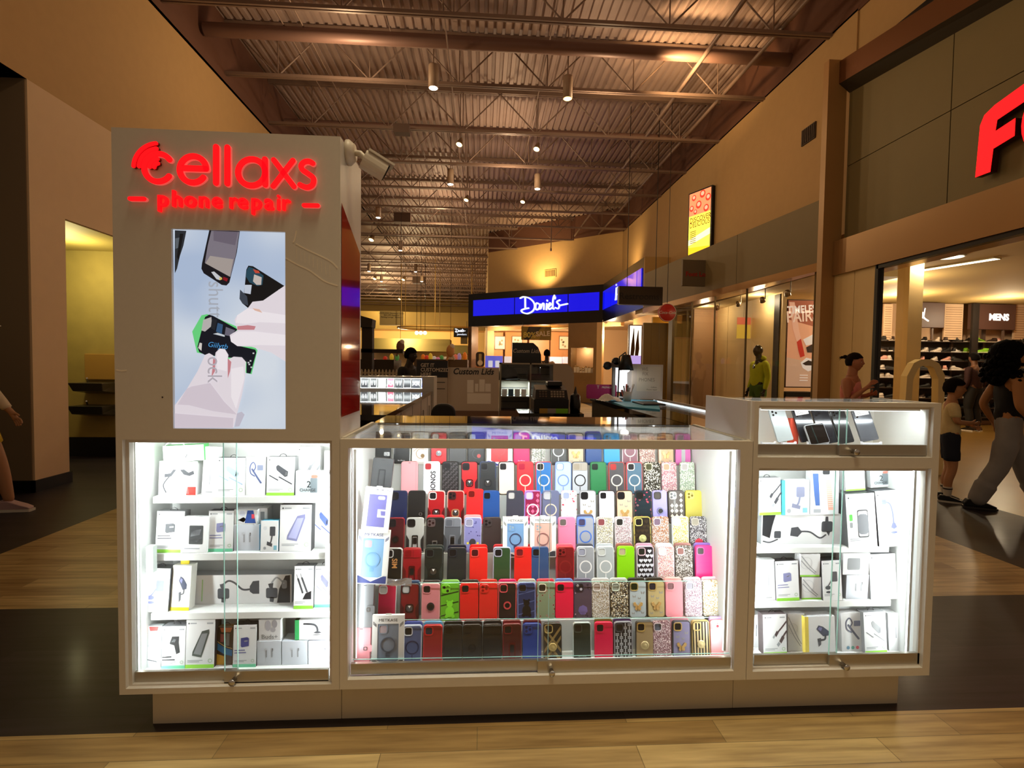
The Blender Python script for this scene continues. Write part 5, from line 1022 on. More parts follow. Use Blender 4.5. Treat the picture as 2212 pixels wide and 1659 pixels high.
carton(603, 671, 1092, s2, 1.985, 'bank', 'large box with lilac power bank, second shelf right side', d=.045, side='3c3c3e', ink=INKL, grp=g, tab=TB)
carton(674, 718, 1088, s2, 2.03, 'carcharger', 'box with blue car charger at the right end of the second shelf', d=.04, side='6ac0d8', ink=mat('6a80c8', .4), grp=g, head=False)
g = 'boxes on the third shelf of the left cabinet'
carton(307, 361, 1230, s3, 1.975, 'mount', 'box with lilac suction phone mount, left end of the third shelf', d=.05, side='6a6c70', ink=mat('7a80c4', .5), grp=g, tab=TB, lean=2)
carton(366, 407, 1224, s3, 1.985, 'fm', 'box with yellow base and yellow hanger on the third shelf', d=.04, grp=g, head=False, band='f0e020', tab='f0d820', face='f0f0e8', lean=2)
carton(402, 630, 1242, s3, 2.035, 'long', 'very long white box with black flexible car mount, third shelf of left cabinet', d=.05, side='8c8e90', grp=g, head=False, tilt=0)
carton(634, 676, 1225, s3, 1.985, 'aux', 'box with two silver audio plugs and green band, third shelf', d=.04, band=GB1, grp=g, tab=TB, side='5a5c60')
carton(679, 717, 1225, s3, 1.995, 'carcharger', 'half hidden box with lilac charger and mint band, third shelf right end', d=.04, band=GB2, ink=INKL, grp=g, tab=TB)
g = 'boxes on the bottom shelf of the left cabinet'
carton(300, 346, 1355, s0, 1.965, 'blister', 'clear blister pack with red top card, bottom shelf left end', d=.02, grp=g, head=False, face='c4cacc')
carton(347, 398, 1356, s0, 1.955, 'plugcar', 'box with black car charger, two cables and mint band, bottom shelf', d=.04, band=GB2, side='8a8c90', ink=INKD, grp=g, tab=TB)
carton(399, 461, 1342, s0, 1.955, 'bank', 'tall box with dark green power bank and green band, bottom shelf', d=.05, band=GB1, side='2a2426', ink=mat('4a524e', .4), grp=g)
carton(464, 500, 1358, s0, 1.975, 'rugged', 'brown, blue and yellow cable pack on the bottom shelf', d=.03, side='b88a4a', grp=g, head=False, tab=TB, tilt=-6)
carton(502, 552, 1353, s0, 1.955, 'charger', 'box with navy wall charger, cables and mint band, bottom shelf', d=.04, band=GB2, side='2c2c30', ink=mat('4a4e90', .4), grp=g, tab=TB)
q = [(555, 607, 'square white earbuds box under the grey Buds+ box', 'buds'), (609, 664, 'square white earbuds box under the green edged box, bottom shelf', 'buds'), (666, 722, 'square white earbuds box at the right end of the bottom shelf', 'buds')]
for a_, b_2, lb, kd in q: carton(a_, b_2, 1385, s0, 1.965, kd, lb, d=.06, grp=g, head=False, tilt=0, face='dfe5ef')
zq = onY(600, 1385, 1.965).z+.0008
carton(559, 606, 1339, zq, 1.97, 'budsplus', 'grey Buds+ box on top of the earbuds boxes, bottom shelf', d=.05, grp=g, head=False, tilt=0, face='e8e8ea')
c_ = carton(637, 712, 1339, zq, 1.97, 'goose', 'white box with green edge and black finger grip strap, bottom shelf', d=.05, grp=g, head=False, tilt=0, ledge='3cb468')
# ---- right case
g = 'boxes on the top shelf of the right case'; r1, r2, r0 = RS[0]+.0006, RS[1]+.0006, RS[2]+.0006
lb_ = carton(1646, 1828, 1111, r1, 2.04, 'longflip', 'very long white box with black flexible car mount, top shelf of right case', d=.05, side='9a9ea0', grp=g, head=False, tilt=0)
zl = onY(1740, 1111, 2.04).z+.0008
carton(1643, 1690, 1033, zl, 2.03, 'cable', 'box with grey cable ends and green band on the long box', d=.04, band=GB1, side='8e9092', grp=g, tab=TB, lean=-2, tilt=-2)
carton(1692, 1751, 1038, zl, 2.03, 'gadget', 'box with teal left edge and car gadget on the long box', d=.035, ledge='58b8cc', grp=g, head=False, ink=mat('8a8ea8', .4), lean=-1, tilt=-2)
carton(1753, 1815, 1016, zl, 2.035, 'watch', 'clear pack with blue and pink watch bands on the long box', d=.03, grp=g, head=False, face='e8ecf0', tilt=-2)
carton(1838, 1900, 1068, r1, 1.995, 'holder', 'box with black car phone holder, top shelf of the right case', d=.05, side='4a4c4e', grp=g, lean=-3, ink=INKD)
zh = onY(1868, 1068, 1.995).z+.003
carton(1829, 1871, 1016, zh, 2.05, 'cables', 'small white cable box with green band above the phone holder box', d=.035, band=GB1, grp=g, head=False, lean=-4, tilt=-2)
carton(1905, 1958, 1061, r1, 2.0, 'goose', 'box with lilac gooseneck mount, right end of the top shelf', d=.045, side='5a5c60', grp=g, ink=mat('7a80b0', .4), lean=-4)
carton(1883, 1930, 1012, onY(1931, 1061, 2.0).z+.003, 2.06, 'sleeve', 'clear rounded pack marked 2 CHARGE above the gooseneck box', d=.02, grp=g, head=False, face='dfe4e6', lean=-4, tilt=-2)
g = 'boxes on the middle shelf of the right case'
carton(1626, 1646, 1207, r2, 2.04, 'cables', 'half hidden white box at the left end of the middle shelf', d=.04, grp=g, head=False)
carton(1650, 1678, 1211, r2, 2.0, 'slim', 'slim white pack with red corner on the middle shelf', d=.03, grp=g, head=False, band=None, lean=-1)
carton(1681, 1730, 1214, r2, 1.99, 'charger', 'box with navy wall charger, cables and mint band, middle shelf', d=.04, band=GB1, side='3c3c40', ink=INKL, grp=g, tab=TB, lean=-2)
zc_ = onY(1755, 1246, 2.0).z
carton(1733, 1776, 1247, r2, 2.0, 'cables', 'white box with green band and cables, lower of two on middle shelf', d=.04, band=GB1, grp=g, head=False, tilt=0)
carton(1730, 1772, 1197, zc_+.001, 2.0, 'cables', 'white box with green band and cables, upper of two on middle shelf', d=.04, band=GB1, grp=g, head=False, tilt=0)
carton(1782, 1823, 1213, r2, 1.985, 'mount', 'box with black side and grey suction mount, middle shelf', d=.055, side='3a3a3e', ink=INK, grp=g, lean=-2)
carton(1829, 1881, 1242, r2, 2.0, 'buds', 'square white earbuds box on the middle shelf, under the grey square', d=.06, grp=g, head=False, tilt=0, face='dfe5ef')
carton(1822, 1880, 1195, onY(1855, 1242, 2.0).z+.001, 2.002, 'square', 'white box with grey square charging pad on the earbuds box', d=.045, grp=g, head=False, tilt=0)
carton(1886, 1942, 1199, r2, 1.99, 'whitebank', 'tall box with white power bank, right end of middle shelf', d=.045, side='8a8c8e', grp=g, lean=-2)
g = 'boxes on the bottom shelf of the right case'
carton(1618, 1647, 1330, r0, 2.02, 'buds', 'half hidden white box at the left end of the bottom shelf', d=.05, grp=g, head=False)
carton(1653, 1703, 1330, r0, 1.96, 'cable', 'box with dark cable ends and green band, bottom shelf of right case', d=.04, band=GB1, side='5a5052', ink=mat('4a3c40', .4), grp=g, tab=TB, lean=-1)
carton(1705, 1741, 1328, r0, 1.985, 'cables', 'pale white cable box left of the yellow edged box', d=.03, grp=g, head=False)
carton(1743, 1808, 1334, r0, 1.965, 'fm', 'box with yellow left edge and car transmitter, bottom shelf', d=.05, ledge='f0d860', grp=g, head=False, lean=-1)
hh = carton(1822, 1869, 1326, r0, 1.975, 'headset', 'white box with grey hook headset and three colored dots, bottom shelf', d=.04, grp=g, head=False, ink=mat('6a6e80', .4), lean=-1)
m = MB()
for k, c in enumerate(('6a90a8', '6ab0a0', 'e86a7a')): m.flat(circ(-.020+k*.020, .016, .007, 14), -.0008, mat(c, .4))
m.build('color_dots', hh)
carton(1873, 1920, 1325, r0, 1.955, 'carcharger', 'box with grey cube car charger and green band, bottom shelf', d=.04, band=GB1, side='8a8c8e', ink=GREY, grp=g, tab=TB, lean=-2)
carton(1924, 1964, 1326, r0, 1.975, 'buds', 'bright plain white box at the right end of the bottom shelf', d=.045, grp=g, head=False, lean=-2, tilt=-3)
# ---- phones in the upper case
def phone(px0, px1, pyt, pyb, Y, col, lab, lean=-10, back=True, sticker=False, cams=True, tilt=-16):
    a, b = onY(px0, pyb, Y), onY(px1, pyt, Y); w_, h = b.x-a.x, b.z-a.z; m = MB()
    m.soft(lambda i: rrect(w_-2*i, h-2*i, .008-i, 4, 0, h/2), 0, .008, .0012, mat(col, .15, .2, coat=.5))
    o = m.build('smartphone', loc=((a.x+b.x)/2, Y, a.z), rot=(R(tilt), R(lean), 0), label=lab, cat='phone', group='phones in the upper case')
    if not back: MB().flat(rrect(w_-.005, h-.006, .006, 4, 0, h/2), -.0004, BLKGLOSS).build('screen', o)
    elif cams:
        m = MB().prism(rrect(w_*.42, w_*.42, .005, 4, -w_*.22, h-w_*.28), -.0012, 0, mat(col, .2, .2))
        for (u, v) in ((-.32, -.18), (-.32, -.38), (-.12, -.28)): m.flat(circ(u*w_, h+v*w_, w_*.07, 12), -.0015, BLKGLOSS)
        m.build('camera_block', o)
    if sticker:
        m = MB().flat(rect(-w_*.38, w_*.38, h*.80, h*.97), -.0018, WHITE)
        for k in range(3): m.flat(rect(-w_*.32, w_*(.1-.1*k), h*(.84+.035*k), h*(.85+.035*k)), -.002, INK)
        m.build('sticker', o)
    return o
UZ = uz0-.011
TZ = onY(1700, 961, 1.95)
phone(1681, 1718, 880, 953, 2.0, 'b4bec2', 'silver grey phone standing in the upper case, leftmost of the phones')
phone(1732, 1772, 880, 953, 2.01, '20242c', 'dark phone with white sticker, in the upper case right of the silver one', sticker=True)
phone(1776, 1815, 880, 958, 2.02, '1c2028', 'dark glossy phone in the upper case behind the small black phone')
phone(1752, 1796, 914, 959, 1.96, '9a9ea2', 'small black screen phone with silver rim at the front of the upper case', back=False, tilt=-20)
phone(1816, 1850, 882, 957, 2.01, '22262a', 'dark phone in the upper case just behind the glass door edge')
phone(1862, 1903, 882, 952, 2.0, '5a5e66', 'slate grey phone with white sticker, rightmost in the upper case', sticker=True)
m = MB(); a, b = onY(1707, 936, 2.05), onY(1726, 904, 2.05); m.box(a.x, b.x, 2.05, 2.07, UZ, b.z, mat('e0523a', .5)); m.build('orange_box', label='small orange box behind the silver phone in the upper case', cat='box')
for k, (x0_, x1_) in enumerate(((1645, 1676), (1690, 1720), (1745, 1790), (1862, 1905))):
    a, b = onY(x0_, 960, 1.975), onY(x1_, 952, 1.975)
    MB().prism([(a.x, UZ), (b.x, UZ), (b.x, a.z+.012), (b.x-.006, a.z+.006), (a.x+.006, a.z+.006), (a.x, a.z+.012)], 1.972, 1.984, mat('e8eaf4', .3)).build('phone_stand', label=('clear phone stand in the upper case, %s' % ('leftmost and empty', 'under the silver phone', 'beside the small black phone', 'under the slate grey phone')[k]), cat='phone stand', group='clear phone stands')
# ================================================================ rest of the kiosk ring
DARKTOP = mat('0a0908', .05, coat=.8); LEDC = glow('f0fcff', 3.0)
# black worktop behind the glass counter
MB().box(-.5, 1.0, 2.362, 2.70, CT-.03, CT, DARKTOP).build('counter_top', label='glossy black worktop right behind the glass counter of phone cases', cat='worktop', bevel=.002)
# right arm: black top, then a lit glass top
rt_ = empty('side_counter', (0, 0, 0), 'right arm counter of the kiosk with glossy black top and lit glass edge', 'display counter', 'side counters of the kiosk')
MB().box(.97, 1.20, 2.705, 4.45, CT-.03, CT, DARKTOP).build('counter_top', rt_); MB().box(1.005, 1.20, 2.24, 2.705, CT-.03, CT, DARKTOP).build('counter_top', rt_)
m = MB(); m.box(.985, 1.0, 2.72, 4.43, .02, CT-.03, mat('3c2e22', .5)); m.box(1.55, 1.57, 2.2, 4.45, .02, CT, LAM); m.box(1.0, 1.55, 4.43, 4.45, .02, CT-.03, LAM); m.box(1.2, 1.55, 2.24, 4.43, .6, .62, LAMIN); m.build('counter_body', rt_)
MB().box(1.2, 1.555, 2.24, 4.45, CT-.006, CT, GLASS).build('glass_top', rt_)
o = MB().box(1.53, 1.548, 2.3, 4.4, CT-.03, CT-.012, LAMIN).build('led_strip', rt_); MB().box(1.5285, 1.53, 2.3, 4.4, CT-.028, CT-.013, LEDC).build('diffuser', o)
# left arm
lt_ = empty('side_counter', (0, 0, 0), 'left arm counter of the kiosk with glass top, behind the tall tower', 'display counter', 'side counters of the kiosk')
MB().box(-.76, -.505, 2.72, 5.25, CT-.03, CT, DARKTOP).build('counter_top', lt_)
m = MB(); m.box(-.53, -.52, 2.75, 5.23, .02, CT-.03, mat('cfc6bc', .5)); m.box(-1.28, -1.265, 2.2, 5.6, .02, CT, LAM); m.box(-1.265, -.53, 2.72, 5.23, .55, .57, LAMIN)
for y_ in (3.3, 3.85, 4.4, 4.9): m.box(-.52, -.518, y_, y_+.006, .1, CT-.04, DGREY); m.tube([(-.505, y_+.05, .55), (-.505, y_+.05, .95)], .006, ALU, 6)
m.build('counter_body', lt_)
MB().box(-1.265, -.76, 2.16, 5.25, CT-.006, CT, mat('aab4b4', .03, .6)).build('glass_top', lt_)
# raised phone case at the far left corner
pc_ = empty('lit_phone_case', (0, 0, 0), 'brightly lit white phone display case at the far left corner of the kiosk', 'display case')
a, b = onY(790, 812, 5.26), onY(937, 843, 5.26); x0_, x1_, zt_ = -1.60, b.x, a.z
m = MB(); m.box(x0_, x1_, 5.60, 5.62, .02, zt_, LAMIN); m.box(x0_, x0_+.02, 5.26, 5.6, CT, zt_, LAMIN); m.box(x1_-.12, x1_, 5.26, 5.6, .02, zt_, LAM); m.box(x0_+.02, x1_-.12, 5.26, 5.6, CT-.0, CT+.02, LAMIN); m.box(x0_+.02, x1_-.12, 5.26, 5.6, zt_-.012, zt_, LAM)
m.build('case_body', pc_); MB().box(x0_+.02, x1_-.12, 5.262, 5.267, CT+.02, zt_-.012, GLASS).build('glass_front', pc_)
o = MB().box(x0_+.03, x1_-.13, 5.28, 5.30, zt_-.022, zt_-.012, LAMIN).build('led_strip', pc_); MB().box(x0_+.03, x1_-.13, 5.281, 5.299, zt_-.0235, zt_-.022, glow('f4fbff', 9)).build('diffuser', o)
lamp('led_strip_light', 'AREA', ((x0_+x1_)/2, 5.30, zt_-.03), 2.2, LED, (1.0, .03), aim=((x0_+x1_)/2, 5.42, CT))
cols = ['16181c', '16181c', 'c8ccd0', 'b03a50', '24262a', '1c1e22', '2a2c34', '4a5aa0']
for k, (pxa, pxb, num) in enumerate(((779, 795, '11'), (799, 814, '11'), (817, 833, '8'), (836, 851, 'XR'), (853, 869, '11'), (871, 888, None), (890, 907, 'XR'), (909, 924, '8'))):
    a, b = onY(pxa, 842, 5.38), onY(pxb, 818, 5.38); w_, h = b.x-a.x, .135; m = MB()
    m.soft(lambda i: rrect(w_-2*i, h-2*i, .010-i, 4, 0, h/2), 0, .009, .0015, mat(cols[k], .3)); m.ring(rrect(w_, h, .010, 4, 0, h/2), rrect(w_-.010, h-.010, .007, 4, 0, h/2), -.001, 0, mat('d8dadc', .3) if k % 2 or k == 2 else mat('5a5c60', .3))
    lb = ('display phone marked %s' % num if num else 'unmarked dark display phone')+', %s from the left in the far lit case' % ['first', 'second', 'third', 'fourth', 'fifth', 'sixth', 'seventh', 'eighth'][k]
    o = m.build('display_phone', loc=((a.x+b.x)/2, 5.38, CT+.0205), rot=(R(-10), 0, 0), label=lb, cat='phone', group='phones in the far lit case')
    if num: MB().text(num, 0, .028, .058, -.003, WHITE, .0015, bold=.02).build('number', o)
# back counter with the card register on it
bc = MB(); bc.box(.36, .98, 4.75, 5.22, .86, .90, BLKGLOSS); bc.box(.38, .96, 4.78, 5.2, 0, .86, BLACK); bc.build('back_counter', label='low black counter at the back of the kiosk under the card register', cat='counter')
zr_ = .9006
rg = empty('cash_register', (0, 0, 0), 'black cash register with a green and yellow label on the back counter', 'cash register')
a, b = onY(1153, 900, 4.8), onY(1229, 866, 4.8)
m = MB(); m.box(a.x, b.x, 4.8, 5.1, zr_, zr_+.13, mat('101012', .4)); m.build('drawer_unit', rg, bevel=.004)
q0, q1 = onY(1165, 895, 4.8), onY(1227, 885, 4.8); m = MB(); m.box(q0.x, (q0.x+q1.x)/2-.06, 4.797, 4.80, q0.z+.01, q1.z+.01, mat('c8a040', .5)); m.box((q0.x+q1.x)/2-.06, (q0.x+q1.x)/2+.02, 4.797, 4.80, q0.z+.01, q1.z+.01, mat('a8a49c', .5)); m.box((q0.x+q1.x)/2+.02, q1.x, 4.797, 4.8, q0.z+.01, q1.z+.01, mat('8ad42a', .5)); m.build('label_strip', rg)
m = MB(); zk = zr_+.131; m.hexa([(a.x+.01, 4.8, zk), (b.x-.005, 4.8, zk), (b.x-.005, 5.08, zk), (a.x+.01, 5.08, zk), (a.x+.02, 4.84, zk+.09), (b.x-.015, 4.84, zk+.09), (b.x-.015, 5.06, zk+.13), (a.x+.02, 5.06, zk+.13)], mat('1c1412', .4)); m.build('keyboard_body', rg, bevel=.004)
for kb in (range(0, 3), range(4, 9)):
  m = MB()
  for r_ in range(3):
    for k in kb:
        x_ = a.x+.05+k*.028; z = zk+.02+r_*.022; y_ = 4.8+.040*(z-zk)/.09-.003; m.box(x_, x_+.020, y_-.004, y_+.004, z, z+.016, mat('a89884' if k > 3 else '6a5a4c', .5))
  m.build('key_block', rg)
m = MB().box(a.x+.14, b.x-.05, 4.9, 5.05, zk+.12, zk+.17, BLACK); m.build('rear_display', rg, bevel=.012)
pen = onY(1247, 850, 4.85); o = MB().lathe([(.05, 0), (.055, .06), (.05, .16), (.03, .18)], BLACK, n=16).build('black_bag', loc=(pen.x, 4.95, .9006), label='black pouch beside the cash register, its tip pointing up', cat='pouch')
MB().tube([(0, 0, .17), (.003, 0, .25)], [.022, .004], BLACK, 8).build('tip', o)
# chair behind the counter
ch = onY(958, 878, 3.6); o = empty('office_chair', (ch.x, 3.6, 0), 'black office chair inside the kiosk, only its backrest top showing', 'chair')
m = MB(); m.soft(lambda i: rrect(.17-2*i, .40-2*i, .07-i, 5, 0, .2), -.03, .03, .01, mat('0c0c0e', .6)); q = m.build('backrest', o, (0, 0, ch.z-.38)); 
MB().soft(lambda i: rrect(.44-2*i, .07-2*i, .03-i, 4, 0, 0), -.45, -.02, .01, mat('0c0c0e', .6)).build('seat', o, (0, .35, .50))
MB().tube([(0, .1, 0.05), (0, .1, .47)], .025, BLACK).build('post', o); MB().tube([(0, .1, .47), (0, .03, .5), (0, .03, .75)], .015, BLACK).build('back_support', o)
for k in range(5):
    an = 2*math.pi*k/5; MB().tube([(0, .1, .07), (.26*math.cos(an), .1+.26*math.sin(an), .05)], .016, BLACK).ball((.26*math.cos(an), .1+.26*math.sin(an), .028), .028, BLACK, 8, 6).build('leg', o)
# ---- things on the right arm
Yw = 3.9
a, b = onY(1285, 872, 3.35), onY(1425, 856, 4.3)
m = MB(); m.hexa([(.975, 3.35, CT+.001), (1.14, 3.15, CT+.001), (1.42, 4.0, CT+.001), (1.02, 4.25, CT+.001), (.975, 3.35, CT+.008), (1.14, 3.15, CT+.008), (1.42, 4.0, CT+.008), (1.02, 4.25, CT+.008)], mat('5ab8e4', .6)); m.build('repair_mat', label='light blue repair mat lying on the right arm counter', cat='mat')
m = MB().box(1.13, 1.29, 3.45, 3.72, CT+.0085, CT+.020, mat('1c1e24', .4)); m.build('tablet', label='dark tablet lying on the blue repair mat', cat='tablet', bevel=.003)
wb = empty('light_box_sign', (0, 0, 0), 'white box sign with handwritten WE FIX PHONES on the right arm counter', 'sign')
a, b = onY(1364, 856, 4.1), onY(1433, 788, 4.1); m = MB().box(a.x, b.x, 4.1, 4.24, CT+.0085, b.z, mat('d8d0c8', .5)); m.build('box', wb, bevel=.003)
m = MB(); c0_ = onY(1375, 845, 4.1); c1_ = onY(1428, 792, 4.1); m.flat(rect(c0_.x, c1_.x, c0_.z, c1_.z), 4.0985, mat('e4dccc', .6)); PEN = mat('8a8070', .7)
for t_, px_, py_ in (('WE', 1393, 801), ('FIX', 1394, 811), ('PHONES', 1397, 824)): q = onY(px_, py_, 4.1); m.text(t_, q.x, q.z, .042, 4.0975, PEN, sx=.85, bold=-.01)
for t_, px_, py_ in (('Cellaxs', 1412, 838), ('Phone repair', 1408, 843)): q = onY(px_, py_, 4.1); m.text(t_, q.x, q.z, .017, 4.0975, PEN)
m.build('paper', wb)
mn = empty('monitor', (0, 0, 0), 'small monitor showing a white screen behind the desk lamp', 'monitor'); a, b = onY(1324, 852, 4.3), onY(1366, 793, 4.3)
MB().box(a.x, b.x, 4.3, 4.33, CT+.05, b.z, mat('2a2622', .4)).build('housing', mn, bevel=.003); MB().flat(rect(a.x+.006, b.x-.006, CT+.06, b.z-.008), 4.2985, glow('e8ecf0', 1.4)).build('screen', mn)
MB().box((a.x+b.x)/2-.015, (a.x+b.x)/2+.015, 4.31, 4.33, CT, CT+.05, BLACK).box((a.x+b.x)/2-.06, (a.x+b.x)/2+.06, 4.27, 4.37, CT+.0085, CT+.014, BLACK).build('stand', mn)
dl = empty('desk_lamp', (0, 0, 0), 'desk lamp with black cone shade, lit, on the right arm counter', 'lamp'); q = onY(1352, 800, 4.0)
MB().lathe([(.030, .125), (.034, .12), (.062, .0), (.060, 0), (.032, .115), (.002, .118)], mat('14120f', .4), (q.x, 4.0, q.z), 24).build('lamp_shade', dl)
MB().ball((q.x, 4.0, q.z+.012), (.035, .035, .028), glow('fff6e8', 14), 14, 8).build('bulb', dl)
MB().tube([(q.x, 4.0, q.z+.12), (q.x, 4.02, q.z+.145), (q.x-.04, 4.05, q.z+.11), (q.x-.045, 4.06, CT+.02)], .006, BLACK).build('stem', dl)
MB().lathe([(.05, 0), (.05, .012), (.01, .016)], BLACK, (q.x-.045, 4.06, CT+.0085), 18).build('base', dl)
lamp('desk_lamp_light', 'SPOT', (q.x, 4.0, q.z+.02), 9, (1, .95, .88), .02, aim=(q.x, 4.0, CT), spot_size=R(130), spot_blend=.6)
ms = empty('microscope', (0, 0, 0), 'grey repair microscope with round black eyepieces left of the monitor', 'microscope'); a, b = onY(1310, 790, 4.15), onY(1331, 781, 4.15)
MB().lathe([(.028, 0), (.034, .006), (.034, .03), (.028, .036)], BLACK, (a.x, 4.10, a.z), 18, axis='y').build('eyepiece', ms); MB().lathe([(.028, 0), (.034, .006), (.034, .03), (.028, .036)], BLACK, (b.x, 4.14, b.z), 18, axis='y').build('eyepiece', ms)
MB().hexa([(a.x, 4.14, a.z-.02), (b.x+.04, 4.14, b.z-.045), (b.x+.04, 4.24, b.z-.045), (a.x, 4.24, a.z-.02), (a.x, 4.14, a.z+.02), (b.x+.04, 4.14, b.z+.0), (b.x+.04, 4.24, b.z), (a.x, 4.24, a.z+.02)], mat('6a5a4e', .4)).build('head', ms, bevel=.006)
MB().tube([(b.x, 4.22, CT+.01), (b.x, 4.22, b.z-.03)], .016, GREY).build('column', ms); MB().prism(rrect(.16, .012, .004, 3, b.x, CT+.016), 4.12, 4.34, GREY).build('base', ms)
pk = empty('card_stand', (0, 0, 0), 'magenta PREPAID card sign leaning on the right arm counter', 'sign'); a, b = onY(1267, 857, 4.25), onY(1333, 831, 4.25)
m = MB(); w_ = b.x-a.x; h = b.z-CT-.001; m.prism(rrect(w_, h, .015, 4, 0, h/2), 0, .012, mat('a81868', .45)); m.text('T', -w_*.12, h*.72, .035, -.001, WHITE, bold=.02); m.text('PREPAID', w_*.16, h*.74, .022, -.001, WHITE, bold=.01, shear=.2); m.build('card', pk, ((a.x+b.x)/2, 4.25, CT+.001), (R(-4), 0, 0))
rr_ = random.Random(11)
def cloth(name, cx, cy, cz, sx, sy, sz, mt, lab, cat, seed=1):
    r2 = random.Random(seed); m = MB(); n1, n2 = 14, 9; g = []
    for i in range(n2):
        row = []
        for j in range(n1):
            u, v = j/(n1-1)-.5, i/(n2-1)-.5; d_ = max(0, 1-4*(u*u+v*v)*.9)
            row.append((cx+u*sx*2+r2.uniform(-.1, .1)*sx*.3, cy+v*sy*2, cz+.002+sz*(d_**.6)*(0.6+.4*math.sin(9*u+4*v+seed))+r2.uniform(0, .12)*sz))
        g.append(row)
    for i in range(n2-1):
        for j in range(n1-1): m.add([g[i][j], g[i][j+1], g[i+1][j+1], g[i+1][j]], [(0, 1, 2, 3)], mt, False)
    return m.build(name, label=lab, cat=cat)
q = onY(1320, 848, 3.8); cloth('crumpled_cloth', q.x, 3.85, CT+.009, .085, .09, .055, mat('e8e4e0', .8), 'crumpled white and grey cloth lying on the blue repair mat', 'cloth', 3)
q = onY(1355, 845, 3.9); m = MB()
for k in range(9):
    a_ = rr_.uniform(-.04, .04); m.tube([(q.x+a_*.4, 3.9+rr_.uniform(-.02, .02), CT+.012), (q.x+a_*1.4, 3.9+rr_.uniform(-.02, .02), CT+.12+rr_.uniform(-.03, .05))], .006, mat(['e8e0d8', '8a8c90', 'c8ccd0', 'd8503a'][k % 4], .4), 6)
m.lathe([(.03, 0), (.033, .07), (.030, .072)], mat('d8d4d0', .4), (q.x, 3.9, CT+.009), 14); m.build('tool_cup', label='small cup full of light repair tools under the desk lamp', cat='tool cup')
# ================================================================ cap kiosk behind
KY = 7.0
def at7(px_, py_, Y=KY): return onY(px_, py_, Y)
a, b = at7(967, 887), at7(1078, 795)
cp = empty('printed_panel', (0, 0, 0), 'white panel lettered Custom Lids with a pale glass reflection, cap kiosk behind', 'sign panel')
m = MB().box(a.x, b.x, KY, KY+.06, a.z, b.z, mat('c9bcae', .35)); m.box(a.x, b.x, KY-.02, KY+.1, 0, a.z, mat('7a5e4c', .4)); m.build('panel', cp)
q = at7(1022, 805.5); MB().text('Custom Lids', q.x+.01, q.z-.02, .118, KY-.004, mat('141420', .4), .003, bold=.018, shear=.25, sx=.93).build('lettering', cp)
m = MB(); P_ = mat('f8f4ee', .3)  # pale glass reflection painted onto the panel as flat patches
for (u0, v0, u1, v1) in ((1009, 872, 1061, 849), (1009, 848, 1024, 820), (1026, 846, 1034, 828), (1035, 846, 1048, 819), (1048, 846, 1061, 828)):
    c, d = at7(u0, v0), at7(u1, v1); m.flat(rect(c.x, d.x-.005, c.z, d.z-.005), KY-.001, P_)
m.build('pale_reflection', cp)
sg_ = empty('standing_sign', (0, 0, 0), 'dark sign board lettered GET IT CUSTOMIZED HERE above a pale lower board', 'sign'); Y2 = 6.85
a, b = onY(900, 815, Y2), onY(967, 779, Y2); m = MB().box(a.x, b.x, Y2, Y2+.05, a.z, b.z, mat('16141e', .5)); m.build('upper_board', sg_)
c = onY(936, 880, Y2); m = MB().box(c.x, b.x, Y2, Y2+.05, 0, a.z, mat('b8aca0', .5)); m.build('lower_board', sg_)
m = MB()
for t_, py_ in (('GET IT', 789), ('CUSTOMIZED', 799), ('HERE', 809)): q = onY(909, py_, Y2); m.text(t_, q.x, q.z-.02, .068, Y2-.004, mat('c8bcb0', .5), .003, bold=.02, sx=.9, align='L')
for py_ in (825, 839): q = onY(942, py_, Y2); m.box(q.x, q.x+.12, Y2-.003, Y2, q.z-.01, q.z, DGREY)
m.build('lettering', sg_)
# cap display with cubbies
hc = empty('cap_display', (0, 0, 0), 'grey glass cap display case with a rounded white end, cap kiosk behind', 'display case')
a, b, c = at7(1079, 887), at7(1195, 785), at7(1240, 786)
m = MB(); GR = mat('8a8578', .5); m.box(a.x, b.x, KY+.35, KY+.38, 0, b.z, GR); m.box(a.x, a.x+.02, KY, KY+.35, a.z, b.z, GR); m.box(a.x, b.x, KY, KY+.35, b.z-.02, b.z, mat('a8a090', .5)); m.box(a.x, b.x, KY, KY+.35, 0, a.z, mat('6a5444', .5))
xm = at7(1146, 820).x; m.box(xm-.01, xm+.01, KY, KY+.35, a.z, b.z, GR)
for py_ in (822, 856): m.box(a.x+.02, b.x, KY+.02, KY+.34, at7(1100, py_).z-.008, at7(1100, py_).z, mat('c0c8c4', .2))
for k in range(7): m.box(a.x, b.x, KY+.345, KY+.35, a.z+k*.1, a.z+k*.1+.01, DGREY)
m.build('case_body', hc); MB().box(a.x+.02, b.x, KY-.006, KY-.001, a.z, b.z-.02, GLASS).build('glass_front', hc)
m = MB(); m.prism([(b.x, 0), (c.x-.0, 0), (c.x, c.z-.16), (c.x-.03, c.z-.06), (c.x-.1, c.z), (b.x, c.z)], KY-.02, KY+.4, mat('b4a898', .5)); m.build('rounded_end', hc)
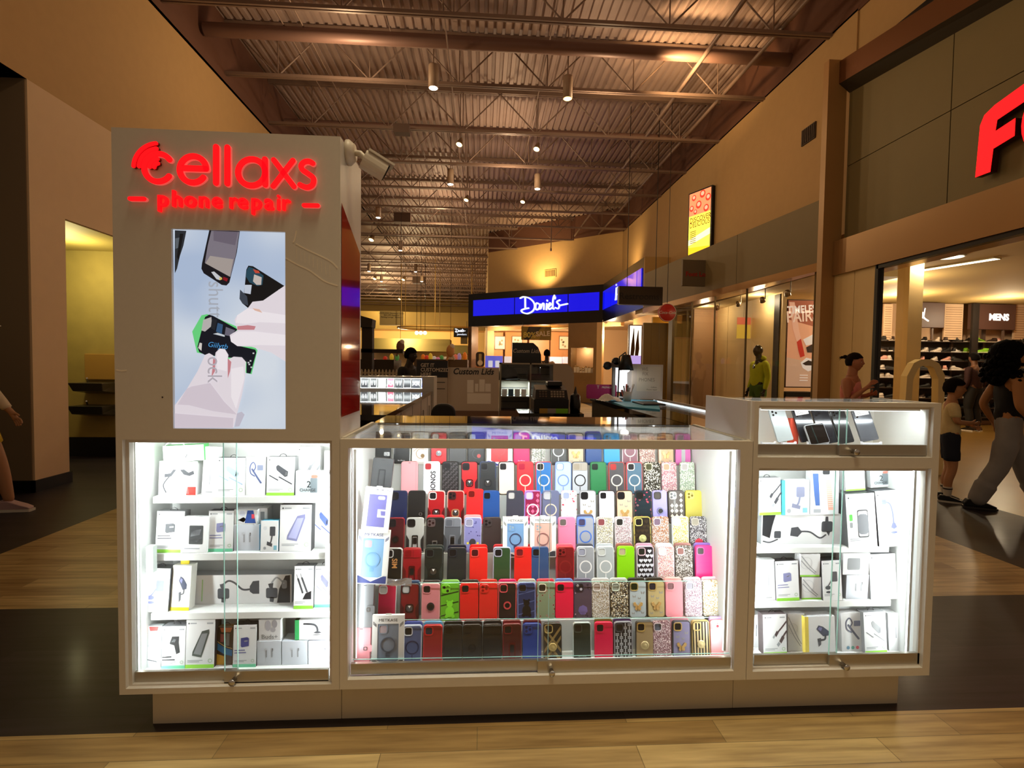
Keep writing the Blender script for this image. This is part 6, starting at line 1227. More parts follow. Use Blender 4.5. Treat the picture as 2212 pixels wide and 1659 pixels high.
def cap_(x_, y_, z, s, col, lab, side=False):
    mt = mat(col, .75); o = MB().lathe([(.088, 0), (.092, .02), (.090, .06), (.075, .10), (.045, .125), (.002, .133)], mt, n=18, sy=1.1).build('baseball_cap', loc=(x_, y_, z), rot=(0, 0, R(20)), label=lab, cat='cap', group='caps in the cap display')
    m = MB(); vs = [(math.cos(R(t))*.085, -.085-math.sin(R(t))*.075, .008+.012*math.sin(R(t))) for t in range(0, 181, 15)]; vv = [(math.cos(R(t))*.085, -math.sin(R(t))*.09, .010) for t in range(0, 181, 15)]
    n = len(vs); m.add(vs+vv, [(i, i+1, n+i+1, n+i) for i in range(n-1)], mt, True); m.add([(p[0], p[1], p[2]-.003) for p in vs+vv], [(n+i, n+i+1, i+1, i) for i in range(n-1)], mt, True); m.build('visor', o)
    MB().ball((0, 0, .134), .008, mt, 8, 6).build('button', o); o.scale = (s, s, s); return o
zs1, zs2 = at7(1100, 822).z, at7(1100, 856).z
q = at7(1098, 822); cap_(q.x, KY+.16, q.z+.0005, 1.5, '14161a', 'black baseball cap on the top shelf, left cubby of the cap display')
q = at7(1173, 846); cap_(q.x, KY+.16, a.z+.001, 1.1, '2a2c28', 'dark cap standing in the right cubby of the cap display')
for k, px_ in enumerate((1090, 1104, 1118, 1132)):
    q = at7(px_, 850); m = MB().box(-.035, .035, 0, .03, 0, .10, mat(['e0e8ec', '3a5a70', 'd8e0e0', 'f0f4f4'][k], .4)); m.build('small_pack', loc=(q.x, KY+.05, zs2+.0005), label='small pack on the middle shelf of the cap display, %s from the left' % ['first', 'second', 'third', 'fourth'][k], cat='pack', group='small packs in the cap display')
lamp('case_light', 'AREA', (at7(1120, 822).x, KY+.15, zs1-.03), 3.0, LED, (.4, .05), aim=(at7(1120, 822).x, KY+.15, .6))
cs_ = empty('cap_kiosk_sign', (0, 0, 0), 'black rounded sign lettered Custom Lids standing above the cap display', 'sign'); Yc = KY+.2
a, b = onY(1106, 786, Yc), onY(1170, 741, Yc); w_, h = b.x-a.x, b.z-a.z
m = MB().prism([(a.x, a.z+.002), (b.x, a.z+.002), (b.x-.005, a.z+h*.45), (b.x-.05, a.z+h*.8), (b.x-.12, b.z), (a.x, b.z)], Yc, Yc+.06, BLACK); m.build('board', cs_); q = onY(1137, 759, Yc)
MB().text('Custom Lids', q.x, q.z-.02, .078, Yc-.004, mat('b8b0a4', .5), .003, bold=.015, shear=.25, sx=.95).build('lettering', cs_)
# white picket fence further left
Yf = 8.6; fe = empty('picket_fence', (0, 0, 0), 'small white picket fence beyond the far lit phone case', 'fence'); z0 = onY(820, 812, Yf).z; xa, xb = onY(770, 800, Yf).x, onY(868, 800, Yf).x
m = MB(); z1 = onY(820, 800, Yf).z
for z in (z0-.35, z1-.06): m.box(xa, xb, Yf+.02, Yf+.035, z, z+.03, mat('b0a08a', .6))
m.build('rails', fe); x_ = xa+.01
while x_ < xb-.03: MB().prism([(x_, .0), (x_+.03, .0), (x_+.03, z1-.01), (x_+.015, z1+.02), (x_, z1-.01)], Yf, Yf+.018, mat('b0a08a', .6)).build('picket', fe); x_ += .058
# ================================================================ jeweller's shop
def T_(m_): return m_
B_px = {}
QB = Vector((4.43, 18.45, 0)); QA = Vector((4.43, 13.75, 0)); qc = onY(1012, 650, 21.9); QC = Vector((qc.x, 21.9, 0))
ztb = onY(1390, 555, 13.75).z; zbb = onY(1305, 696, 18.45).z
NB = mat('05060c', .3)
def bslab(a, b, th, z0, z1, mt): # slab that thickens toward the shop
    m = MB(); d_ = (b-a).normalized(); n = Vector((-d_.y, d_.x, 0))
    if n.y < 0 or (abs(n.y) < 1e-6 and n.x < 0): n = -n
    return m.hexa([(a.x, a.y, z0), (b.x, b.y, z0), (b.x+n.x*th, b.y+n.y*th, z0), (a.x+n.x*th, a.y+n.y*th, z0), (a.x, a.y, z1), (b.x, b.y, z1), (b.x+n.x*th, b.y+n.y*th, z1), (a.x+n.x*th, a.y+n.y*th, z1)], mt)
bslab(QC, QB, .5, zbb, ztb, NB).build('trim_5', kind='structure'); m = MB().box(4.43, XR, 13.75, 18.4, zbb, ztb, NB); m.box(4.43, XR+.02, 13.70, 13.75, zbb, ztb, mat('c8a468', .7)); m.build('trim_6', kind='structure')
L_ = (QB-QC).length; dv = (QB-QC).normalized(); an = math.atan2(dv.y, dv.x)
js = empty('lit_sign_band', (QC.x, QC.y, 0), 'wide black sign band with glowing blue panels and white script above the jeweller', 'sign', rot=(0, 0, an))
BLU = mat('0a10d8', .08, 0, .8, coat=.5); WHL = glow('e8f0ff', 1.0)
zp0, zp1 = zbb+.32*(ztb-zbb), zbb+.80*(ztb-zbb); cuts = [.045, .385, .775, .985]
for k in range(3): m = MB().box(cuts[k]*L_, cuts[k+1]*L_-.05, -.03, -.005, zp0, zp1, BLU); m.build('blue_panel', js)
# script Daniel's
def scr(pts): # crop coordinates of the sign, in units of its own height
    return [Vector(((x-700)/490*1.0, (685-y)/490*1.0)) for x, y in pts]
S_ = .345*L_; ox = .425*L_; oz = zp0-.02
lines = [[(705, 535), (740, 525), (800, 540), (848, 580), (860, 625), (838, 662), (785, 682), (735, 670), (718, 650), (750, 638), (795, 632)], [(757, 530), (760, 630)], [(905, 600), (880, 590), (868, 620), (878, 650), (905, 640), (915, 600), (912, 645)], [(925, 605), (922, 645), (940, 600), (955, 602), (955, 650)], [(985, 600), (982, 655)], [(988, 570), (989, 576)], [(1000, 630), (1025, 610), (1015, 595), (1000, 625), (1010, 652), (1035, 640)], [(1060, 530), (1048, 560), (1045, 640), (1058, 650)], [(1068, 545), (1066, 560)], [(1115, 575), (1085, 590), (1110, 620), (1100, 650), (1072, 640)], [(1120, 622), (1190, 612)]]
m = MB()
for l_ in lines:
    pts = smooth_line(scr(l_), 4) if len(l_) > 2 else scr(l_)
    m.ribbon([(ox+p[0]*S_, oz+p[1]*S_) for p in pts], .027, WHL, -.09, .05)
m.build('script_lettering', js)
js2 = empty('lit_sign_band', (QA.x, QA.y, 0), 'short side of the jeweller sign band with blue panels and the letters jp', 'sign', rot=(0, 0, math.pi/2))
js2.rotation_euler = (0, 0, -math.pi/2); js2.location = (QB.x, QB.y, 0); LB = 18.45-13.75
for (u0, u1) in ((.02, .26), (.27, .88), (.89, .97)): m = MB().box(u0*LB, u1*LB, -.03, -.005, zp0, zp1, BLU); m.build('blue_panel', js2)
m = MB().text('jp', .44*LB, zp0+.25, .62, -.05, WHL, .01, shear=.1); m.build('lettering', js2)
# jeweller interior and posts
SW = mat('c8854a', .4, noise=.12, nscale=3); BEI = mat('d8b078', .6); STN = mat('8a6a40', .5, noise=.25, nscale=2)
m = MB(); ib = 22.6
m.box(.6, 7.5, ib+1.0, ib+1.2, 0, 3.2, mat('f0c898', .7)); m.build('wall_jeweller_back', kind='structure')
m = MB().box(-.2, 8, 13.9, ib+1.2, zbb+.14, zbb+.24, mat('e8c494', .8)); 
m2 = MB(); m2.face([(QC.x+.1, QC.y+.1, zbb+.1), (QB.x, QB.y+.1, zbb+.1), (8, 18.5, zbb+.1), (8, ib+1, zbb+.1), (QC.x+.1, ib+1, zbb+.1)], mat('e8c494', .8)); m2.build('ceiling_jeweller', kind='structure')
def pl(px_, frac): return QC.lerp(QB, frac)
for f0, f1, mt, nm in ((.0, .03, mat('6a4c34', .5), 'pillar_left'), (.775, .965, STN, 'pillar_stone'), (.965, 1.0, BEI, 'pillar_beige')):
    p_, q_ = QC.lerp(QB, f0), QC.lerp(QB, f1)
    if nm == 'pillar_stone':
        zc0, zc1 = onY(1265, 805, 19.3).z, onY(1265, 752, 19.3).z
        r_, s_ = QC.lerp(QB, .795), QC.lerp(QB, .945)
        for (u, v, za_, zb2) in ((p_, q_, 0, zc0), (p_, q_, zc1, zbb), (p_, r_, zc0, zc1), (s_, q_, zc0, zc1)): o = bslab(u, v, .6, za_, zb2, mt).build('wall_stone', kind='structure')
        bslab(r_, s_, .05, zc0, zc1, GLASS).build('window_4', kind='structure')
        nv = Vector((-dv.y, dv.x, 0)); bslab(r_+nv*.55, s_+nv*.55, .05, zc0, zc1, mat('f0c090', .6)).build('wall_niche', kind='structure')
        lamp('interior_point_light', 'POINT', tuple((r_+s_)/2+nv*.3+Vector((0, 0, zc1-.1))), 5, SHOP, .05)
        rj = random.Random(2)
        for k in range(14):
            t_ = .12+.127*(k % 7); p3 = r_.lerp(s_, t_)+nv*(.16 if k < 7 else .40); hh_ = rj.uniform(.06, .22); zz = zc0
            MB().box(-.05, .05, -.05, .05, 0, hh_, mat('f4e4c8', .5)).lathe([(.02, 0), (.05, .03), (.045, .05)], GOLD, (0, 0, hh_), 10).build('jewel_stand', loc=(p3.x, p3.y, zc0), label='cream jewellery stand in the lit niche of the stone pillar', cat='jewellery stand', group='jewellery stands in the stone niche')
    else: bslab(p_, q_, .5 if nm != 'pillar_beige' else .2, 0, zbb, mt).build(nm, kind='structure')
o = bslab(QC.lerp(QB, .035), QC.lerp(QB, .77), .02, 0.2, zbb-.05, GLASS).build('window_5', kind='structure')
# orange cabinets with framed prints
Yj = ib+.55; 
for k, (x0p, x1p) in enumerate(((1056, 1088), (1091, 1140), (1143, 1188), (1189, 1238))):
    a, b = onY(x0p, 760, Yj), onY(x1p, 718, Yj); m = MB().box(a.x, b.x-.02, Yj, Yj+.4, 0, b.z, SW)
    o = m.build('wood_cabinet', label='orange wood wall cabinet in the jeweller shop, %s from the left' % ['first', 'second', 'third', 'fourth'][k], cat='wall cabinet', group='wood cabinets in the jeweller shop')
    if k != 2:
        c, d = onY(x0p+12+k*2, 755, Yj), onY(x0p+36+k*2, 726, Yj); m = MB().box(c.x, d.x, Yj-.03, Yj, c.z, d.z, mat('7a4a28', .4)); m.box(c.x+.03, d.x-.03, Yj-.034, Yj-.03, c.z+.03, d.z-.03, mat('f0dcc0', .5)); rj = random.Random(k)
        for _ in range(5): m.flat(circ(rj.uniform(c.x+.12, d.x-.12), rj.uniform(c.z+.12, d.z-.12), .05, 10), Yj-.036, mat('a8906c', .5))
        m.build('framed_print', o)
for k, (x0p, y0p, x1p, y1p, c_) in enumerate(((1048, 794, 1086, 769, '6a6ae0'), (1090, 790, 1105, 770, 'f4e8e8'), (1189, 785, 1214, 771, 'f4f4f8'), (1217, 785, 1236, 771, 'f4ecf0'))):
    Yk = 21.5; a, b = onY(x0p, y0p, Yk), onY(x1p, y1p, Yk); m = MB().box(a.x, b.x, Yk, Yk+.35, a.z, b.z, mat(c_, .5, 0, .45)); m.box(a.x-.03, b.x+.03, Yk-.03, Yk+.4, 0, a.z, SW)
    o = m.build('jewellery_showcase', label='lit jewellery showcase in the shop window, %s' % ['blue lined, leftmost', 'narrow with red print', 'white, behind the Custom Lids sign', 'white, next to the stone pillar'][k], cat='showcase', group='lit showcases in the jeweller shop')
    if k == 0:
        for u in (.2, .6): MB().prism(rrect((b.x-a.x)*.25, .28, .02, 2, a.x+(b.x-a.x)*(u+.1), a.z+.16), Yk-.05, Yk-.005, mat('f0f0ff', .5, 0, .4)).build('white_stand', o)
wt = onY(1037, 792, 20.9); o = MB().prism(rrect(.36, .62, .12, 4, 0, .3), 0, .05, mat('3a2a1c', .5)).build('watch_display', loc=(wt.x, 20.9, wt.z), label='brown panel with a gold watch, left of the blue showcase', cat='display'); MB().prism(rrect(.12, .5, .03, 3, 0, .28), -.03, 0, GOLD).prism(circ(0, .16, .11, 16), -.05, -.03, mat('f4e0c0', .4)).build('gold_watch', o)
MB().box(wt.x-.2, wt.x+.2, 20.85, 21.1, 0, wt.z, SW).build('watch_pedestal', label='wooden pedestal carrying the gold watch display', cat='pedestal')
# sale banner
sp = QC.lerp(QB, .55); sb = empty('sale_banner', (0, 0, 0), 'yellow and black 80% SALE banner hanging in the jeweller shop window', 'banner'); Ys = 20.2
a, b = onY(1126, 734, Ys), onY(1191, 706, Ys); m = MB().box(a.x, b.x, Ys, Ys+.02, a.z, b.z, mat('8a7018', .6)); m.flat([(a.x+.1, a.z), (b.x-.75, a.z), (b.x-.4, b.z), (a.x+.3, b.z)], Ys-.002, mat('2a2210', .6)); m.flat([(a.x+.7, a.z), (b.x-.9, a.z), (b.x-.3, b.z), (a.x+1.0, b.z)], Ys-.003, mat('a88a20', .6)); m.build('cloth', sb)
m = MB().text('80%', a.x+.33, a.z+.10, .30, Ys-.006, mat('d8c048', .5), .002, bold=.02); m.text('SALE', b.x-.33, a.z+.17, .27, Ys-.006, mat('e8d8b8', .5), .002, bold=.02, rot=.06); m.build('lettering', sb)
for x_ in (a.x+.05, b.x-.05): MB().tube([(x_, Ys, b.z), (x_, Ys, zbb+.1)], .008, BLACK, 6).build('cord', sb)
# side entrance of the jeweller: cabinets, poster of two necks
m = MB().box(5.6, 5.8, 13.9, 18.5, 0, 3.2, mat('e8b880', .6)); m.build('wall_jeweller_side', kind='structure')
a, b = onY(1359, 786, 14.9), onY(1386, 704, 14.9); ps = empty('jewellery_poster', (0, 0, 0), 'tall backlit poster of two dark silhouettes at the jeweller entrance', 'poster')
MB().box(a.x-.03, b.x+.03, 14.9, 15.0, 0, b.z+.03, mat('5a3a28', .4)).build('frame', ps)
m = MB(); m.flat(rect(a.x, b.x, a.z+.25, b.z), 14.896, glow('fff0dc', 1.2)); m.flat(rect(a.x, b.x, a.z, a.z+.25), 14.896, glow('b49ad8', .8)); w_, h = b.x-a.x, b.z-a.z
for (u, s_) in ((.30, 1), (.68, .95)): m.flat([(a.x+w_*(u-.22), a.z+.25), (a.x+w_*(u-.16), a.z+h*.5), (a.x+w_*(u-.06), a.z+h*.72), (a.x+w_*(u+.02), a.z+h*.93*s_), (a.x+w_*(u+.07), a.z+h*.93*s_), (a.x+w_*(u+.09), a.z+h*.7), (a.x+w_*(u+.16), a.z+h*.4), (a.x+w_*(u+.08), a.z+.25)], 14.893, mat('4a3020', .6))
m.build('picture', ps)
# corridor wall and its signs
m = MB(); YC = 14.6; m.box(5.0, 8, YC, YC+.1, 0, 2.84, mat('b8903c', .7, noise=.1, nscale=2)); m.box(4.45, 5.1, 13.9, YC, 0, 0.02, BLACK); m.build('wall_corridor', kind='structure')
MB().box(4.5, 8, 13.0, YC+.1, 2.9, 3.0, mat('a88848', .8)).build('ceiling_corridor', kind='structure')
a, b = onY(1387, 860, 13.9), onY(1470, 695, 13.9)
m = MB()
for k in range(5): m.box(a.x+k*.225, a.x+k*.225+.22, 13.9, 14.0, 0, 2.6, mat('8a6c34' if k < 3 else 'b88f38', .6, noise=.08, nscale=3))
m.build('wall_corridor_panels', kind='structure')
rs = empty('hanging_sign', (0, 0, 0), 'dark hanging sign lettered Restrooms at the corridor', 'sign', 'hanging signs along the right side'); a, b = onY(1337, 657, 11.4), onY(1432, 620, 11.4)
MB().box(a.x, b.x, 11.4, 11.55, a.z, b.z, mat('33271a', .5)).build('panel', rs); q = onY(1381, 641, 11.4); MB().text('Restrooms', q.x, q.z-.06, .21, 11.394, mat('120c08', .5), .003, bold=.005).build('lettering', rs)
for x_ in (a.x+.2, b.x-.15): MB().tube([(x_, 11.47, b.z), (x_, 11.47, ZD)], .008, BLACK, 6).build('rod', rs)
cc_ = onY(1442, 675, 11.0); o = MB().lathe([(.19, 0), (.20, .01), (.20, .05), (.19, .06)], mat('c83028', .4), axis='y', n=32).build('round_sign', loc=(cc_.x, 11.0, cc_.z), label='round red sign with white script hanging below the Restrooms sign', cat='sign', group='hanging signs along the right side')
MB().ring(circ(0, 0, .197, 32), circ(0, 0, .188, 32), -.006, 0, mat('e8dcd0', .4)).build('rim', o); MB().text('Coca-Cola', 0, -.03, .088, -.006, mat('f4e8e0', .4), .003, shear=.35, bold=.008).build('lettering', o)
MB().tube([(0, .03, .2), (0, .03, ZD-cc_.z)], .006, BLACK, 6).build('rod', o)
fs = empty('hanging_sign', (0, 0, 0), 'pale hanging sign with faint red lettering under the lit advertising box', 'sign', 'hanging signs along the right side'); a, b = onY(1474, 617, 10.6), onY(1556, 563, 10.6)
MB().box(a.x, b.x, 10.6, 10.68, a.z, b.z, mat('6a5c48', .5)).build('panel', fs); q = onY(1515, 592, 10.6); MB().text('Foot Locker', q.x, q.z-.05, .135, 10.595, mat('a02018', .5), .003, bold=.03).build('lettering', fs)
MB().tube([(a.x, 10.64, b.z), (5.2, 10.64, b.z)], .01, BLACK, 6).build('rod', fs)
a = onY(1478, 760, 12.9); o = MB().box(a.x-.03, a.x+.03, 12.7, 12.73, 0, 2.9, mat('7a6238', .4, .5)).build('door_frame_post', label='narrow metal post beside the shoe shop glass', cat='post')
# ================================================================ far end of the hall
FAR = 46
m = MB(); m.box(-40, P2.x, FAR, FAR+.3, 0, 12, mat('c8a868', .8)); m.build('wall_far', kind='structure')
m = MB(); CR = mat('e8c080', .8)
m.box(-30, P2.x, 38, FAR, 4.3, 4.5, CR); m.build('ceiling_far', kind='structure')
MB().box(-22, P2.x+.1, 37.6, 37.9, onY(900, 712, 37.6).z, onY(900, 674, 37.6).z, mat('9a8040', .7)).build('trim_7', kind='structure')
def fb(nm, px0, py0, px1, py1, Y, d, col, lab, cat, emit=0, **k):
    a, b = onY(px0, py1, Y), onY(px1, py0, Y); m = MB().box(a.x, b.x, Y, Y+d, a.z if not k.get('ground') else 0, b.z, mat(col, .7, 0, emit)); return m.build(nm, label=lab, cat=cat, group=k.get('group'))
pn = fb('wayfinding_board', 820, 672, 870, 702, 30, .2, '9a8858', 'grey green hanging direction board at the far end of the hall', 'sign')
m = MB(); q = onY(845, 678, 30)
for k, t_ in enumerate(('LEGOLAND Discovery Center', 'SEA LIFE Aquarium', 'Parking Lounge   Entrance')): q = onY(846, 678+k*4.3, 30); m.text(t_, q.x, q.z, .115, 29.99, mat('2a2010', .6), bold=.01)
m.build('lettering', pn)
for k, (x0_, y0_, x1_, y1_, c_, l_) in enumerate(((800, 733, 972, 757, '8a7838', 'long olive fascia over the farthest shops'), (972, 746, 1010, 764, '8a8048', 'short olive fascia beside the black pillar'))):
    fb('shop_fascia', x0_, y0_, x1_, y1_, 34, 2.0, c_, l_, 'fascia', group='fascias of the farthest shops')
a, b = onY(770, 800, 36), onY(1012, 757, 36); MB().box(a.x, b.x, 36, 36.3, 0, b.z, mat('f4dcb0', .7)).build('wall_far_shops', kind='structure')
# ring with hangers, globe lamps
rg_ = empty('suspended_ring', (0, 0, 0), 'thin suspended oval ring with hanger rods at the far end of the hall', 'ceiling feature'); q = onY(945, 709, 30)
m = MB(); rx = (onY(1030, 709, 30).x-onY(860, 709, 30).x)/2; pts = [(q.x+rx*math.cos(R(t)), 30+1.6*math.sin(R(t)), q.z) for t in range(0, 361, 10)]; m.tube(pts, .06, mat('b8904a', .5), 6); m.build('ring', rg_)
for k in range(6): t = 30+k*60; MB().tube([(q.x+rx*math.cos(R(t)), 30+1.6*math.sin(R(t)), q.z), (q.x+rx*math.cos(R(t)), 30+1.6*math.sin(R(t)), ZD)], .02, mat('9a7a3a', .5), 5).build('hanger', rg_)
for k, px_ in enumerate((900, 909, 918)):
    q = onY(px_, 719, 26); o = MB().ball((0, 0, 0), .09, glow('fff0cc', 12), 12, 8).build('globe_lamp', loc=(q.x, 26, q.z), label='small glowing globe lamp in the far hall, %s of three' % ['left', 'middle', 'right'][k], cat='lamp', group='three globe lamps'); MB().tube([(0, 0, .09), (0, 0, ZD-q.z)], .012, BLACK, 5).build('rod', o)
# hanging jeweller blade sign
js3 = empty('blade_sign', (0, 0, 0), 'small black sign with white script beside the jeweller band', 'sign'); a, b = onY(980, 728, 21.6), onY(1011, 709, 21.6)
MB().box(a.x, b.x, 21.6, 21.7, a.z, b.z, NB).build('panel', js3); m = MB(); q = onY(996, 716, 21.6)
for l_ in lines: pts = smooth_line(scr(l_), 3) if len(l_) > 2 else scr(l_); m.ribbon([(a.x+.05+p[0]*.44, q.z-.04+p[1]*.44) for p in pts], .012, WHL, 21.58, .01)
m.text('jewelers', q.x+.03, q.z-.16, .12, 21.585, WHL); m.build('lettering', js3); MB().tube([(b.x-.05, 21.65, b.z), (b.x-.05, 21.65, b.z+.3)], .01, BLACK, 5).build('rod', js3)
fb('small_notice', 995, 728.5, 1010, 743, 21.66, .05, '7a6a40', 'small tan notice hanging under the jeweller blade sign', 'notice')
# dark column tree and merchandise
o = empty('dark_kiosk_post', (0, 0, 0), 'tall dark post with a flared top beyond the lit phone case', 'post'); q = onY(793, 790, 15)
DK = mat('1c140c', .7); w_ = .14; MB().box(q.x-.16, q.x+.14, 15, 15.3, 0, onY(793, 708, 15).z, DK).build('shaft', o); a, b = onY(778, 707, 15), onY(806, 686, 15); MB().prism([(a.x, a.z), (b.x-.02, a.z), (b.x, b.z-.05), (a.x, b.z+.05)], 14.9, 15.4, DK).build('flared_top', o)
MB().box(onY(780, 760, 15).x, onY(870, 760, 15).x, 15, 15.2, onY(820, 762, 15).z, onY(820, 754, 15).z, DK).build('cross_beam', o)
rj = random.Random(9); names = ['orange', 'red', 'yellow', 'white', 'pink', 'green', 'cream', 'tan', 'coral', 'lilac']; hx = ['e87a20', 'd8402a', 'f0c83a', 'e8e0d0', 'e88aa8', '5a9a4a', 'f0dcb0', 'a8845a', 'f08060', 'b8a0d0']
for k in range(16):
    px_ = [914, 922, 930, 938, 946, 954, 962, 974, 984, 992, 1004, 832, 846, 790, 806, 858][k]; c = k % 10; Y = 17+rj.uniform(-.5, .5); a, b = onY(px_-4, 778, Y), onY(px_+4, [766, 768, 764, 770, 772, 768, 771, 760, 766, 764, 762, 770, 765, 772, 775, 766][k], Y)
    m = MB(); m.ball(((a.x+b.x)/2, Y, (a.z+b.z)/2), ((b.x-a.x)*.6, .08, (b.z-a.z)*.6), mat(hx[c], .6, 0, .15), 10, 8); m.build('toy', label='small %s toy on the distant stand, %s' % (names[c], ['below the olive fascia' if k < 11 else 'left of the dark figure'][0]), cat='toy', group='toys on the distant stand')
a, b = onY(905, 800, 17.6), onY(1012, 778, 17.6); MB().box(a.x, b.x, 16.3, 17.8, 0, b.z, mat('5a4630', .6)).build('toy_stand', label='long dark stand full of colorful toys in the far hall', cat='stand')
a, b = onY(785, 800, 17.6), onY(865, 778, 17.6); MB().box(a.x, b.x, 16.3, 17.8, 0, b.z, mat('2a2016', .6)).build('goods_stand', label='dark goods stand left of the dark hooded figure in the far hall', cat='stand')
for k, (x0_, y0_, c_, l_) in enumerate(((865, 739, '7a5a4a', 'brown and white plush figure hanging left in the far hall'), (973, 748, 'c8925a', 'tan pointed figure hanging beside the olive fascia'))):
    q = onY(x0_, y0_+10, 16); m = MB().ball((q.x, 16, q.z), (.13, .12, .20), mat(c_, .8), 12, 8); m.ball((q.x+.05, 15.98, q.z+.14), (.08, .08, .09), mat('d8ccc0', .8), 10, 6); m.tube([(q.x-.06, 16, q.z-.1), (q.x-.12, 16, q.z-.3)], .03, mat(c_, .8), 6); m.tube([(q.x+.05, 16, q.z-.1), (q.x+.14, 16, q.z-.28)], .03, mat('d8ccc0', .8), 6); m.tube([(q.x, 16, q.z+.2), (q.x, 16, ZD)], .006, BLACK, 5)
    m.build('plush_toy', label=l_, cat='plush toy', group='hanging plush figures')
# ================================================================ people
def skin_to(m, nodes, edges, mt, sub=2):
    """grow one continuous limb surface along joints; nodes: name -> (x, y, z, radius)"""
    names = list(nodes); me = bpy.data.meshes.new('figure'); me.from_pydata([nodes[n][:3] for n in names], [(names.index(a), names.index(b)) for a, b in edges], [])
    o = bpy.data.objects.new('figure', me); COL.objects.link(o)
    md = o.modifiers.new('skin', 'SKIN'); md.use_smooth_shade = True; md.branch_smoothing = .6
    if not me.skin_vertices: me.skin_vertices.new() if hasattr(me.skin_vertices, 'new') else None
    sv = me.skin_vertices[0].data
    for i, n in enumerate(names):
        r_ = nodes[n][3]; sv[i].radius = (r_, r_*(nodes[n][4] if len(nodes[n]) > 4 else 1)); sv[i].use_root = (i == 0)
    ss = o.modifiers.new('smooth', 'SUBSURF'); ss.levels = sub; ss.render_levels = sub
    dg = bpy.context.evaluated_depsgraph_get(); dg.update(); ev = bpy.data.meshes.new_from_object(o.evaluated_get(dg))
    V = [v.co.copy() for v in ev.vertices]; Nn = [v.normal.copy() for v in ev.vertices]; F = [tuple(p.vertices) for p in ev.polygons]
    m.add([tuple(v) for v in V], F, mt, True)
    bpy.data.objects.remove(o); bpy.data.meshes.remove(ev); return V, Nn, F
def cloth_from(body, bones, mt, rule):
    """a garment that follows the body: rule(bone name, place along it) gives its distance from the skin, or None where there is no cloth"""
    V, Nn, F = body; D = []
    for v in V:
        best = None
        for nm, a, b, r_ in bones:
            ab = b-a; t = max(0, min(1, (v-a).dot(ab)/ab.length_squared)); d = (v-(a+ab*t)).length-r_
            if best is None or d < best[0]: best = (d, nm, t)
        D.append(rule(best[1], best[2]))
    ix = {}; vs = []; fs = []
    for f in F:
        if all(D[i] is not None for i in f):
            for i in f:
                if i not in ix: ix[i] = len(vs); vs.append(tuple(V[i]+Nn[i]*D[i]))
            fs.append(tuple(ix[i] for i in f))
    cnt = {}
    for f in fs:
        for i in range(len(f)): e = (f[i], f[(i+1) % len(f)]); k = (min(e), max(e)); cnt[k] = cnt.get(k, 0)+1
    nb = {}
    for (a, b), c in cnt.items():
        if c == 1: nb.setdefault(a, []).append(b); nb.setdefault(b, []).append(a)
    P = [Vector(v) for v in vs]
    for _ in range(14):                                    # even out the hems
        Q2 = {i: (P[i]*.4+sum((P[j] for j in n), Vector())*(.6/len(n))) for i, n in nb.items()}
        for i, v in Q2.items(): P[i] = v
    return MB().add([tuple(v) for v in P], fs, mt, True)
def head_to(m, c, s, mt, turn=0, plain=False):
    """a head of height s looking along +x (turned about z), with brow, nose, lips, chin and ears"""
    vs = []; fs = []; N, M_ = 28, 22; ct, st_ = math.cos(turn), math.sin(turn)
    for i in range(M_+1):
        ph = math.pi*i/M_; z = -math.cos(ph); rr0 = max(.02, math.sin(ph))
        for k in range(N):
            a = 2*math.pi*k/N; x_, y_ = math.cos(a)*rr0, math.sin(a)*rr0
            X, Y, Z = x_*.40, y_*.315, z*.5
            if z < -.1: t = (-.1-z)/.9; Y *= 1-.34*t; X = X*(1-.30*t)+.045*t          # jaw
            if x_ > .55 and not plain:
                f_ = max(0, 1-abs(y_)/.30)
                X += .075*f_*math.exp(-((z+.12)/.13)**2)                                 # nose
                X += .020*f_*math.exp(-((z+.42)/.07)**2)+.015*max(0, 1-abs(y_)/.5)*math.exp(-((z+.80)/.12)**2)
                X -= .030*math.exp(-((abs(y_)-.36)/.14)**2)*math.exp(-((z-.03)/.10)**2)  # eye sockets
            vs.append((c[0]+s*(X*ct-Y*st_), c[1]+s*(X*st_+Y*ct), c[2]+s*Z))
    for i in range(M_):
        for k in range(N): fs.append((i*N+k, i*N+(k+1) % N, (i+1)*N+(k+1) % N, (i+1)*N+k))
    m.add(vs, fs, mt, True)
    if not plain:
        for sd in (-1, 1):
            X, Y = .02, sd*.315; m.ball((c[0]+s*(X*ct-Y*st_), c[1]+s*(X*st_+Y*ct), c[2]-s*.02), (s*.045, s*.02, s*.075), mt, 10, 8)
def face_(root, c, s, turn=0):
    ct, st_ = math.cos(turn), math.sin(turn); P_ = lambda X, Y, Z: (c[0]+s*(X*ct-Y*st_), c[1]+s*(X*st_+Y*ct), c[2]+s*Z)
    for sd in (-1, 1):
        m = MB(); m.ball(P_(.335, sd*.115, .015), s*.030, mat('e8e0d8', .3), 10, 8); m.ball(P_(.355, sd*.115, .015), s*.017, mat('1c120c', .2), 8, 6); m.build('eye', root)
        m = MB(); m.tube([P_(.345, sd*.06, .085), P_(.35, sd*.115, .10), P_(.325, sd*.17, .08)], s*.012, mat('1a100a', .8), 5); m.build('eyebrow', root)
    m = MB(); m.ball(P_(.325, 0, -.225), (s*.035, s*.065, s*.022), mat('8a4038', .5), 10, 6); m.build('mouth', root)
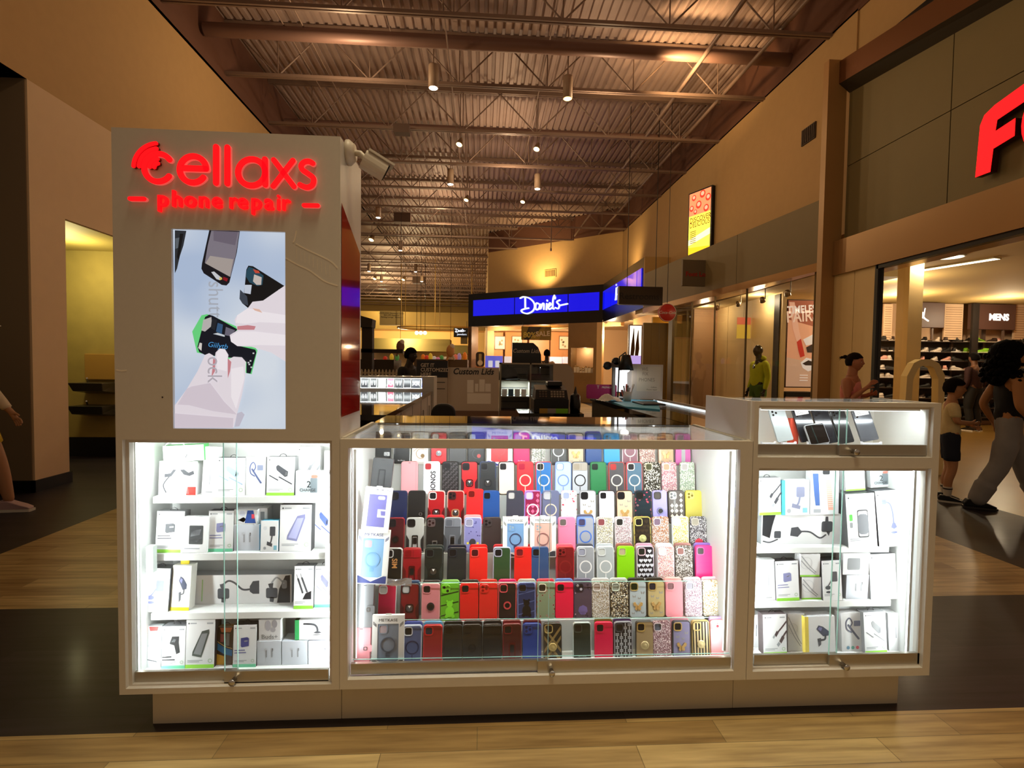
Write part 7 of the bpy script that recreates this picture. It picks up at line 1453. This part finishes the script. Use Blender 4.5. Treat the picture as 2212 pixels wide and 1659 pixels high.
def person(name, loc, H, yaw, lab, skinc, top, bottom, J=None, hair=None, hairc='18100c', sleeve=0, shoe='1a1a1c', wide=1.0, cat='person', face=True, legs_bare=False, turn=0, gloss=.6, sole='d8d4cc', pants_r=1.0):
    """joints are in units of body height; +x is forward"""
    Q = dict(pel=(0, 0, .525, .075, 1.2), wai=(0, 0, .60, .062, 1.25), che=(.005, 0, .71, .075, 1.25), nkb=(-.005, 0, .826, .046, 1.15), nk=(.008, 0, .862, .035),
        shL=(-.005, .100, .80, .036), shR=(-.005, -.100, .80, .036), elL=(-.02, .125, .63, .024), elR=(-.02, -.125, .63, .024), wrL=(.03, .13, .485, .016), wrR=(.03, -.13, .485, .016),
        hiL=(0, .052, .485, .058), hiR=(0, -.052, .485, .058), knL=(.015, .055, .275, .036), knR=(.015, -.055, .275, .036), caL=(-.01, .055, .18, .034), caR=(-.01, -.055, .18, .034), anL=(-.01, .055, .045, .021), anR=(-.01, -.055, .045, .021))
    hd = (.018, 0, .924)
    for k, v in (J or {}).items():
        if k == 'head': hd = v
        else: Q[k] = tuple(v)+tuple(Q[k][3:])
    E0 = [('pel', 'wai'), ('wai', 'che'), ('che', 'nkb'), ('nkb', 'nk'), ('che', 'shL'), ('che', 'shR'), ('shL', 'elL'), ('shR', 'elR'), ('elL', 'wrL'), ('elR', 'wrR'), ('pel', 'hiL'), ('pel', 'hiR'), ('hiL', 'knL'), ('hiR', 'knR'), ('knL', 'caL'), ('knR', 'caR'), ('caL', 'anL'), ('caR', 'anR')]
    S = lambda q, g=1.0, a=0: (q[0]*H, q[1]*H, q[2]*H, q[3]*H*g*(wide if q[3] > .05 else 1)+a)+tuple(q[4:])
    N_ = {k: S(v) for k, v in Q.items()}; edges = list(E0)
    for sd in ('L', 'R'):                                  # palms, four fingers and a thumb
        w_ = Vector(Q['wr'+sd][:3]); e_ = Vector(Q['el'+sd][:3]); d = (w_-e_).normalized(); s1 = 1 if sd == 'L' else -1
        side = Vector((1, 0, 0)) if abs(d.x) < .7 else Vector((0, 0, 1)); side = (side-d*side.dot(d)).normalized(); inn = Vector((0, -s1, 0)); inn = (inn-d*inn.dot(d)-side*inn.dot(side)).normalized()
        pm = w_+d*.028; N_['pm'+sd] = tuple(pm*H)+(.016*H, .8); edges.append(('wr'+sd, 'pm'+sd))
        for f_ in range(4):
            off = side*(.014-.0093*f_); ln = (.030, .034, .032, .025)[f_]; a = pm+d*.020+off; b = a+d*ln*.55+inn*.004; c = b+d*ln*.45+inn*.010
            for t_, p_, r_ in (('a', a, .0056), ('b', b, .0050), ('c', c, .0042)): N_['f%d%s%s' % (f_, t_, sd)] = tuple(p_*H)+(r_*H,)
            edges += [('pm'+sd, 'f%da%s' % (f_, sd)), ('f%da%s' % (f_, sd), 'f%db%s' % (f_, sd)), ('f%db%s' % (f_, sd), 'f%dc%s' % (f_, sd))]
        a = w_+d*.020+side*.020+inn*.004; b = a+d*.018+side*.008+inn*.006
        N_['ta'+sd] = tuple(a*H)+(.0062*H,); N_['tb'+sd] = tuple(b*H)+(.0050*H,); edges += [('wr'+sd, 'ta'+sd), ('ta'+sd, 'tb'+sd)]
    SK = mat(skinc, gloss, coat=.3 if gloss < .3 else 0); m = MB(); body = skin_to(m, N_, edges, SK); hs_ = .136*H if H > 1.4 else .160*H
    hc_ = (hd[0]*H, hd[1]*H, hd[2]*H); head_to(m, hc_, hs_, SK, turn, not face)
    m.tube([(Q['nk'][0]*H-.01, 0, Q['nkb'][2]*H), (hc_[0]-.012, hc_[1], hc_[2]-hs_*.15)], [.034*H, .030*H], SK, 12)
    root = m.build(name, loc=loc, rot=(0, 0, yaw), label=lab, cat=cat)
    if face: face_(root, hc_, hs_, turn)
    bones = [(a+b, Vector(N_[a][:3]), Vector(N_[b][:3]), min(N_[a][3], N_[b][3])*(1.15 if a in ('pel', 'wai', 'che') and b[:2] != 'sh' else .6)) for a, b in edges]
    def top_rule(nm, t):
        if nm == 'waiche': return .008
        if nm == 'chenkb': return .008 if t < .80 else None
        if nm in ('cheshL', 'cheshR'): return .008 if sleeve or t < .72 else None
        if nm == 'pelwai': return .016
        if nm in ('pelhiL', 'pelhiR'): return .020 if t < .35 else None
        if nm[:5] in ('shLel', 'shRel') and sleeve and (sleeve >= 1 or t < sleeve): return .012
        if nm[:5] in ('elLwr', 'elRwr') and sleeve >= 1 and t < .88: return .012
        return None
    def leg_rule(nm, t):
        if nm == 'pelwai': return .010 if t < .9 else None
        if nm in ('pelhiL', 'pelhiR'): return .012*pants_r
        if nm in ('hiLknL', 'hiRknR'): return (.016*pants_r**3 if t < .72 else None) if legs_bare else .014*pants_r**4
        if nm[:2] in ('kn', 'ca') and not legs_bare: return (.018 if nm[:2] == 'kn' else .026)*pants_r**3
        return None
    cloth_from(body, bones, mat(top, .85, noise=.12, nscale=14), top_rule).build('top', root)
    cloth_from(body, bones, mat(bottom, .85, noise=.12, nscale=14), leg_rule).build('shorts' if legs_bare else 'trousers', root)
    for sd in ('L', 'R'):
        a = Vector(Q['an'+sd][:3])*H; z0 = max(0, a.z-.045*H); m = MB(); L0 = .150*H
        out = [(-.055, .012), (-.06, .035), (-.045, .058), (.0, .058), (.025, .048), (.065, .034), (.095, .022), (.098, .012)]
        vs = []; W0 = (.018, .024, .024, .024, .026, .028, .024, .016)
        for s_ in (-1, 1):
            for (u, v), ww in zip(out, W0): vs.append((a.x+u*H, a.y+s_*ww*H*.9, z0+v*H))
        n = len(out); m.add(vs, [tuple(range(n-1, -1, -1)), tuple(range(n, 2*n))]+[(i, (i+1) % n, n+(i+1) % n, n+i) for i in range(n)], mat(shoe, .5), False)
        sh_ = m.build('shoe', root, bevel=.008)
        MB().prism([(a.x-.06*H, z0), (a.x+.10*H, z0), (a.x+.10*H, z0+.012*H), (a.x-.062*H, z0+.014*H)], a.y-.022*H, a.y+.022*H, mat(sole, .5)).build('sole', sh_)
    HM = mat(hairc, .9, spec=.12)
    m = MB()
    if hair:
        ct, st_ = math.cos(turn), math.sin(turn); rh = random.Random(4)
        def shell(grow, zc, cut):
            vs = []; fs = []; Nn, Mm = 26, 16
            for i in range(Mm+1):
                ph = math.pi*i/Mm; z = math.cos(ph)
                for k in range(Nn):
                    a = 2*math.pi*k/Nn; x_, y_ = math.cos(a)*max(.02, math.sin(ph)), math.sin(a)*max(.02, math.sin(ph))
                    X, Y, Z = x_*.43*grow-.03, y_*.355*grow, z*.47*grow+.07
                    if x_ > .08 and z < .36: X *= .72; Z = max(Z, .17)                # hairline above the brow
                    if z < cut: Z = max(Z, cut*.5)
                    j = 1+rh.uniform(-.012, .02); vs.append((hc_[0]+hs_*(X*ct-Y*st_)*j, hc_[1]+hs_*(X*st_+Y*ct)*j, hc_[2]+hs_*Z*j))
            for i in range(Mm):
                for k in range(Nn): fs.append((i*Nn+k, (i+1)*Nn+k, (i+1)*Nn+(k+1) % Nn, i*Nn+(k+1) % Nn))
            m.add(vs, fs, HM, True)
        if hair != 'big': shell(1.02 if hair != 'full' else 1.1, .06, -.35)
        if hair == 'pony':
            p0 = Vector((hc_[0]-hs_*.42, hc_[1], hc_[2]+hs_*.28)); m.ball(tuple(p0+Vector((-.012, 0, .006))), (.026, .022, .024), HM, 12, 8)
            for k in range(7): m.tube([p0+Vector((-.02, rh.uniform(-.01, .01), 0)), p0+Vector((-.045, rh.uniform(-.02, .02), rh.uniform(-.01, .015))), p0+Vector((-.07, rh.uniform(-.02, .02), rh.uniform(-.035, .01)))], [.008, .006, .001], HM, 5)
        if hair == 'big':
            for (u, v, r0) in ((-.30, .25, .60), (-.42, -.25, .62), (-.50, -.75, .60)): m.ball((hc_[0]+hs_*u, hc_[1], hc_[2]+hs_*v), (hs_*r0*.95, hs_*r0*1.0, hs_*r0*.9), HM, 16, 10)
            for k in range(420):
                u = rh.uniform(-1, 1); v = rh.uniform(-1.95, 1); wv = rh.uniform(-1, 1)
                if u > .25 and v < .45: continue
                sc_ = (1 if v > 0 else 1.22-.1*v); q = Vector((u, wv, 0)); q = q.normalized()*(q.length**.5 if q.length < 1 else 1)
                env = math.sqrt(max(.06, 1-max(0, v)**2)); m.ball((hc_[0]-hs_*.22+q.x*hs_*.66*env*sc_, hc_[1]+q.y*hs_*.62*env*sc_, hc_[2]+hs_*(.10+v*.60)), rh.uniform(.014, .026), HM, 7, 5)
        m.build('hair', root)
    return root, hc_, hs_
# ---- woman with a ponytail behind the right case
q = onY(1846, 790, 5.6)
person('person', (q.x-.03, 5.6, 0), 1.56, R(-54), 'woman with dark ponytail in a pink sleeveless top, seen from the side', 'b87a58', 'e8948c', '4a4a58',
    J=dict(elR=(.02, -.125, .64), wrR=(.120, -.09, .745), elL=(.02, .12, .66), wrL=(.11, .05, .69)), hair='pony', hairc='1c120c')
# ---- boy beside the case
q = onZ(2046, 1082, 0)
r_, hc_, hs_ = person('person', (q.x, q.y, 0), 1.27, R(-36), 'boy with dark hair in a white shirt and navy shorts standing with folded arms', 'c08a62', 'e0cc98', '10182c',
    J=dict(elR=(.02, -.12, .66), wrR=(.125, -.04, .655), elL=(.02, .12, .67), wrL=(.13, .02, .63)), hair='full', hairc='140c08', sleeve=.8, legs_bare=True, shoe='26282c')
for s_ in (-1, 1): MB().tube([(-.012, s_*.07, .07), (-.012, s_*.07, .165)], [.032, .040], mat('d8d0c4', .8), 12).tube([(-.012, s_*.07, .138), (-.012, s_*.07, .150)], [.0415, .0415], BLACK, 12).build('sock', r_)
# ---- woman with big curly hair striding past
q = onY(2168, 900, 4.62)
person('person', (q.x+.05, 4.62, 0), 1.62, R(-26), 'woman with big curly black hair, black top and grey sweatpants, walking', 'b07a4a', '08080a', '8c8a8c',
    J=dict(knL=(.10, .055, .28), caL=(.13, .055, .19), anL=(.20, .055, .05), knR=(-.05, -.055, .275), caR=(-.10, -.055, .18), anR=(-.155, -.055, .048), elR=(-.01, -.14, .635), wrR=(.10, -.14, .505), elL=(-.08, .125, .64), wrL=(-.02, .13, .52), hiL=(.02, .05, .485), hiR=(-.01, -.05, .485)),
    hair='big', hairc='060505', shoe='0c0c0e', sole='1a1616', pants_r=1.18)
# ---- dark figure deep in the shoe shop
q = onY(2103, 850, 10.9)
person('person', (q.x, 10.9, 0), 1.80, R(95), 'person in dark red plaid shirt and black trousers standing before the shoe wall', '6a4630', '2a0a0c', '0c0a0a', hair='full', hairc='0a0808', sleeve=1, shoe='1a1614', wide=1.15)
# ---- hooded figure beyond the far case
q = onY(884, 790, 7.75)
person('person', (q.x, 7.75, 0), 1.63, R(-20), 'dark figure in a black hoodie beyond the far lit phone case', '1c120e', '050506', '08080a', J=dict(head=(.02, 0, .905), shL=(-.01, .125, .79), shR=(-.01, -.125, .79), nk=(.008, 0, .85)), hair='full', hairc='060606', sleeve=1, wide=1.25)
q = onY(1181, 790, 14.8)
person('person', (q.x, 14.8, 0), 1.84, R(80), 'dark haired person in a pale top before the jeweller shop', '2a1a12', 'd8b088', '1a1614', hair='full', hairc='080606', sleeve=.7)
# ---- passer-by cut by the left edge
q = onY(-62, 1104, 4.55)
r_, hc_, hs_ = person('person', (q.x-.02, 4.55, 0), 1.72, R(6), 'passer-by in yellow shorts and white cap, cut off by the left edge', 'a87a58', 'd0c0a8', 'c8a820',
    J=dict(anL=(.14, .055, .045), knL=(.09, .055, .27), caL=(.11, .055, .18), elR=(.0, -.13, .64), wrR=(.09, -.13, .50), elL=(.0, .125, .64), wrL=(.1, .13, .5)), hair='full', hairc='4a3424', sleeve=1, legs_bare=True, shoe='b89aa0')
m = MB().lathe([(hs_*.40, 0), (hs_*.41, .03), (hs_*.36, .07), (.02, .10)], mat('e8e0d4', .7), (hc_[0]-.01, 0, hc_[2]+hs_*.12), 18); m.prism([(hc_[0]+.04, hc_[2]+hs_*.13), (hc_[0]+.19, hc_[2]+hs_*.16), (hc_[0]+.19, hc_[2]+hs_*.19), (hc_[0]+.04, hc_[2]+hs_*.20)], -.07, .07, mat('e8e0d4', .7)); m.build('cap', r_)
# ---- mannequin in the shoe shop window
q = onY(1637, 800, 9.25)
MB().box(q.x-.28, q.x+.28, 9.0, 9.5, 0, .10, mat('3a3020', .5)).build('mannequin_plinth', label='low dark plinth under the black mannequin', cat='plinth')
r_, hc_, hs_ = person('mannequin', (q.x+.02, 9.25, .101), 1.72, R(188), 'glossy black mannequin in a lime yellow hoodie and green trousers in the shop window', '0a0a0a', 'c8d020', '4a6a18', hair=None, sleeve=1, wide=1.1, cat='mannequin', face=False, gloss=.15, pants_r=1.1)
MB().ball((-.055, 0, .845*1.72), (.075, .10, .055), mat('c8d020', .85), 14, 8).build('hood', r_)
# ================================================================ shoe shop goods
def fr(name, px0, py0, px1, py1, Y, d, mt, lab, cat, ground=False, **k):
    a, b = onY(px0, py1, Y), onY(px1, py0, Y); o = MB().box(a.x, b.x, Y, Y+d, 0 if ground else a.z, b.z, mt).build(name, label=lab, cat=cat, group=k.get('group')); return o, a, b
a, b = onY(1697, 835, 9.4), onY(1762, 650, 9.4); po = empty('shoe_poster', (0, 0, 0), 'tall orange poster lettered TIMELESS PAIRS with running shoes in the window', 'poster')
MB().box(a.x-.02, b.x+.02, 9.4, 9.46, a.z-.02, b.z+.02, mat('5a3a28', .5)).build('frame', po)
m = MB(); w_, h = b.x-a.x, b.z-a.z; U = lambda pts: [(a.x+u*w_, a.z+v*h) for u, v in pts]; PE = lambda c: mat(c, .6, 0, .25)
m.flat(U([(0, 0), (1, 0), (1, 1), (0, 1)]), 9.398, PE('e8a880')); m.flat(U([(0, .78), (1, .7), (1, 1), (0, 1)]), 9.397, PE('a8583a')); m.flat(U([(0, .0), (1, 0), (1, .28), (0, .34)]), 9.3975, PE('d8b090'))
m.flat(U([(.02, .98), (.22, .98), (.42, .66), (.55, .5), (.42, .46), (.2, .66)]), 9.396, PE('f0b898')); m.flat(U([(.35, .52), (.5, .56), (.62, .42), (.66, .36), (.5, .34), (.42, .42)]), 9.395, PE('c83020')); m.flat(U([(.58, .55), (.98, .62), (.98, .5), (.7, .48)]), 9.394, PE('f0e8e0'))
m.flat(U([(.52, .28), (.72, .34), (1, .32), (1, .2), (.8, .18), (.6, .22)]), 9.394, PE('f4ece4')); m.flat(U([(.58, .27), (.8, .31), (1, .29), (1, .25), (.7, .25)]), 9.393, PE('2a1c18')); m.flat(U([(.70, .46), (.95, .5), (.98, .40), (.75, .40)]), 9.3935, PE('2a1c18'))
m.text('TIMELESS', a.x+w_*.56, a.z+h*.86, .20, 9.392, PE('fff4e8'), bold=.03, sx=.8, rot=.08); m.text('PAIRS', a.x+w_*.54, a.z+h*.76, .30, 9.392, PE('f8d8c0'), bold=.02, sx=.85, rot=.08)
for k in range(3): m.flat(U([(.50, .07+k*.03), (.80, .07+k*.03), (.80, .08+k*.03), (.50, .08+k*.03)]), 9.392, PE('f8ece0'))
m.build('picture', po)
MB().box(a.x-.16, a.x-.04, 9.42, 9.6, 0, 2.8, mat('2a241c', .5)).build('black_shelf_post', label='black slotted shelf post left of the orange poster', cat='post')
MB().box(a.x-.02, b.x+.1, 9.35, 9.7, 0, a.z-.1, mat('1c1612', .5)).build('shoe_bench', label='low black shoe shelf below the orange poster', cat='shelf')
def spot_(px_, py_, Y, lab, grp, ztop, s=1.0, lit=False):
    q = onY(px_, py_, Y); o = MB().tube([(0, 0, 0), (.03*s, -.02, .05*s)], .012*s, ALU, 6).tube([(.03*s, -.02, .05*s), (.03*s, -.02, ztop-q.z)], .010, ALU, 6).build('track_light', loc=(q.x, Y, q.z), label=lab, cat='spotlight', group=grp)
    m = MB().lathe([(.035*s, .09*s), (.045*s, .06*s), (.05*s, 0), (.045*s, -.005)], mat('b8a890', .25, .8), n=16); m.build('lamp_head', o, rot=(R(25), R(-30), 0))
    MB().lathe([(.042*s, 0), (.03*s, .005)], glow('fff0c8', 6 if lit else 2.5), (0, 0, -.007), 14).build('lens', o, rot=(R(25), R(-30), 0)); return o
for k, (x_, y_, Y) in enumerate(((1550, 668, 11.2), (1596, 660, 10.0), (1648, 652, 9.0), (1702, 638, 8.2))): spot_(x_, y_, Y, 'silver track spotlight above the shop window, %s from the left' % ['first', 'second', 'third', 'fourth'][k], 'track lights in the shop window', 2.83)
MB().box(5.2, 6.6, 7.6, 14, 2.83, 2.95, mat('d8c08c', .7)).build('ceiling_window_bay', kind='structure')
for k, (x_, y_) in enumerate(((1948, 607), (2027, 603), (2105, 608), (2184, 610))): spot_(x_, y_, 10.2, 'silver spotlight under the shoe shop ceiling, %s from the left' % ['first', 'second', 'third', 'fourth'][k], 'spotlights in the shoe shop', 3.08, 1.5, k == 1)
q = onZ(2055, 553, 3.08); o = MB().lathe([(.17, 0), (.17, .012), (.15, .014)], WHITE, n=24).build('recessed_downlight', loc=(q.x, q.y, 3.06), label='round recessed light in the shoe shop ceiling', cat='ceiling light'); MB().lathe([(.15, 0), (.15, .003)], glow('ffe8b8', 2.5), n=24).build('lens', o, (0, 0, -.003))
a, b = onZ(1990, 582, 3.08), onZ(2155, 556, 3.08); o = empty('linear_light', (0, 0, 0), 'long glowing strip light in the shoe shop ceiling', 'ceiling light'); d_ = (b-a).normalized(); n_ = Vector((-d_.y, d_.x, 0))*.10; up = Vector((0, 0, .02))
MB().hexa([a-n_-up, b-n_-up, b+n_-up, a+n_-up, a-n_, b-n_, b+n_, a+n_], mat('d8c8a0', .5)).build('housing', o); n_ *= .7; MB().face([a-n_-up*1.1, b-n_-up*1.1, b+n_-up*1.1, a+n_-up*1.1], glow('fff0c0', 5)).build('diffuser', o)
a, b = onY(1591, 731, 10.6), onY(1622, 686, 10.6); o = MB().box(a.x, b.x, 10.6, 10.61, a.z, b.z, mat('e8b840', .5, 0, .35)).box(a.x, b.x, 10.597, 10.60, a.z+(b.z-a.z)*.66, b.z, mat('e8704a', .5, 0, .35)).build('sign_reflection', label='small yellow and orange reflection of a lit sign in the shop window glass', cat='poster')  # reflection of a lit sign, built as a faintly glowing flat panel
MB().tube([((a.x+b.x)/2, 10.605, b.z), ((a.x+b.x)/2, 10.605, 2.83)], .003, BLACK, 5).build('cord', o)  # added cord that carries the reflection panel
# security arch
a = onY(1955, 865, 6.2); b = onY(2045, 777, 6.2); w_ = (b.x-a.x)/2; cx = (a.x+b.x)/2; op = [(cx-w_-.02, 0), (cx-w_+.015, b.z-.22), (cx-w_+.10, b.z-.05), (cx-w_+.2, b.z), (cx+w_-.2, b.z), (cx+w_-.1, b.z-.05), (cx+w_-.015, b.z-.2), (cx+w_+.02, 0)]; t_ = .085
ip = [(cx-w_-.02+t_, 0), (cx-w_+.015+t_, b.z-.25), (cx-w_+.10+t_*.8, b.z-.05-t_*.7), (cx-w_+.2+.02, b.z-t_), (cx+w_-.2-.02, b.z-t_), (cx+w_-.1-t_*.8, b.z-.05-t_*.7), (cx+w_-.015-t_, b.z-.25), (cx+w_+.02-t_, 0)]
m = MB(); n = len(op); YM = mat('f4e0a8', .5)
for i in range(n-1):
    for Y0 in (6.2, 6.3): m.add([(op[i][0], Y0, op[i][1]), (op[i+1][0], Y0, op[i+1][1]), (ip[i+1][0], Y0, ip[i+1][1]), (ip[i][0], Y0, ip[i][1])], [(0, 1, 2, 3)], YM)
    for P_ in (op, ip): m.add([(P_[i][0], 6.2, P_[i][1]), (P_[i+1][0], 6.2, P_[i+1][1]), (P_[i+1][0], 6.3, P_[i+1][1]), (P_[i][0], 6.3, P_[i][1])], [(0, 1, 2, 3)], YM)
m.build('security_arch', label='cream security gate arch standing in the shoe shop entrance', cat='security gate')
# shoe wall
YW = 12.05; SHX = [1905+24.2*k for k in range(14)]; SY = [737, 760, 779, 799, 817, 838, 860, 880, 901]
ws_ = empty('shoe_wall_shelving', (0, 0, 0), 'tall dark shelving full of sneakers on the back wall of the shoe shop', 'shelving'); xa, xb = onY(1880, 800, YW).x, onY(2290, 800, YW).x
zt_ = onY(2050, 735, YW).z; m = MB().box(xa, xb, YW+.25, YW+.3, .1, zt_, mat('241a16', .6)); m.build('back_panel', ws_)
ZS = []
for k, y_ in enumerate(SY):
    z = onY(2000, y_, YW).z; ZS.append(z); MB().box(xa, xb, YW-.02, YW+.25, z-.014, z, mat('3a2c26', .5)).build('shelf', ws_)
for x_ in (1886, 1978, 2070, 2140, 2230): p_ = onY(x_, 800, YW).x; MB().box(p_-.03, p_+.03, YW+.2, YW+.26, .05, zt_+.8, mat('5a463c', .5)).build('upright', ws_)
def shoe_mesh(c1, c2, c3):
    m = MB(); pr = [(-.14, .02), (-.145, .06), (-.13, .115), (-.07, .12), (-.04, .085), (.03, .07), (.10, .045), (.145, .035), (.15, .02)]; Wd = (.030, .038, .032, .028, .032, .038, .042, .034, .026); vs = []
    for s_ in (-1, 1):
        for (u, v), w_ in zip(pr, Wd): vs.append((u, s_*w_, v))
    n = len(pr); m.add(vs, [tuple(range(n-1, -1, -1)), tuple(range(n, 2*n))]+[(i, (i+1) % n, n+(i+1) % n, n+i) for i in range(n)], mat(c1, .6), True)
    m.flat([(-.11, .03), (-.02, .035), (.06, .05), (-.03, .055), (-.10, .085)], -.0405, mat(c2, .6)); return m.mesh('sneaker'), MB().prism([(-.148, 0), (.15, 0), (.156, .014), (.15, .024), (-.05, .026), (-.15, .030)], -.044, .044, mat(c3, .6)).mesh('sole')
kinds = [('black', shoe_mesh('16120f', '3a3430', '2a2622')), ('white', shoe_mesh('e0d0c0', 'c8b8a8', 'e8dcd0')), ('pink', shoe_mesh('e0a090', 'f0d0c0', 'f0e0d8')), ('brown', shoe_mesh('3a2820', '8a6a54', 'c8b8a8')), ('black and white', shoe_mesh('1c1816', 'e8e0d8', 'e8e0d8')), ('grey', shoe_mesh('6a5c52', '3a302a', 'b8aca0')), ('lime', shoe_mesh('88c820', '3a5a10', 'd8e8a0')), ('red', shoe_mesh('c83a30', 'e8e0d8', 'e8dcd0'))]
plan = ['03304130463200', '34041104666011', '21122120000001', '10010321200000', '11031030121000', '00040301030000', '10403040130000', '40131430000000', '01213101000000']
OR = ['first', 'second', 'third', 'fourth', 'fifth', 'sixth', 'seventh', 'eighth', 'ninth', 'tenth', 'eleventh', 'twelfth', 'thirteenth', 'fourteenth']
rs_ = random.Random(21)
for r_i, rowp in enumerate(plan):
    for c_i, ch in enumerate(rowp):
        x_ = onY(SHX[c_i], 800, YW).x+rs_.uniform(-.03, .03); nm, (me, sm) = kinds[int(ch)]
        o = bpy.data.objects.new('sneaker', me); COL.objects.link(o); o.location = (x_, YW+.10, ZS[r_i]+.0005); o.rotation_euler = (0, 0, rs_.choice((1, 1, -1))*R(rs_.uniform(5, 50))+(math.pi if rs_.random() < .6 else 0))
        tag(o, '%s sneaker on the %s shelf of the shoe wall, %s from the left' % (nm, OR[r_i], OR[c_i]), 'shoe', 'sneakers on the shoe wall')
        s_ = bpy.data.objects.new('sole', sm); COL.objects.link(s_); s_.parent = o
# category boards
def board(px0, py0, px1, py1, lab, side=False):
    a, b = onY(px0, py1, 11.9), onY(px1, py0, 11.9); o = empty('category_board', (0, 0, 0), lab, 'sign', 'boards above the shoe wall'); MB().box(a.x, b.x, 11.9, 12.0, a.z, b.z, mat('4a302a', .5)).build('board', o, bevel=.01)
    for x_ in (a.x+.25, b.x-.25): MB().box(x_-.02, x_+.02, 11.95, 11.99, zt_, a.z, mat('5a463c', .5)).build('strut', o)
    return o, a, b
o, a, b = board(1968, 654, 2042, 707, 'dark brown board with a white leaping player emblem above the shoe wall')
w_, h = b.x-a.x, b.z-a.z; J = [(780, 305), (795, 312), (790, 330), (782, 400), (778, 425), (800, 450), (850, 478), (845, 495), (825, 492), (760, 450), (745, 452), (700, 485), (660, 495), (650, 485), (725, 430), (738, 405), (712, 432), (705, 425), (738, 375), (740, 362), (758, 362), (768, 372), (772, 325)]
MB().flat([(a.x+(x_-592)/488*w_, b.z-(y_-228)/350*h) for x_, y_ in J], 11.895, glow('fff0e4', 1.2)).build('emblem', o)
o, a, b = board(2097, 658, 2196, 711, 'dark brown board lettered MENS above the shoe wall')
MB().text('MENS', (a.x+b.x)/2+.14, (a.z+b.z)/2-.08, .22, 11.893, glow('fff0e4', 1.2), .003, bold=.05, sx=.95).build('lettering', o); MB().box(a.x-.02, a.x+.15, 11.84, 11.895, .0, b.z, mat('140e0c', .5)).build('dark_post', o)
for k, (x0_, x1_) in enumerate(((1914, 1936), (2046, 2090), (2198, 2240))):
    a, b = onY(x0_, 733, 12.0), onY(x1_, 656, 12.0); m = MB().box(a.x, b.x, 12.1, 12.14, a.z, b.z, mat('c8a888', .6))
    for j in range(14): m.box(a.x+.03, b.x-.03, 12.095, 12.1, a.z+.05+j*.058, a.z+.062+j*.058, mat('8a6a50', .7))
    m.build('slatted_panel', label='cream slatted wall panel above the shoe wall, %s' % ['at the far left', 'between the two brown boards', 'right of the MENS board'][k], cat='wall panel', group='slatted panels above the shoe wall')
# ================================================================ lamps under the roof
CAN = mat('a8907c', .5); LN = [glow('fff4dc', 14), glow('ffc060', 8)]
def place(px_, py_, z): q = onZ(px_, py_, z); return q
cans = [(936, 190, 0, 'bright pendant can lamp, nearest under the roof'), (1226, 213, 1, 'amber pendant can lamp under the roof, right of the nearest bright one'), (973, 398, 0, 'pendant can lamp straight below the two near amber spots'), (1161, 408, 0, 'pendant can lamp farther right under the roof'),
        (817, 470, 0, 'small far can lamp just right of the security camera'), (865, 541, 0, 'tiny far can lamp in the fourth lamp row'), (797, 586, 0, 'tiny far can lamp close to the kiosk tower'), (898, 587, 0, 'tiny far can lamp midway to the angled wall'), (824, 608, 0, 'tiny far can lamp, lower one close to the kiosk tower'), (911, 608, 0, 'tiny far can lamp, lower one midway to the angled wall')]
for px_, py_, k, lb in cans:
    q = onZ(px_, py_, 6.05); o = MB().lathe([(.085, 0), (.085, .36), (.08, .38), (.03, .39)], CAN, n=18).tube([(0, 0, .38), (0, 0, ZD-q.z)], .012, STEEL, 6).build('can_lamp', loc=tuple(q), label=lb, cat='ceiling lamp', group='can lamps under the roof')
    MB().lathe([(.072, -.004), (.06, -.012), (.02, -.016)], LN[k], n=18).build('lens', o)
spots = [(992, 312, 1, 'amber spot lamp hanging above the center of the hall, left of a dimmer spot'), (1159, 322, 1, 'small amber spot lamp at the right below the amber can lamp'), (1007, 432, 1, 'small spot lamp just below the third can lamp'), (1129, 436, 1, 'small spot lamp below the farther right can lamp'), (802, 518, 1, 'small far spot lamp right of the red side panel'), (809, 602, 0, 'bright tiny spot lamp close to the kiosk tower'), (871, 604, 0, 'bright tiny spot lamp right of the tower'), (863, 646, 0, 'lowest tiny spot lamp above the direction board')]
for px_, py_, k, lb in spots:
    q = onZ(px_, py_, 6.15 if py_ < 600 else 6.2); s = 1 if py_ < 500 else 1.5; o = MB().tube([(0, 0, .06*s), (.02, 0, .14*s), (.02, 0, ZD-q.z)], .010, STEEL, 6).build('spot_lamp', loc=tuple(q), label=lb, cat='ceiling lamp', group='spot lamps under the roof')
    MB().lathe([(.035*s, .16*s), (.055*s, .08*s), (.075*s, 0), (.07*s, -.005)], mat('8a7050', .4, .5), n=16).build('lamp_head', o, rot=(R(-20), R(15), 0)); MB().lathe([(.065*s, -.006), (.03*s, -.03*s)], glow('ffd080', 8), n=14).build('lens', o, rot=(R(-20), R(15), 0))
# boxes under the roof: speaker and heater
for px_, py_, w_, lb, nm in ((868, 290, .32, 'grey box fixed under the roof left of the amber spot lamp', 'junction_box'), (870, 482, .55, 'dark hanging speaker box beyond the security camera', 'hanging_speaker'), (905, 613, .7, 'dark hanging box near the far end of the hall', 'hanging_speaker')):
    q = onZ(px_, py_, 6.1); MB().box(-w_/2, w_/2, -w_*.3, w_*.3, 0, w_*.55, mat('5a463c', .6)).tube([(0, 0, w_*.55), (0, 0, ZD-q.z)], .012, STEEL, 5).build(nm, loc=tuple(q), label=lb, cat='speaker' if 'speaker' in nm else 'junction box')
a = onZ(1191, 490, 5.9); MB().tube([(a.x, a.y, 5.2), (a.x, a.y, ZD)], .015, STEEL, 6).tube([(a.x, a.y, 5.2), (a.x, a.y, 5.12)], .03, STEEL, 6).build('drop_pipe', label='thin vertical pipe dropping from the roof before the angled wall', cat='pipe')
